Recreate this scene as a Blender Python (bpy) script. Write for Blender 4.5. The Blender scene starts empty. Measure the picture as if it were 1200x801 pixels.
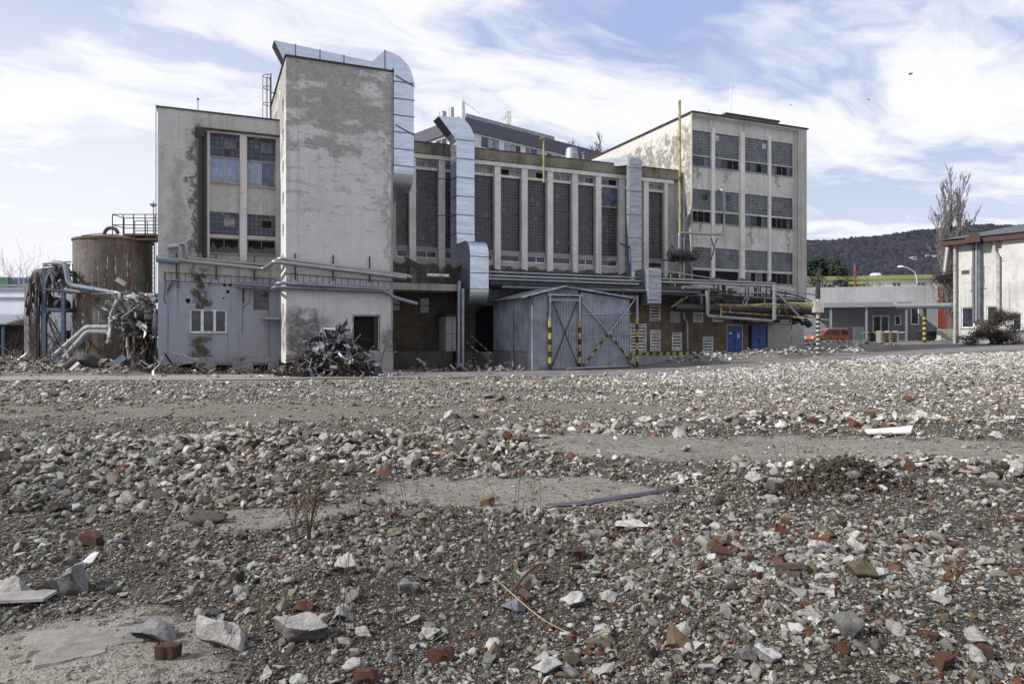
import bpy, bmesh, math, random
import numpy as np
from mathutils import Vector, Matrix
random.seed(7); RNG = np.random.default_rng(11)
sc = bpy.context.scene
C = sc.collection
# ------------------------------------------------------------------ camera and frames
F, CX, HY, H = 838.0, 600.0, 396.0, 1.75
O = Vector((-17.73, 35.8, 0.0))
TH = math.atan2(.395, .918)
U = Vector((math.cos(TH), math.sin(TH))); V = Vector((-math.sin(TH), math.cos(TH)))
def uz(px, py, v):
    "point of the facade plane at depth v, in building coordinates"
    r = (px - CX) / F
    bx, by = O.x + V.x*v, O.y + V.y*v
    u = (r*by - bx) / (U.x - r*U.y)
    Y = by + U.y*u
    return u, H + (HY - py)/F*Y
def pu(px, v): return uz(px, HY, v)[0]
def pz(px, py, v): return uz(px, py, v)[1]
def at(px, py, Y): return Vector(((px-CX)/F*Y, Y, H + (HY-py)/F*Y))
def W(u, v, z=0.0): return Vector((O.x+U.x*u+V.x*v, O.y+U.y*u+V.y*v, z))

cam = bpy.data.cameras.new("camera"); co = bpy.data.objects.new("camera", cam); C.objects.link(co)
co.location = (0, 0, H); co.rotation_euler = (math.radians(90), 0, 0)
cam.sensor_width = 36; cam.lens = 36*F/1200; cam.shift_y = -4.5/1200; cam.clip_end = 9000; cam.clip_start = .05
sc.camera = co
sc.view_settings.view_transform = 'Standard'; sc.view_settings.look = 'None'; sc.view_settings.exposure = 0; sc.view_settings.gamma = 1

# ------------------------------------------------------------------ noise in numpy
_perm = RNG.random((256, 256))
def vnoise(x, y):
    x = np.asarray(x, float); y = np.asarray(y, float)
    xi = np.floor(x).astype(int); yi = np.floor(y).astype(int); fx = x-xi; fy = y-yi
    fx = fx*fx*(3-2*fx); fy = fy*fy*(3-2*fy)
    g = lambda a, b: _perm[a & 255, b & 255]
    return (g(xi,yi)*(1-fx)+g(xi+1,yi)*fx)*(1-fy)+(g(xi,yi+1)*(1-fx)+g(xi+1,yi+1)*fx)*fy
def fbm(x, y, o=4):
    s = 0; a = .5; t = 0
    for i in range(o):
        s = s + a*vnoise(x*2**i+17*i, y*2**i+5*i); t += a; a *= .5
    return s/t
def sstep(a, b, x):
    t = np.clip((x-a)/(b-a), 0, 1); return t*t*(3-2*t)
def blob(x, y, cx, cy, rx, ry, rot=0.0):
    c, s = math.cos(rot), math.sin(rot)
    dx, dy = x-cx, y-cy
    a = (dx*c+dy*s)/rx; b = (-dx*s+dy*c)/ry
    return np.exp(-(a*a+b*b))

def uvof(X, Y):
    dx, dy = X-O.x, Y-O.y
    return dx*U.x+dy*U.y, dx*V.x+dy*V.y
def ridge_right(X, Y):     # bank of pale rubble along the foot of the brick wall
    u, v = uvof(X, Y)
    return sstep(28.5, 31.5, u)*(1-sstep(45, 48, u))*np.exp(-((v+1.6)/1.1)**2)
def ridge_left(X, Y):
    return (1-sstep(-19.2, -17.6, X))*np.exp(-((Y-35.3)/1.5)**2)
def heap_van(X, Y):
    return blob(X, Y, 29.5, 66, 5.2, 2.4, .25)
def ground(X, Y):
    X = np.asarray(X, float); Y = np.asarray(Y, float)
    r = .034*np.log1p(np.exp(np.clip((X-8)*.6, -40, 40)))/.6
    r = np.minimum(r, 2.2)
    near = (1-sstep(24, 30, Y))*sstep(-3, 1, Y)
    n = near*((fbm(X*.45+3, Y*.45, 3)-.5)*.22 + (fbm(X*2.1, Y*2.1+9, 3)-.5)*.09*(.3+.7*rubble_cover(X, Y)))
    m = .24*blob(X, Y, 3.55, 8.25, .62, .20, -.05) + .13*blob(X, Y, 4.05, 8.2, .42, .18)
    m = m + .16*blob(X, Y, -2.3, 11.4, 3.2, .8, -.05) + .10*blob(X, Y, 0.2, 12.0, 2.0, .7) + .12*blob(X, Y, -5.5, 9.5, 2.5, 1.3)
    m = m + .15*blob(X, Y, 5.0, 14.0, 4.5, .8) + .14*blob(X, Y, 7.0, 9.4, 2.5, .5) + .12*blob(X, Y, 1.2, 4.8, 2.2, 1.0)
    m = m + .10*blob(X, Y, -1.2, 4.9, .7, .5)
    m = m + .55*ridge_right(X, Y)*(.6+.8*fbm(X*.8, Y*.8, 2)) + .5*ridge_left(X, Y)*(.5+fbm(X*.7, Y*.7, 2)) + .75*heap_van(X, Y)
    return r + n + m
def bare(X, Y):
    "0..1, sandy patches swept free of rubble"
    w = (fbm(X*.9+40, Y*.9, 4)-.5)*1.5+(fbm(X*4+11, Y*4, 3)-.5)*.8
    b = 1.6*blob(X, Y, .25, 8.15, 1.7, .95, .05)
    b = np.maximum(b, 1.7*blob(X, Y, 4.5, 11.2, 4.6, 1.25, -.1))
    b = np.maximum(b, 1.5*blob(X, Y, 8.7, 10.8, 2.6, 1.0, 0))
    b = np.maximum(b, .85*blob(X, Y, -6.5, 17.0, 9.5, 2.6, 0))
    b = np.maximum(b, .7*blob(X, Y, 2, 18, 6, 2.0, 0))
    b = np.maximum(b, 1.5*blob(X, Y, -2.55, 3.85, 1.0, .68, .1))
    b = np.maximum(b, 1.2*blob(X, Y, -2.2, 6.9, .9, .5, .3))
    b = np.maximum(b, 1.3*blob(X, Y, -9, 29.5, 14, 1.1, 0))
    return sstep(.38, .74, b+w*.6)
def rubble_cover(X, Y):
    return 1-.93*bare(X, Y)
def road(X, Y):
    u, v = uvof(X, Y)
    e = (fbm(X*.5, Y*.5+70, 3)-.5)*1.2
    c = -3.3 + np.where(u > 24, -1.2*sstep(24, 34, u), -1.6*sstep(24, 18, u)) - 3.0*sstep(40, 56, u)
    return c+e, v

# ------------------------------------------------------------------ node helper
class G:
    def __init__(s, name):
        s.m = bpy.data.materials.new(name); s.m.use_nodes = True
        s.t = s.m.node_tree; s.b = s.t.nodes['Principled BSDF']; s.o = s.t.nodes['Material Output']
    def n(s, ty, ins=None, out=0, **props):
        nd = s.t.nodes.new(ty)
        for k, v in props.items(): setattr(nd, k, v)
        for k, v in (ins or {}).items(): s.put(nd.inputs[k], v)
        return nd.outputs[out] if out is not None else nd
    def put(s, sock, v):
        if isinstance(v, bpy.types.NodeSocket): s.t.links.new(v, sock)
        elif hasattr(sock.default_value, '__len__') and not hasattr(v, '__len__'):
            sock.default_value = [v]*len(sock.default_value)
        elif hasattr(v, '__len__') and len(v) == 3 and len(sock.default_value) == 4: sock.default_value = (*v, 1)
        else: sock.default_value = v
    def set(s, **k):
        for a, v in k.items(): s.put(s.b.inputs[a.replace('_', ' ')], v)
    def math(s, op, a, b=0.0, clamp=False): return s.n('ShaderNodeMath', {0: a, 1: b}, operation=op, use_clamp=clamp)
    def mr(s, v, a, b, c=0.0, d=1.0): return s.n('ShaderNodeMapRange', {0: v, 1: a, 2: b, 3: c, 4: d}, interpolation_type='SMOOTHSTEP')
    def mix(s, f, a, b, mode='MIX'):
        nd = s.t.nodes.new('ShaderNodeMix'); nd.data_type = 'RGBA'; nd.blend_type = mode; nd.clamp_factor = True
        s.put(nd.inputs[0], f); s.put(nd.inputs[6], a); s.put(nd.inputs[7], b); return nd.outputs[2]
    def noise(s, vec, scale, detail=6, rough=.6, out=0): return s.n('ShaderNodeTexNoise', {'Vector': vec, 'Scale': scale, 'Detail': detail, 'Roughness': rough}, out)
    def scalev(s, vec, sx, sy, sz):
        return s.n('ShaderNodeVectorMath', {0: vec, 1: (sx, sy, sz)}, operation='MULTIPLY')
    def obj(s): return s.n('ShaderNodeTexCoord', out=3)
    def bld(s, o=None, th=None):
        p = s.n('ShaderNodeNewGeometry', out=0)
        p = s.n('ShaderNodeVectorMath', {0: p, 1: tuple(O if o is None else o)}, operation='SUBTRACT')
        return s.n('ShaderNodeVectorRotate', {'Vector': p, 'Angle': -(TH if th is None else th)}, rotation_type='Z_AXIS')
    def sep(s, v): nd = s.t.nodes.new('ShaderNodeSeparateXYZ'); s.put(nd.inputs[0], v); return nd.outputs
    def comb(s, x, y, z): return s.n('ShaderNodeCombineXYZ', {0: x, 1: y, 2: z})
    def bump(s, h, st=.3, d=.02, nrm=None):
        i = {'Height': h, 'Strength': st, 'Distance': d}
        if nrm is not None: i['Normal'] = nrm
        nb = s.n('ShaderNodeBump', i); s.put(s.b.inputs['Normal'], nb); return nb

def simple(name, col, rough=.7, metal=0.0, var=.25, scale=3.0, bump=.15, dirt=None, dirtamt=.5):
    g = G(name); p = g.obj()
    n = g.noise(p, scale, 6, .65); k = g.mr(n, .3, .7, 1-var, 1+var)
    c = g.mix(1.0, col, g.comb(k, k, k), 'MULTIPLY')
    if dirt:
        d = g.mr(g.noise(p, scale*.6, 8, .7), .48, .62, 0, dirtamt); c = g.mix(d, c, dirt)
    g.set(Base_Color=c, Roughness=rough, Metallic=metal)
    if bump: g.bump(g.noise(p, scale*8, 4), bump, .01)
    return g.m

def plaster(name, base, dark, peel=None, peel_t=(.60, .63), peel_scale=.8, peel_stretch=1.0, zbias=None, low=None, low_z=0,
            stains=(), streak=.5, frame=None, blotch=.6, low2=None, grime=(.10, .09, .075), flakes=False):
    """weathered render: blotches, rain streaks, patches of lost skin, local stains (u, width, z0, z1, colour, strength)"""
    g = G(name); p = g.bld(*(frame or (None, None))); x, y, z = g.sep(p)
    c = base
    if low is not None:
        e = g.math('ADD', z, g.mr(g.noise(p, 1.2, 6), .3, .7, -.12, .12))
        c = g.mix(g.mr(e, low_z-.04, low_z+.04), low, c)
    b1 = g.mr(g.noise(p, .45, 8, .68), .42, .68, 0, blotch); c = g.mix(b1, c, dark)
    b2 = g.mr(g.noise(p, 2.2, 8, .7), .45, .75, 0, .5*blotch); c = g.mix(b2, c, dark)
    hgt = g.noise(p, 9, 8, .7)
    if peel is not None:
        q = g.scalev(p, 1, 1, peel_stretch)
        pn = g.noise(q, peel_scale, 12, .72)
        if zbias:
            pn = g.math('ADD', pn, g.mr(z, zbias[0], zbias[1], zbias[2], zbias[3]))
        pm = g.mr(pn, peel_t[0], peel_t[1])
        pc = g.mix(g.mr(g.noise(p, 5, 8, .7), .35, .7), peel, tuple(v*.72 for v in peel))
        c = g.mix(pm, c, pc)
        hgt = g.math('SUBTRACT', g.math('MULTIPLY', hgt, .35), g.math('MULTIPLY', pm, .5))
    if flakes:   # thin flakes of the skin fallen off in level rows
        q = g.n('ShaderNodeVectorMath', {0: g.scalev(p, 1, 1, 4.2), 1: g.scalev(g.noise(p, 1.1, 4, .6, 1), 1.6, 1.6, 1.6)}, operation='ADD')
        fm = g.math('ADD', g.noise(q, .85, 10, .72), g.mr(z, 4.8, 9.0, -.07, .055)); fm = g.mr(fm, .60, .63)
        c = g.mix(g.math('MULTIPLY', fm, .75), c, g.mix(g.noise(p, 4, 6, .7), (.44, .40, .36), (.31, .28, .24))); hgt = g.math('SUBTRACT', hgt, g.math('MULTIPLY', fm, .5))
    st = g.noise(g.scalev(p, 3.5, 3.5, .12), 1.0, 6, .6)
    st = g.mr(st, .52, .75, 0, streak); c = g.mix(st, c, tuple(v*.5 for v in dark))
    if low2:   # dirt splash at the foot
        e = g.math('ADD', z, g.mr(g.noise(p, .9, 8, .7), .3, .7, -.7, .7)); c = g.mix(g.mr(e, low2[1], low2[0], 0, .8), c, low2[2])
    wob = g.mr(g.noise(p, 1.3, 6, .7), .25, .75, -.45, .45)
    for (u0, wd, z0, z1, colr, k) in stains:
        du = g.math('ABSOLUTE', g.math('SUBTRACT', g.math('ADD', x, wob), u0))
        m = g.mr(du, wd, wd*.25)
        zz = g.math('ADD', z, wob)
        m = g.math('MULTIPLY', m, g.math('MULTIPLY', g.mr(zz, z0-.3, z0+.3), g.mr(zz, z1+.3, z1-.3)))
        m = g.math('MULTIPLY', m, g.mr(g.noise(p, 3, 8, .75), .3, .55, .25*k, k)); c = g.mix(m, c, colr)
    cr = g.n('ShaderNodeTexVoronoi', {'Vector': g.n('ShaderNodeVectorMath', {0: p, 1: g.scalev(g.noise(p, 1.5, 5, .6, 1), .7, .7, .7)}, operation='ADD'), 'Scale': .33}, 0, feature='DISTANCE_TO_EDGE')
    crm = g.math('MULTIPLY', g.mr(cr, .005, .0015), g.mr(g.noise(p, .3, 2), .5, .6)); c = g.mix(g.math('MULTIPLY', crm, .4), c, grime)
    fine = g.mr(g.noise(p, 14, 6, .7), .25, .75, .82, 1.15); c = g.mix(1.0, c, g.comb(fine, fine, fine), 'MULTIPLY')
    g.set(Base_Color=c, Roughness=.92); g.bump(hgt, .45, .03)
    return g.m

def bricks(name, c1, c2, mortar, bw=.25, bh=.078, ms=.009, frame=None, offset=.5, dirt=(.06, .05, .04), dirtamt=.7, rough=.85, bstr=.5, plaster_c=None):
    g = G(name); p = g.bld(*(frame or (None, None))); x, y, z = g.sep(p)
    v = g.comb(g.math('ADD', x, y), z, 0.0)
    nd = g.n('ShaderNodeTexBrick', {'Vector': v, 'Color1': c1, 'Color2': c2, 'Mortar': mortar, 'Scale': 1.0, 'Mortar Size': ms, 'Brick Width': bw, 'Row Height': bh, 'Bias': 0.0}, None, offset=offset)
    c = nd.outputs[0]
    d = g.mr(g.noise(p, .7, 8, .7), .42, .66, 0, dirtamt); c = g.mix(d, c, dirt)
    if plaster_c:
        c = g.mix(g.mr(g.noise(p, .55, 10, .7), .56, .60), c, plaster_c)
    st = g.mr(g.noise(g.scalev(p, 3, 3, .15), 1., 6), .5, .75, 0, .5); c = g.mix(st, c, dirt)
    g.set(Base_Color=c, Roughness=rough)
    g.bump(g.math('SUBTRACT', g.math('MULTIPLY', g.noise(p, 12, 5), .3), nd.outputs[1]), bstr, .015)
    return g.m

def glassblock(name, c1, c2, mortar, s=.2, ms=.014, rough=.18, tilt=.25):
    g = G(name); p = g.bld(); x, y, z = g.sep(p)
    v = g.comb(x, z, 0.0)
    nd = g.n('ShaderNodeTexBrick', {'Vector': v, 'Color1': c1, 'Color2': c2, 'Mortar': mortar, 'Scale': 1.0, 'Mortar Size': ms, 'Brick Width': s, 'Row Height': s, 'Bias': -.1}, None, offset=0.0)
    c = nd.outputs[0]
    cell = g.n('ShaderNodeVectorMath', {0: g.scalev(v, 1/s, 1/s, 1)}, operation='FLOOR')
    wn = g.n('ShaderNodeTexWhiteNoise', {'Vector': cell}, None)
    odd = g.mr(wn.outputs[0], .975, .985); c = g.mix(g.math('MULTIPLY', odd, .4), c, (.24, .27, .30))
    hole = g.mr(wn.outputs[0], .03, .015); c = g.mix(g.math('MULTIPLY', hole, g.math('SUBTRACT', 1.0, nd.outputs[1])), c, (.006, .006, .008))
    dirt = g.mr(g.noise(p, .8, 6), .4, .7, 0, .55); c = g.mix(dirt, c, (.035, .032, .03))
    r = g.math('ADD', g.math('MULTIPLY', nd.outputs[1], .6), g.mr(wn.outputs[0], 0, 1, rough*.6, rough*2.2))
    g.set(Base_Color=c, Roughness=r)
    # every block sits at its own slight angle and has a pillowed face
    nrm = g.n('ShaderNodeNewGeometry', out=1)
    off = g.n('ShaderNodeVectorMath', {0: g.n('ShaderNodeVectorMath', {0: wn.outputs[1], 1: (.5, .5, .5)}, operation='SUBTRACT'), 1: (tilt, tilt, tilt)}, operation='MULTIPLY')
    nn = g.n('ShaderNodeVectorMath', {0: g.n('ShaderNodeVectorMath', {0: nrm, 1: off}, operation='ADD')}, operation='NORMALIZE')
    g.bump(g.math('ADD', g.math('SUBTRACT', 1.0, nd.outputs[1]), g.math('MULTIPLY', g.noise(v, 22, 3), .5)), .5, .012, nn)
    return g.m

def galv(name, col=(.52, .57, .64), rough=.34, dark=(.25, .27, .3), stretch=(1, 1, 6), metal=.92):
    g = G(name); p = g.bld()
    n = g.noise(g.scalev(p, *stretch), 1.1, 6, .6)
    c = g.mix(g.mr(n, .35, .7), col, tuple(v*.84 for v in col))
    sp = g.n('ShaderNodeTexVoronoi', {'Vector': p, 'Scale': 18.0}, 1); sp = g.sep(sp)[0]
    c = g.mix(g.math('MULTIPLY', sp, .16), c, dark)
    d = g.mr(g.noise(p, 1.7, 8, .7), .55, .75, 0, .6); c = g.mix(d, c, dark)
    g.set(Base_Color=c, Roughness=g.mr(n, .3, .7, rough*.75, rough*1.4), Metallic=metal)
    g.bump(g.noise(g.scalev(p, *stretch), 1.0, 2), .12, .03)
    return g.m

def rusty(name, paint, rust=(.13, .055, .025), amt=.5, rough=.75, metal=0.0, streaks=False, scale=1.6):
    g = G(name); p = g.obj()
    q = g.scalev(p, 2.2, 2.2, .16) if streaks else p
    n = g.noise(q, scale, 10, .68)
    c = g.mix(g.mr(n, .62-.3*amt, .72-.3*amt), paint, rust)
    c = g.mix(g.mr(g.noise(p, 6, 6, .7), .5, .75, 0, .6), c, tuple(v*.4 for v in rust))
    g.set(Base_Color=c, Roughness=rough, Metallic=metal); g.bump(g.noise(p, 14, 5), .25, .01)
    return g.m

def glass(name, col=(.02, .024, .03), rough=.06, var=.5):
    g = G(name); p = g.bld()
    n = g.noise(p, .9, 4); c = g.mix(g.mr(n, .4, .65, 0, var), col, tuple(min(1, v*3+.02) for v in col))
    g.set(Base_Color=c, Roughness=rough); g.bump(g.noise(p, 1.2, 2), .08, .05)
    return g.m
# ------------------------------------------------------------------ mesh builder and tagging
class MB:
    def __init__(s): s.v = []; s.f = []; s.mi = []
    def add(s, vs, fs, m=0):
        b = len(s.v); s.v += [tuple(q) for q in vs]; s.f += [tuple(b+i for i in f) for f in fs]; s.mi += [m]*len(fs); return s
    def quad(s, a, b, c, d, m=0): return s.add([a, b, c, d], [(0, 1, 2, 3)], m)
    def box(s, x0, x1, y0, y1, z0, z1, m=0):
        if x0 > x1: x0, x1 = x1, x0
        vs = [(x0,y0,z0),(x1,y0,z0),(x1,y1,z0),(x0,y1,z0),(x0,y0,z1),(x1,y0,z1),(x1,y1,z1),(x0,y1,z1)]
        return s.add(vs, [(0,3,2,1),(4,5,6,7),(0,1,5,4),(1,2,6,5),(2,3,7,6),(3,0,4,7)], m)
    def beam(s, a, b, w, h=None, m=0):
        "square bar between two points"
        a = Vector(a); b = Vector(b); h = h or w
        d = (b-a).normalized(); up = Vector((0,0,1)) if abs(d.z) < .95 else Vector((0,1,0))
        x = d.cross(up).normalized()*w/2; y = x.cross(d).normalized()*h/2
        vs = [a-x-y, a+x-y, a+x+y, a-x+y, b-x-y, b+x-y, b+x+y, b-x+y]
        return s.add(vs, [(0,1,2,3),(7,6,5,4),(0,4,5,1),(1,5,6,2),(2,6,7,3),(3,7,4,0)], m)
    def tube(s, pts, r, n=10, m=0, caps=True, rads=None, bend=0):
        pts = [Vector(p) for p in pts]
        if bend: pts = rounded(pts, bend)
        N = len(pts); b = len(s.v); prev = None
        for i, p in enumerate(pts):
            d = (pts[min(i+1, N-1)]-pts[max(i-1, 0)])
            if d.length < 1e-9: d = Vector((0,0,1))
            d.normalize()
            if prev is None:
                up = Vector((0,0,1)) if abs(d.z) < .9 else Vector((1,0,0)); x = d.cross(up).normalized()
            else:
                x = (prev - d*prev.dot(d))
                x = x.normalized() if x.length > 1e-6 else d.orthogonal().normalized()
            prev = x; y = d.cross(x); rr = rads[i] if rads else r
            for k in range(n):
                t = 2*math.pi*k/n; s.v.append(tuple(p+x*rr*math.cos(t)+y*rr*math.sin(t)))
        for i in range(N-1):
            for k in range(n):
                s.f.append((b+i*n+k, b+i*n+(k+1) % n, b+(i+1)*n+(k+1) % n, b+(i+1)*n+k)); s.mi.append(m)
        if caps:
            s.f.append(tuple(b+k for k in reversed(range(n)))); s.f.append(tuple(b+(N-1)*n+k for k in range(n))); s.mi += [m, m]
        return s
    def lathe(s, c, prof, n=40, m=0):
        b = len(s.v)
        for (r, z) in prof:
            for k in range(n):
                t = 2*math.pi*k/n; s.v.append((c[0]+r*math.cos(t), c[1]+r*math.sin(t), c[2]+z))
        for i in range(len(prof)-1):
            for k in range(n):
                s.f.append((b+i*n+k, b+i*n+(k+1) % n, b+(i+1)*n+(k+1) % n, b+(i+1)*n+k)); s.mi.append(m)
        return s
    def prism(s, poly, y0, y1, m=0):
        "polygon in (x,z), extruded along y"
        n = len(poly)
        vs = [(x, y0, z) for x, z in poly]+[(x, y1, z) for x, z in poly]
        fs = [tuple(range(n)), tuple(range(2*n-1, n-1, -1))]+[(i, i+n, (i+1) % n+n, (i+1) % n) for i in range(n)]
        return s.add(vs, fs, m)
    def build(s, name, mats, parent=None, smooth=False, bevel=0, org=None, keep=False):
        """link as ONE object; org: point subtracted from the coordinates (the parent's own base)"""
        me = bpy.data.meshes.new(name)
        vs = s.v
        if org is not None: vs = [(x-org[0], y-org[1], z-org[2]) for x, y, z in vs]
        me.from_pydata(vs, [], s.f); me.update()
        if not isinstance(mats, (list, tuple)): mats = [mats]
        for m in mats: me.materials.append(m)
        me.polygons.foreach_set('material_index', [min(i, len(mats)-1) for i in s.mi])
        bm = bmesh.new(); bm.from_mesh(me); bmesh.ops.recalc_face_normals(bm, faces=bm.faces); bm.to_mesh(me); bm.free()
        if smooth:
            me.polygons.foreach_set('use_smooth', [True]*len(me.polygons)); me.set_sharp_from_angle(angle=math.radians(40))
        o = bpy.data.objects.new(name, me); C.objects.link(o)
        if parent is not None: o.parent = parent
        if bevel:
            b = o.modifiers.new('bevel', 'BEVEL'); b.width = bevel; b.segments = 2; b.limit_method = 'ANGLE'
        return o
def rounded(pts, r, k=5):
    out = [pts[0]]
    for i in range(1, len(pts)-1):
        a, p, b = pts[i-1], pts[i], pts[i+1]
        da = (a-p); db = (b-p); rr = min(r, da.length*.45, db.length*.45)
        A = p+da.normalized()*rr; B = p+db.normalized()*rr
        for j in range(k+1):
            t = j/k; out.append(A*(1-t)**2+p*2*t*(1-t)+B*t*t)
    out.append(pts[-1]); return out

def tag(o, label=None, cat=None, group=None, kind=None):
    if label: o['label'] = label
    if cat: o['category'] = cat
    if group: o['group'] = group
    if kind: o['kind'] = kind
    return o
def empty(name, loc, rz=0.0, label=None, cat=None, group=None):
    o = bpy.data.objects.new(name, None); C.objects.link(o); o.location = loc; o.rotation_euler = (0, 0, rz); o.empty_display_size = .3
    return tag(o, label, cat, group)
def bthing(name, label, cat, u, v, z, group=None):
    "Empty on the factory's frame; returns (object, org)"
    return empty(name, W(u, v, z), TH, label, cat, group), (u, v, z)
def place(o, org, rz=TH):
    o.location = W(*org); o.rotation_euler = (0, 0, rz); return o
def single(name, mb, mat, label, cat, org, group=None, smooth=False, bevel=0, loc=None, rz=None):
    o = mb.build(name, mat, None, smooth, bevel, org)
    if loc is None: place(o, org)
    else: o.location = loc; o.rotation_euler = (0, 0, rz or 0)
    return tag(o, label, cat, group)

def wall_open(mb, u0, u1, z0, z1, v, ops, depth, m=0, mr=None):
    "front sheet facing -v with rectangular openings and their reveals"
    mr = m if mr is None else mr
    us = sorted({u0, u1, *[a for o in ops for a in (o[0], o[1])]}); zs = sorted({z0, z1, *[a for o in ops for a in (o[2], o[3])]})
    us = [a for a in us if u0 <= a <= u1]; zs = [a for a in zs if z0 <= a <= z1]
    for i in range(len(us)-1):
        for j in range(len(zs)-1):
            cu, cz = (us[i]+us[i+1])/2, (zs[j]+zs[j+1])/2
            if any(o[0] < cu < o[1] and o[2] < cz < o[3] for o in ops): continue
            mb.quad((us[i], v, zs[j]), (us[i+1], v, zs[j]), (us[i+1], v, zs[j+1]), (us[i], v, zs[j+1]), m)
    for (a, b, c, d) in ops:
        e = v+depth
        mb.quad((a, v, c), (a, e, c), (a, e, d), (a, v, d), mr); mb.quad((b, v, c), (b, v, d), (b, e, d), (b, e, c), mr)
        mb.quad((a, v, c), (b, v, c), (b, e, c), (a, e, c), mr); mb.quad((a, v, d), (a, e, d), (b, e, d), (b, v, d), mr)
def shell(mb, u0, u1, v0, v1, z0, z1, m=0, left=True):
    "left, right, back and top sheets of a block"
    if left: mb.quad((u0, v0, z0), (u0, v0, z1), (u0, v1, z1), (u0, v1, z0), m)
    mb.quad((u1, v0, z0), (u1, v1, z0), (u1, v1, z1), (u1, v0, z1), m)
    mb.quad((u0, v1, z0), (u0, v1, z1), (u1, v1, z1), (u1, v1, z0), m)
    mb.quad((u0, v0, z1), (u1, v0, z1), (u1, v1, z1), (u0, v1, z1), m)
def frame_mb(mb, u0, u1, z0, z1, v0, v1, t, bars=(), hbars=(), m=0, bt=None):
    bt = bt or t*.8
    mb.box(u0, u0+t, v0, v1, z0, z1, m); mb.box(u1-t, u1, v0, v1, z0, z1, m)
    mb.box(u0+t, u1-t, v0, v1, z0, z0+t, m); mb.box(u0+t, u1-t, v0, v1, z1-t, z1, m)
    for b in bars: mb.box(b-bt/2, b+bt/2, v0+.004, v1-.004, z0+t, z1-t, m)
    for h in hbars: mb.box(u0+t, u1-t, v0+.007, v1-.007, h-bt/2, h+bt/2, m)

# ------------------------------------------------------------------ world and sun
SUN_EL = math.radians(35); sd = Vector((-.955, -.297, 0)).normalized()
SUNDIR = Vector((sd.x*math.cos(SUN_EL), sd.y*math.cos(SUN_EL), math.sin(SUN_EL)))
w = bpy.data.worlds.new("World"); sc.world = w; w.use_nodes = True
class GW(G):
    def __init__(s, w): s.t = w.node_tree; s.b = s.t.nodes['Background']; s.o = s.t.nodes['World Output']
g = GW(w)
sky = g.n('ShaderNodeTexSky', sky_type='NISHITA', sun_disc=False, sun_elevation=SUN_EL, sun_rotation=math.atan2(sd.x, sd.y), altitude=200, air_density=1.0, dust_density=1.6, ozone_density=2.2)
d = g.n('ShaderNodeTexCoord', out=0); x, y, z = g.sep(d)
zz = g.math('MAXIMUM', z, 0.0); k = g.math('ADD', zz, .16)
px, py = g.math('DIVIDE', x, k), g.math('DIVIDE', y, k)
cv = g.comb(g.math('ADD', g.math('MULTIPLY', px, .55), g.math('MULTIPLY', py, .35)), g.math('ADD', g.math('MULTIPLY', px, -.45), g.math('MULTIPLY', py, .9)), 0.0)
wv = g.n('ShaderNodeVectorMath', {0: cv, 1: g.scalev(g.noise(cv, .9, 4, .6, 1), .9, .9, 0)}, operation='ADD')
cir = g.noise(wv, 2.1, 10, .60)
big = g.noise(cv, .7, 4, .5)
mask = g.mr(g.math('ADD', g.math('MULTIPLY', cir, .75), g.math('MULTIPLY', big, .35)), .47, .63)
fil = g.noise(g.scalev(wv, 2.6, .7, 1), 1.2, 9, .66)
mask = g.math('MAXIMUM', mask, g.mr(fil, .46, .78, 0, .5))
# low white bank: stronger toward the sun side and near the horizon
sunside = g.mr(g.n('ShaderNodeVectorMath', {0: d, 1: (-.80, .60, 0)}, 1, operation='DOT_PRODUCT'), .45, .92)
low = g.mr(z, .62, .05, 0, 1)
veil = g.math('MULTIPLY', g.math('MULTIPLY', sunside, low), .8)
haze = g.math('MULTIPLY', g.mr(z, .30, .0), .35)
mask = g.math('MAXIMUM', g.math('MULTIPLY', mask, .92), g.math('MAXIMUM', veil, haze))
tint = g.mix(.92, sky, g.mix(g.mr(z, .0, .45), (7.8, 8.6, 10.7), (4.9, 6.1, 9.9)))
cl = g.mix(mask, tint, (12.2, 12.2, 12.3))
g.put(g.b.inputs[0], cl); g.b.inputs[1].default_value = .085
sl = bpy.data.lights.new("sun", 'SUN'); sl.energy = 5.0; sl.angle = math.radians(1.0); sl.color = (1.0, .97, .925)
so = bpy.data.objects.new("sun", sl); C.objects.link(so); so.rotation_euler = SUNDIR.to_track_quat('Z', 'Y').to_euler(); so.location = (-40, -20, 60)

# ------------------------------------------------------------------ materials
M = {}
LAV = (.315, .33, .39)
MOSS = (.045, .042, .022)
M['office'] = plaster('office_plaster', (.50, .485, .46), (.29, .27, .245), peel=(.17, .15, .12), peel_t=(.66, .68), low=LAV, low_z=4.55, streak=.75,
    stains=[(1.72, .26, 5.0, 12.6, (.09, .078, .06), .9), (1.95, .45, 2.9, 5.2, MOSS, 1.0), (1.9, .75, .2, 1.9, (.06, .055, .025), 1.0), (.9, .5, 6, 11, (.24, .215, .18), .6), (3.6, .5, 8.2, 10, (.2, .17, .13), .6)], low2=(.1, .9, (.15, .14, .13)))
M['pilaster'] = plaster('pilaster_plaster', (.56, .54, .515), (.33, .305, .275), streak=.4, blotch=.4)
M['spandrel'] = plaster('spandrel_plaster', (.44, .42, .385), (.27, .24, .20), streak=.6, peel=(.55, .47, .42), peel_t=(.66, .67))
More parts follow.
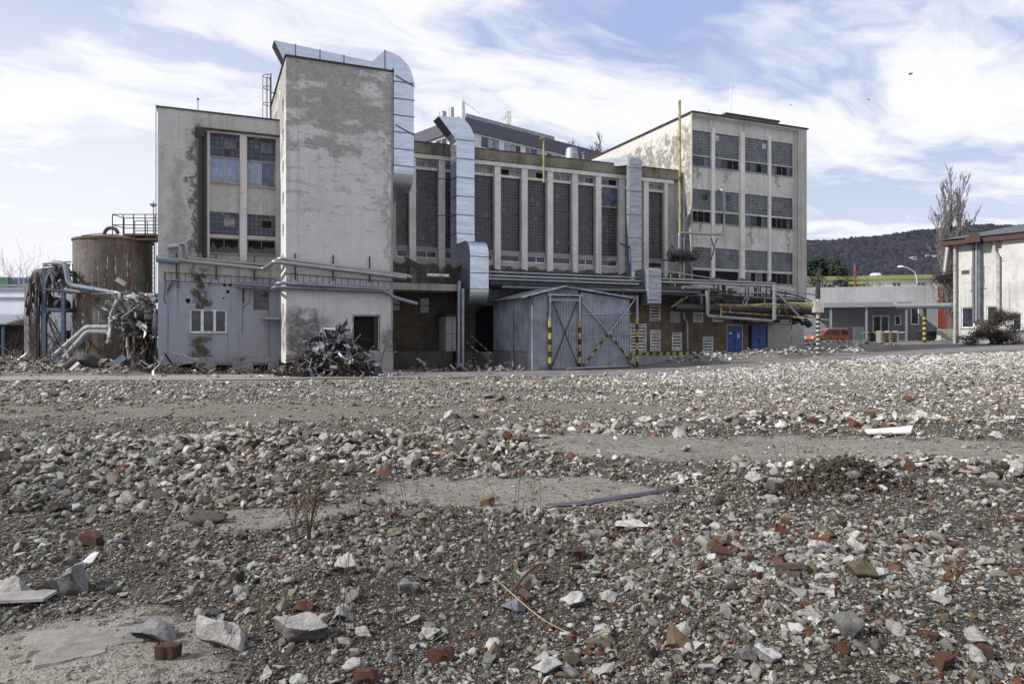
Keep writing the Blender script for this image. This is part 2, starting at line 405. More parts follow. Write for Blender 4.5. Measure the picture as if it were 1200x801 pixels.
M['tower'] = plaster('tower_plaster', (.57, .553, .54), (.42, .402, .385), peel=(.345, .32, .29), peel_t=(.575, .66), peel_scale=.55, peel_stretch=2.2,
    zbias=(9.2, 13.6, -.04, .19), stains=[(6.7, 1.7, 1.15, 3.05, (.12, .11, .10), .95), (9.3, 2.2, .2, 2.2, (.17, .16, .14), .6), (10.9, .45, .3, 2.2, (.10, .095, .085), .8), (10.9, .25, 5, 15, (.30, .28, .25), .8)], low2=(-.1, .6, (.12, .11, .10)), blotch=.45, streak=.4, flakes=True)
M['hall'] = plaster('hall_plaster', (.42, .405, .375), (.22, .20, .17), streak=.7, low=(.085, .075, .058), low_z=6.3)
M['parapet'] = plaster('parapet_plaster', (.235, .21, .165), (.065, .057, .038), peel=(.33, .305, .255), peel_t=(.60, .66), streak=.9, blotch=.9)
M['pillar'] = plaster('pillar_plaster', (.66, .635, .59), (.40, .37, .33), peel=(.27, .22, .16), peel_t=(.66, .68), streak=.5, blotch=.5, low=(.12, .105, .08), low_z=6.05)
M['workshop'] = plaster('workshop_plaster', (.58, .557, .51), (.45, .425, .38), peel=(.64, .62, .575), peel_t=(.62, .64), streak=.45,
    stains=[(33.2, .5, 5, 16.5, (.13, .11, .08), .8)], blotch=.35)
M['workframe'] = plaster('workshop_frame_plaster', (.42, .40, .36), (.24, .215, .18), streak=.6, peel=(.2, .17, .13), peel_t=(.63, .66))
M['workspan'] = plaster('workshop_spandrel_plaster', (.53, .512, .48), (.34, .315, .275), peel=(.66, .64, .60), peel_t=(.555, .58), streak=.75, stains=[(34.3, .22, 9.2, 10.9, (.17, .15, .12), .8), (36.6, .3, 13.0, 14.2, (.22, .195, .155), .8), (38.9, .2, 8.6, 10.4, (.17, .15, .12), .7), (41.4, .28, 12.6, 14.2, (.2, .175, .14), .8), (34.0, .3, 12.9, 14.6, (.16, .14, .11), .8), (42.4, .25, 8.2, 10.3, (.2, .18, .15), .7)])
M['lowwall'] = plaster('loading_wall_plaster', (.33, .32, .32), (.19, .17, .15), peel=(.1, .08, .06), peel_t=(.62, .64))
M['concrete'] = plaster('old_concrete', (.32, .305, .28), (.13, .12, .10), streak=.7, blotch=.7)
M['darkconcrete'] = plaster('dark_concrete', (.065, .06, .052), (.022, .02, .018), streak=.6, blotch=.8)  # very dark tone also paints in the shade under canopy and pipes
M['brick'] = bricks('brown_brick', (.215, .145, .085), (.11, .07, .042), (.17, .15, .12), plaster_c=None, dirtamt=.75)
M['brickdark'] = bricks('shade_toned_brick', (.105, .08, .05), (.055, .042, .029), (.06, .053, .043), dirt=(.014, .013, .011), plaster_c=(.085, .08, .076))  # brick colour darkened to paint in the shade under the canopy slab
M['block'] = bricks('pale_block', (.44, .42, .40), (.37, .355, .345), (.2, .19, .18), bw=.4, bh=.21, ms=.012, dirt=(.22, .2, .18), dirtamt=.5)
M['gb_hall'] = glassblock('hall_glass_block', (.010, .012, .015), (.034, .039, .046), (.165, .16, .15), s=.205, ms=.018, tilt=.17)
M['gb_work'] = glassblock('workshop_glass_block', (.045, .055, .066), (.085, .098, .115), (.25, .255, .25), s=.205, ms=.015, tilt=.10)
M['gb_office'] = glassblock('office_glass_block', (.045, .058, .085), (.08, .10, .14), (.025, .026, .03), s=.24, tilt=.10)
M['glass'] = glass('window_glass'); M['hole'] = simple('unlit_room', (.008, .008, .009), 1, bump=0)
M['curtain'] = simple('curtained_glass', (.24, .28, .38), .12, var=.2, scale=4, bump=0)
M['milky'] = simple('milky_glass', (.20, .225, .23), .3, var=.4, scale=2.5, bump=0, dirt=(.06, .06, .055))
M['bluefoil'] = simple('blue_grey_glass', (.075, .088, .13), .12, var=.6, scale=2, bump=0)
M['white'] = simple('white_frame_paint', (.68, .68, .68), .5, dirt=(.35, .33, .3)); M['greyframe'] = simple('grey_frame_paint', (.36, .35, .33), .6, dirt=(.15, .13, .11))
M['darkframe'] = simple('dark_casement_paint', (.12, .115, .11), .6)
M['brownframe'] = simple('brown_frame_paint', (.16, .11, .075), .7)
M['galv'] = galv('galvanised_duct', col=(.60, .65, .72)); M['galvside'] = M['galv']
M['galvdull'] = galv('dull_galvanised_sheet', (.36, .38, .41), .5, metal=.75)
M['pipe_al'] = galv('aluminium_pipe_lagging', (.34, .34, .345), .42, (.10, .09, .085), (1.5, 1.5, 1.5), metal=.7)
M['pipe_blue'] = galv('bluish_pipe_lagging', (.26, .29, .345), .45, (.13, .13, .13), (1.5, 1.5, 1.5), metal=.6)
M['pipe_grey'] = simple('grey_pipe_paint', (.13, .135, .15), .5, dirt=(.08, .07, .06)); M['pipe_black'] = simple('black_insulation', (.022, .022, .024), .55, var=.5, bump=.4)
M['yellow'] = rusty('yellow_paint', (.32, .27, .10), amt=.5); M['yellowpale'] = rusty('pale_yellow_paint', (.34, .29, .13), amt=.35); M['black'] = simple('black_paint', (.02, .02, .02), .6)
M['stripy'] = simple('hazard_yellow', (.44, .34, .06), .7, dirt=(.09, .075, .04), dirtamt=.8)
M['rust'] = rusty('rusted_steel', (.075, .045, .03), (.095, .045, .025), amt=.6); M['scraprust'] = rusty('scrap_rust', (.038, .027, .021), (.055, .03, .018), amt=.5); M['darksteel'] = rusty('dark_steel', (.035, .033, .033), (.06, .035, .022), .4)
M['bluesteel'] = rusty('blue_painted_steel', (.05, .075, .14), (.05, .04, .04), .3)
M['bluedoor'] = simple('blue_door_paint', (.022, .075, .27), .5, var=.2, scale=2, dirt=(.03, .05, .12), dirtamt=.5)
M['louvre'] = simple('cream_louvre_paint', (.62, .60, .56), .6, dirt=(.3, .27, .22))
M['corr'] = simple('grey_corrugated_sheet', (.285, .30, .345), .55, .1, var=.25, scale=.8, dirt=(.13, .12, .12), dirtamt=.6)
M['pipe_lag'] = simple('dull_pipe_lagging', (.24, .24, .245), .6, dirt=(.1, .095, .09)); M['cream'] = simple('dirty_cream_paint', (.40, .38, .33), .7, dirt=(.16, .14, .11))
M['tar'] = simple('roofing_felt', (.05, .05, .055), .9)
# ================================================================== OFFICE BLOCK (left)
VT = -3.3; VH = 2.3; VR = 1.0            # front planes: stair tower, production hall, workshop block
def win_open(px0, px1, py0, py1, v):     # py measured at the middle of the opening
    u0, u1 = pu(px0, v), pu(px1, v); pm = (px0+px1)/2
    return u0, u1, pz(pm, py1, v), pz(pm, py0, v)

ob = empty('office_block', W(0, 0, 0), TH, 'grey rendered three storey block with four upper windows, left of the tall blank tower', 'building')
UO = 5.82; HO = 13.3
z0u, z1u = 5.75, 12.35
ua, ub = pu(243.5, 0), 5.72
ops = [(ua, ub, z0u, z1u)]
gw = win_open(222, 266, 362, 390, 0); sw = win_open(297, 315, 341, 363, 0)
bas = [(pu(207, 0), pu(226.5, 0), .02, .42), (pu(253, 0), pu(272, 0), .05, .36), (pu(297, 0), pu(314, 0), .05, .34)]
ops += [gw, sw]+bas
mb = MB(); wall_open(mb, 0, UO, -.3, HO, 0, ops, .22); shell(mb, 0, UO, 0, 11, -.3, HO); 
mb.build('wall', M['office'], ob)
# dark rooms behind the basement holes
for b in bas: MB().box(b[0]-.02, b[1]+.02, .225, .25, b[2]-.02, b[3]+.02).build('basement_opening', M['hole'], ob)
wins = {}
def office_window(pxa, pxb, yt, ym, yc, yb, kind):
    v = .2
    u0, u1 = pu(pxa, v), pu(pxb, v); pm = (pxa+pxb)/2
    zt, zm, zc, zb = (pz(pm, q, v) for q in (yt, ym, yc, yb))
    return u0, u1, zt, zm, zc, zb, kind
specs = [office_window(246.3, 280.6, 156, 184, 184.5, 214, 'curtain'), office_window(289.6, 323, 161.5, 189, 189.5, 219, 'mixed'),
         office_window(244.8, 280.2, 248.6, 275, 279, 296.6, 'broken'), office_window(289.6, 323, 251.8, 276.7, 281.2, 298, 'broken')]
# recessed field with the four window openings
mb = MB(); fops = []
for s in specs: fops += [(s[0], s[1], s[3], s[2]), (s[0], s[1], s[5], s[4])]
wall_open(mb, ua-.02, ub+.02, z0u-.02, z1u+.02, .20, fops, .16); mb.build('recessed_panel', M['spandrel'], ob)
mb = MB(); mb.box(specs[0][1]+.02, specs[1][0]-.02, .02, .2, z0u+.003, z1u-.003)
mb.box(ua+.003, specs[0][0]-.03, .05, .2, z0u+.003, z1u-.003); mb.box(specs[1][1]+.03, ub-.003, .05, .2, z0u+.003, z1u-.003)
mb.box(specs[0][0]-.028, specs[0][1]+.018, .03, .2, specs[0][2]+.02, z1u-.004); mb.box(specs[1][0]-.018, specs[1][1]+.028, .03, .2, specs[1][2]+.02, z1u-.004)
mb.build('pilaster', M['pilaster'], ob)
MB().box(pu(238, 0), UO-.01, -.09, 0, 12.42, 12.52).build('cornice', M['darkconcrete'], ob)
MB().box(-.06, UO, -.06, 11.05, HO, HO+.07).build('roof_coping', M['darksteel'], ob)
for s in specs:
    u0, u1, zt, zm, zc, zb, kind = s
    mb = MB(); frame_mb(mb, u0, u1, zb, zc, .27, .33, .06, bars=[(u0+u1)/2]); 
    wn = mb.build('window', M['greyframe'] if kind != 'broken' else M['brownframe'], ob)
    mb = MB(); mb.box(u0, u1, .30, .36, zm, zt); mb.build('glass_block_panel', M['gb_office'], wn)
    mb = MB(); cu = u0+(u1-u0)*.68; mb.box(cu-.26, cu+.26, .27, .30, zm+.38*(zt-zm), zm+.75*(zt-zm)); mb2 = MB(); 
    frame_mb(mb2, cu-.30, cu+.30, zm+.36*(zt-zm), zm+.78*(zt-zm), .25, .299, .045); mb2.build('vent_frame', M['brownframe'], wn)
    mb.build('vent_pane', M['hole'] if s is specs[3] else M['milky'] if s is specs[2] else M['bluefoil'], wn)
    um = (u0+u1)/2
    if kind == 'broken':
        MB().box(u0+.02, u1-.02, .352, .36, zb+.02, zc-.02).build('pane', M['hole'], wn)
        mb = MB()
        for (a, b) in ((u0+.06, um-.05), (um+.05, u1-.06)):   # jagged remains of the panes
            hgt = zc-zb-.12; zz = zb+.06
            k = random.uniform(.35, .8)
            mb.add([(a, .31, zz), (b, .31, zz), (b, .31, zz+hgt*k), (a+(b-a)*.55, .31, zz+hgt*random.uniform(.2, .5)), (a+(b-a)*.2, .31, zz+hgt*random.uniform(.5, 1)), (a, .31, zz+hgt*random.uniform(.2, .5))], [(0, 1, 2, 3, 4, 5)])
        mb.build('broken_glass', M['glass'], wn)
    else:
        p1 = MB().box(u0+.05, um-.02, .312, .32, zb+.05, zc-.05); p2 = MB().box(um+.02, u1-.05, .312, .32, zb+.05, zc-.05)
        p1.build('pane', M['curtain'], wn); p2.build('pane', M['curtain'] if kind == 'curtain' else M['bluefoil'], wn)
        if kind != 'curtain': MB().box(um+.02, u1-.05, .30, .312, zb+.32, zb+.36).build('crossbar', M['brownframe'], wn)
    MB().box(u0-.04, u1+.04, .1, .27, zb-.07, zb-.003).build('sill', M['concrete'], wn)
# ground floor windows
u0, u1, a, b = gw
mb = MB(); frame_mb(mb, u0, u1, a, b, .05, .12, .09, bars=[u0+(u1-u0)*.335, u0+(u1-u0)*.665], bt=.13); wn = mb.build('window', M['white'], ob)
MB().box(u0+.02, u1-.02, .10, .115, a+.02, b-.02).build('pane', M['glass'], wn); MB().box(u0-.05, u1+.05, -.05, .05, a-.05, a-.004).build('sill', M['concrete'], wn)
u0, u1, a, b = sw
mb = MB(); frame_mb(mb, u0, u1, a, b, .1, .16, .06, hbars=[(a+b)/2]); wn = mb.build('window', M['brownframe'], ob)
MB().box(u0+.02, u1-.02, .13, .145, a+.02, b-.02).build('pane', M['glass'], wn)
# entrance hood on the wall beside the tower
mb = MB(); mb.box(pu(306, 0), UO-.02, -.9, -.003, 2.72, 2.86); mb.build('entrance_hood', M['concrete'], ob)
# basement plinth
mb = MB(); x = 0
for b in sorted(bas)+[(UO, UO, 0, 0)]:
    if b[0]-x > .05: mb.box(x+.003, b[0]-.02, -.05, -.002, -.3, .78)
    if b[0] < UO: mb.box(b[0]-.02, b[1]+.02, -.05, -.002, .46, .779)
    x = b[1]+.02
mb.build('plinth', M['lowwall'], ob)
# rain pipe in its dark slot
du = pu(234, -.1)
mb = MB(); mb.box(pu(236.5, 0), pu(242.6, 0), -.04, -.003, 5.8, 12.35); mb.tube([(du, -.16, 12.0), (du, -.16, 6.1)], .12, 12); mb.box(du-.22, du+.22, -.3, -.01, 12.0, 12.45)
for z in (7, 8.6, 10.2, 11.6): mb.box(du-.13, du+.13, -.16, 0, z, z+.06)
mb.build('downpipe', M['darksteel'], ob, smooth=True)
MB().tube([(.9*UO, 1.2, HO), (.9*UO, 1.2, HO+.01)], .01).build('roof_stub', M['darksteel'], ob)
mb = MB(); uu = pu(232, .4); mb.tube([(uu, .4, HO+.05), (uu, .4, HO+.75)], .025, 6); mb.lathe((uu, .4, HO+.7), [(.02, 0), (.07, .05), (.05, .12), (.0, .14)], 8); mb.build('vent_pipe', M['pipe_grey'], ob)
# lightning conductor on the left corner
mb = MB(); mb.tube([(-.08, -.05, .1), (-.08, -.05, HO+.1)], .02, 6); mb.build('lightning_cable', M['darksteel'], ob)
# ================================================================== STAIR TOWER
st = empty('stair_tower', W(5.82, VT, 0), TH, 'tall blank rendered stair tower with peeling plaster and a dark doorway', 'tower')
og = (5.82, VT, 0); T0, T1, HT, TB = 5.82, 11.13, 15.55, 5.5
dr = (pu(412.5, VT), pu(445.5, VT), 1.05, pz(428, 368.5, VT))
mb = MB(); wall_open(mb, T0, T1, -.3, HT, VT, [dr], .35)
mb.quad((T1, VT, -.3), (T1, TB, -.3), (T1, TB, HT), (T1, VT, HT)); mb.quad((T0, TB, -.3), (T0, TB, HT), (T1, TB, HT), (T1, TB, -.3)); mb.quad((T0, VT, HT), (T1, VT, HT), (T1, TB, HT), (T0, TB, HT))
# left side with the column of small stair windows
b2 = MB(); sops = [(1.2, 1.75, z, z+.62) for z in (2.9, 5.4, 6.95, 8.55, 10.15, 11.75, 13.3)]+[(2.35, 3.05, .0, 2.05)]
wall_open(b2, 0, TB-VT, -.3, HT, 0, sops, .2)
mb.add([(T0+b, VT+a, z) for a, b, z in b2.v], b2.f)
mb.build('wall', M['tower'], st, org=og)
for s in sops[:-1]:
    wn = MB().box(T0+.08, T0+.13, VT+s[0], VT+s[1], s[2], s[2]+.05).box(T0+.08, T0+.13, VT+s[0], VT+s[1], s[3]-.05, s[3]).build('window', M['brownframe'], st, org=og)
    MB().box(T0+.10, T0+.12, VT+s[0], VT+s[1], s[2], s[3]).build('pane', M['glass'], wn, org=og).location = (0, 0, 0)
s = sops[-1]; MB().box(T0+.12, T0+.16, VT+s[0], VT+s[1], s[2], s[3]).build('side_door', M['darksteel'], st, org=og)
mb = MB(); mb.box(T0-.07, T1+.07, VT-.07, TB+.05, HT, HT+.09); mb.build('roof_coping', M['darksteel'], st, org=og)
dw = MB(); frame_mb(dw, dr[0]+.02, dr[1]-.02, dr[2], dr[3]-.01, VT+.05, VT+.16, .07); dw = dw.build('doorway', M['greyframe'], st, org=og)
MB().box(dr[0], dr[1], VT+.34, VT+.36, dr[2], dr[3]).build('dark_opening', M['hole'], dw, org=og)
MB().box(dr[1]-.28, dr[1]-.1, VT+.17, VT+.33, dr[2]+.02, dr[3]-.12).build('door_leaf', M['darksteel'], dw, org=og)
mb = MB(); mb.box(T1-.07, T1+.012, VT-.03, VT-.004, 2.3, 15.0); mb.build('corner_trim', M['concrete'], st, org=og)
mb = MB(); mb.box(T0-.01, dr[0]-.35, VT-.05, VT-.004, -.3, .95); mb.box(dr[0]-.35, T1, VT-.12, VT-.004, -.3, 1.02); mb.build('plinth', M['lowwall'], st, org=og)
# cage ladder on the far left corner of the roof
lv = 1.9; mb = MB()
for dv in (0, .5): mb.tube([(T0-.28, lv+dv, HO-1.0), (T0-.28, lv+dv, HT+.9)], .03, 6)
for i in range(13): mb.tube([(T0-.28, lv, HO-.8+.32*i), (T0-.28, lv+.5, HO-.8+.32*i)], .018, 5)
for z in (HO+.5, HO+1.5, HO+2.4, HT+.8):
    mb.tube([(T0-.28+.45*-math.sin(t)*.9, lv+.25-.35*math.cos(t), z) for t in [i*math.pi/8 for i in range(9)]], .02, 5)
for t in (.5, 1.57, 2.6): mb.tube([(T0-.28-.41*math.sin(t), lv+.25-.35*math.cos(t), HO+.5) , (T0-.28-.41*math.sin(t), lv+.25-.35*math.cos(t), HT+.8)], .018, 5)
for z in (HO+.3, HT-.2): mb.box(T0-.28, T0, lv+.0, lv+.04, z, z+.05)
mb.build('roof_ladder', M['darksteel'], st, org=og)

# ================================================================== PRODUCTION HALL
hl = empty('production_hall', W(22, VH, 0), TH, 'long hall with a row of tall glass block windows between pale pillars', 'building')
og = (22, VH, 0); HH = 13.55; U0H, U1H = 11.2, 33.4
cols = [pu(q, VH) for q in (460, 482.7, 516.9, 550, 582, 613.5, 643.4, 672.6, 700, 727.5, 755.5, 779)]
Z_T = pz(582, 196, VH); Z_TS = pz(582, 204.2, VH); Z_B0 = pz(582, 207, VH); Z_B1 = pz(598, 294, VH); Z_C1 = pz(598, 298.3, VH); Z_C0 = pz(598, 307, VH)
PW = .215
ops = []; bays = []
for i in range(len(cols)-1):
    a, b = cols[i]+PW, cols[i+1]-PW
    if i == len(cols)-2: b = cols[i+1]-.12
    bays.append((a, b)); ops.append((a, b, Z_C0, Z_T))
mb = MB(); wall_open(mb, U0H, U1H, 4.7, 12.9, VH, ops, .3); mb.quad((U0H, VH, 12.9), (U1H, VH, 12.9), (U1H, VH, HH), (U0H, VH, HH))
shell(mb, U0H, U1H, VH, 17, -.3, HH); mb.build('wall', M['hall'], hl, org=og)
mb = MB(); mb.box(U0H+.003, U1H-.25, VH-.32, VH-.002, 12.93, HH+.03); mb.build('parapet', M['parapet'], hl, org=og)
mb = MB(); mb.box(U0H+.003, pu(787, VH), VH-.26, VH-.002, Z_T+.04, 12.9); mb.build('lintel_beam', M['pillar'], hl, org=og)
MB().box(U0H, U1H-.2, VH-.36, 17, HH+.03, HH+.08).build('roof_coping', M['tar'], hl, org=og)
for i, c in enumerate(cols[1:]):
    wd = .205 if i < len(cols)-2 else .13
    MB().box(c-wd, c+wd, VH-.20, VH-.002, 4.75, Z_T+.037).build('pillar', M['pillar'], hl, org=og)
for i, (a, b) in enumerate(bays):
    mb = MB(); v = VH+.16; m = (a+b)/2
    frame_mb(mb, a, b, Z_TS, Z_T, v-.02, v+.05, .045, bars=[m]); mb.box(a, b, VH+.02, v+.06, Z_B0, Z_TS-.003)
    wn = mb.build('window', M['pillar'], hl, org=og)
    if i == 9: continue_block = Z_B0
    MB().box(a, b, v+.02, v+.10, Z_B1, Z_B0-.003).build('glass_block_panel', M['gb_hall'], wn, org=og).location = (0, 0, 0)
    for (p, q) in ((a+.045, m-.02), (m+.02, b-.045)):
        MB().box(p, q, v+.01, v+.03, Z_TS+.045, Z_T-.045).build('transom_pane', M[random.choice(['milky', 'milky', 'hole', 'bluefoil'])], wn, org=og)
    mb = MB(); frame_mb(mb, a+.03, b-.03, Z_C0+.02, Z_C1, v-.06, v, .055, bars=[a+(b-a)*.52] if i % 2 else []); cs = mb.build('casement', M['white'], wn, org=og)
    MB().box(a+.05, b-.05, v-.04, v-.02, Z_C0+.04, Z_C1-.02).build('pane', M[random.choice(['glass', 'bluefoil', 'glass'])], wn, org=og)
    MB().box(a, b, VH+.04, v+.08, Z_C1+.003, Z_B1-.003).build('inner_sill', M['concrete'], wn, org=og)
# for ninth bay: upper third is a sheet pane with a yellow bar
a, b = bays[8]; zb = pz(714, 243, VH)
MB().box(a+.02, b-.02, VH+.125, VH+.145, zb+.1, Z_B0-.02).build('sheet_panel', M['bluefoil'], hl, org=og); MB().box(a+.01, b-.01, VH+.10, VH+.16, zb, zb+.1).build('window_bar', M['yellowpale'], hl, org=og)
# ground floor
VG = 1.0
lv = []   # louvre vents: px rect at plane VG
for (p0, p1, q0, q1) in ((748.5, 757, 379, 413), (761, 773.5, 355.5, 376), (761.5, 773.5, 386.5, 411), (787, 798.5, 389.5, 410.5), (823.5, 835, 394.5, 414.5), (812, 823.5, 366, 377.5), (835, 847, 370.5, 377)):
    lv.append(win_open(p0, p1, q0, q1, VG))
lv[0] = win_open(738, 757, 379, 413, VG)
UD = 24.7
mb = MB(); wops = [(a, b, c, d) for a, b, c, d in lv if b < 33.3]
wwin = [win_open(460, 470, 349, 365, VG), win_open(491.5, 504.5, 348, 368, VG)]
mb.quad((U0H, VG, -.3), (UD, VG, -.3), (UD, VG, 4.55), (U0H, VG, 4.55)) if False else wall_open(mb, U0H, pu(543.5, VG), -.3, 4.75, VG, wwin, .15)
mb.build('shade_toned_brick_wall', M['brickdark'], hl, org=og)  # wall colour carries the shade of the canopy above
MB().box(pu(543.6, VG), pu(556, VG), VG-.15, VG+.2, -.3, 4.74).build('concrete_pier', M['darkconcrete'], hl, org=og)
mb = MB(); wall_open(mb, pu(556.2, VG), 23.0, -.3, 4.75, VG, [(pu(557, VG), 19.9, .9, 3.75)], .3); mb.build('panel_wall', M['lowwall'], hl, org=og)
MB().box(pu(556, VG), 19.95, VG+.3, VG+.32, .8, 3.85).build('dark_opening', M['hole'], hl, org=og)
mb = MB(); wall_open(mb, 23.0, 33.36, -.3, 4.75, VG, wops, .12); mb.build('brick_wall', M['brick'], hl, org=og)
for a, b, c, d in wwin:
    mb = MB(); frame_mb(mb, a, b, c, d, VG+.02, VG+.09, .07, hbars=[(c+d)/2]); wn = mb.build('window', M['darksteel'], hl, org=og)
    MB().box(a+.02, b-.02, VG+.06, VG+.08, c+.02, d-.02).build('pane', M['milky'], wn, org=og)
for a, b, c, d in lv:
    mb = MB(); frame_mb(mb, a, b, c, d, VG-.05, VG+.04, .09); n = max(2, int((d-c)/.22))
    for k in range(n):
        z = c+.09+(d-c-.18)*(k+.5)/n; h = (d-c-.18)/n
        mb.add([(a+.09, VG+.03, z+h*.32), (b-.09, VG+.03, z+h*.32), (b-.09, VG-.035, z-h*.28), (a+.09, VG-.035, z-h*.28), (a+.09, VG+.045, z+h*.26), (b-.09, VG+.045, z+h*.26), (b-.09, VG-.02, z-h*.34), (a+.09, VG-.02, z-h*.34)],
               [(0, 1, 2, 3), (4, 7, 6, 5), (3, 2, 6, 7), (0, 4, 5, 1)])
    wn = mb.build('louvre_vent', M['louvre'], hl, org=og); MB().box(a+.01, b-.01, VG+.08, VG+.1, c+.01, d-.01).build('vent_back', M['hole'], wn, org=og)
# terrace over the ground floor with its slab edges
ut = pu(536, -1.3)
mb = MB(); mb.box(T1+.02, ut, -1.3, VH-.01, 4.42, 4.80); mb.build('canopy_slab', M['concrete'], hl, org=og)
mb = MB(); mb.box(ut+.003, pu(800, -.2), -.2, VH-.01, 4.76, 4.98); mb.build('terrace_slab', M['darkconcrete'], hl, org=og)
a, b = pu(725, -.75), pu(801, -.75); zc = pz(760, 341, -.75); mb = MB(); mb.box(a, b, -.75, VG-.003, zc-.12, zc+.14); mb.build('ledge', M['concrete'], hl, org=og)
mb = MB(); mb.box(T1+.02, pu(531, -.6), -.6, VG-.003, -.3, 1.0); mb.build('loading_dock', M['darkconcrete'], hl, org=og)
a, b = pu(740, -.5), pu(818, -.5); mb = MB(); mb.box(a, b, -.5, VG-.003, -.3, .62); mb.build('loading_dock', M['lowwall'], hl, org=og)
mb = MB(); n = 20; zs = .63
for k in range(n):
    x0 = a+(b-a)*k/n; x1 = a+(b-a)*(k+1)/n
    mb.add([(x0, -.53, zs), (x1-.0, -.53, zs), (x1+.06, -.53, zs+.2), (x0+.06, -.53, zs+.2), (x0, -.40, zs), (x1, -.40, zs), (x1+.06, -.40, zs+.2), (x0+.06, -.40, zs+.2)], [(0, 1, 2, 3), (3, 2, 6, 7), (4, 7, 6, 5), (0, 4, 5, 1)], k % 2)
mb.build('striped_dock_edge', [M['stripy'], M['black']], hl, org=og)
mb = MB()
for k in range(3): mb.box(T1+.1+k*.3, T1+.28+k*.3, -.63, -.60, .94, 1.02)
mb.build('edge_marking', M['stripy'], hl, org=og)
# terrace railing
mb = MB(); r0 = T1+.3; rv = -.1
for z in (5.15, 5.5, 5.85): mb.tube([(r0, rv, z), (pu(735, rv), rv, z-.02)], .022, 5)
for k in range(24):
    x = r0+(pu(735, rv)-r0)*k/23; mb.tube([(x, rv, 4.9), (x, rv, 5.87)], .025, 5)
mb.build('terrace_railing', M['darksteel'], hl, org=og)
mb = MB(); pts = []
for k in range(41):
    x = pu(576, VH-.3)+(pu(738, VH-.3)-pu(576, VH-.3))*k/40; pts.append((x, VH-.34-.05*math.sin(k), 6.12-.16*abs(math.sin(k*math.pi/4.2))+.05*math.sin(k*1.7)))
mb.tube(pts, .055, 6); mb.build('sagging_cable', M['black'], hl, org=og)
mb = MB(); R0 = random.Random(4)
for k in range(90):
    x = R0.uniform(T1+.2, pu(740, 1)); y = R0.uniform(.2, 1.8); s = R0.uniform(.1, .4); z = 4.99 if x > ut else 4.81; mb.add([(x-s, y-s*.6, z), (x+s, y-s*.5, z), (x+s*.8, y+s*.6, z), (x-s*.7, y+s*.5, z), (x+R0.uniform(-s, s)*.4, y, z+s*R0.uniform(.4, 1.3))], [(0, 1, 4), (1, 2, 4), (2, 3, 4), (3, 0, 4)])
o = mb.build('terrace_debris', M['darkconcrete'], hl, org=og); o['kind'] = 'stuff'
MB().box(pu(737, VG), U1H-.05, VG-.04, VG-.003, 4.05, 4.74).build('painted_shadow_band', M['darkconcrete'], hl, org=og)  # dark strip painting the shadow below the pipes on the wall top
# ================================================================== WORKSHOP BLOCK (right)
wb = empty('workshop_block', W(38.5, VR, 0), TH, 'four storey rendered block with rows of glass block windows and broken casements', 'building')
og = (38.5, VR, 0); U0W, U1W, HW, BW = 33.37, 43.85, 17.45, 17.0
ul, ur = pu(811, VR), pu(932.5, VR)
rows = [(151, 179.8, 181, 192.5), (220, 244.2, 246, 259), (288.6, 312.8, 315.3, 328.5)]
zr = [tuple(pz(811, q, VR) for q in r) for r in rows]
wc = [(pu(811.8, VR), pu(835.2, VR)), (pu(840.3, VR), pu(868.3, VR)), (pu(875.4, VR), pu(902, VR)), (pu(906.2, VR), pu(931.5, VR))]
ztop = zr[0][0]+.9; zbot = 5.45
mb = MB(); doors = [win_open(851.8, 870.6, 380.5, 420, VR), win_open(880.8, 899.2, 381.5, 420, VR)]
doors = [(a, b, .0, d) for a, b, c, d in doors]
hol = win_open(925, 931.5, 406, 412.5, VR)
field = (ul-.03, ur+.03, zbot, ztop)
wall_open(mb, U0W, U1W, 4.7, HW, VR, [field], .22); shell(mb, U0W, U1W, VR, BW, 4.7, HW); mb.build('wall', M['workshop'], wb, org=og)
for q in wc: pass
mb = MB(); fo = []
for r in zr:
    for a, b in wc: fo += [(a, b, r[1], r[0]), (a, b, r[3], r[2])]
wall_open(mb, ul-.05, ur+.05, zbot-.02, ztop+.02, VR+.2, fo, .16); mb.build('recessed_panel', M['workspan'], wb, org=og)
for k in range(3):
    a, b = wc[k][1], wc[k+1][0]; t = .05 if k != 1 else .08
    MB().box(a+t, b-t, VR+.155 if k != 1 else VR+.12, VR+.198, zbot+.003, zr[0][0]+.35).build('pilaster', M['pillar'], wb, org=og)
mb = MB(); mb.box(U0W-.02, ul-.12, VR-.14, VR-.002, 4.75, HW-.003); mb.box(ur+.1, U1W+.02, VR-.14, VR-.002, 4.75, HW-.003); mb.build('corner_frame', M['workframe'], wb, org=og)
mb = MB(); mb.box(ul-.117, ur+.097, VR-.14, VR-.002, ztop+.05, HW-.004); mb.build('fascia', M['workframe'], wb, org=og)
MB().box(U0W-.12, U1W+.12, VR-.24, BW+.1, HW, HW+.1).build('roof_coping', M['darksteel'], wb, org=og)
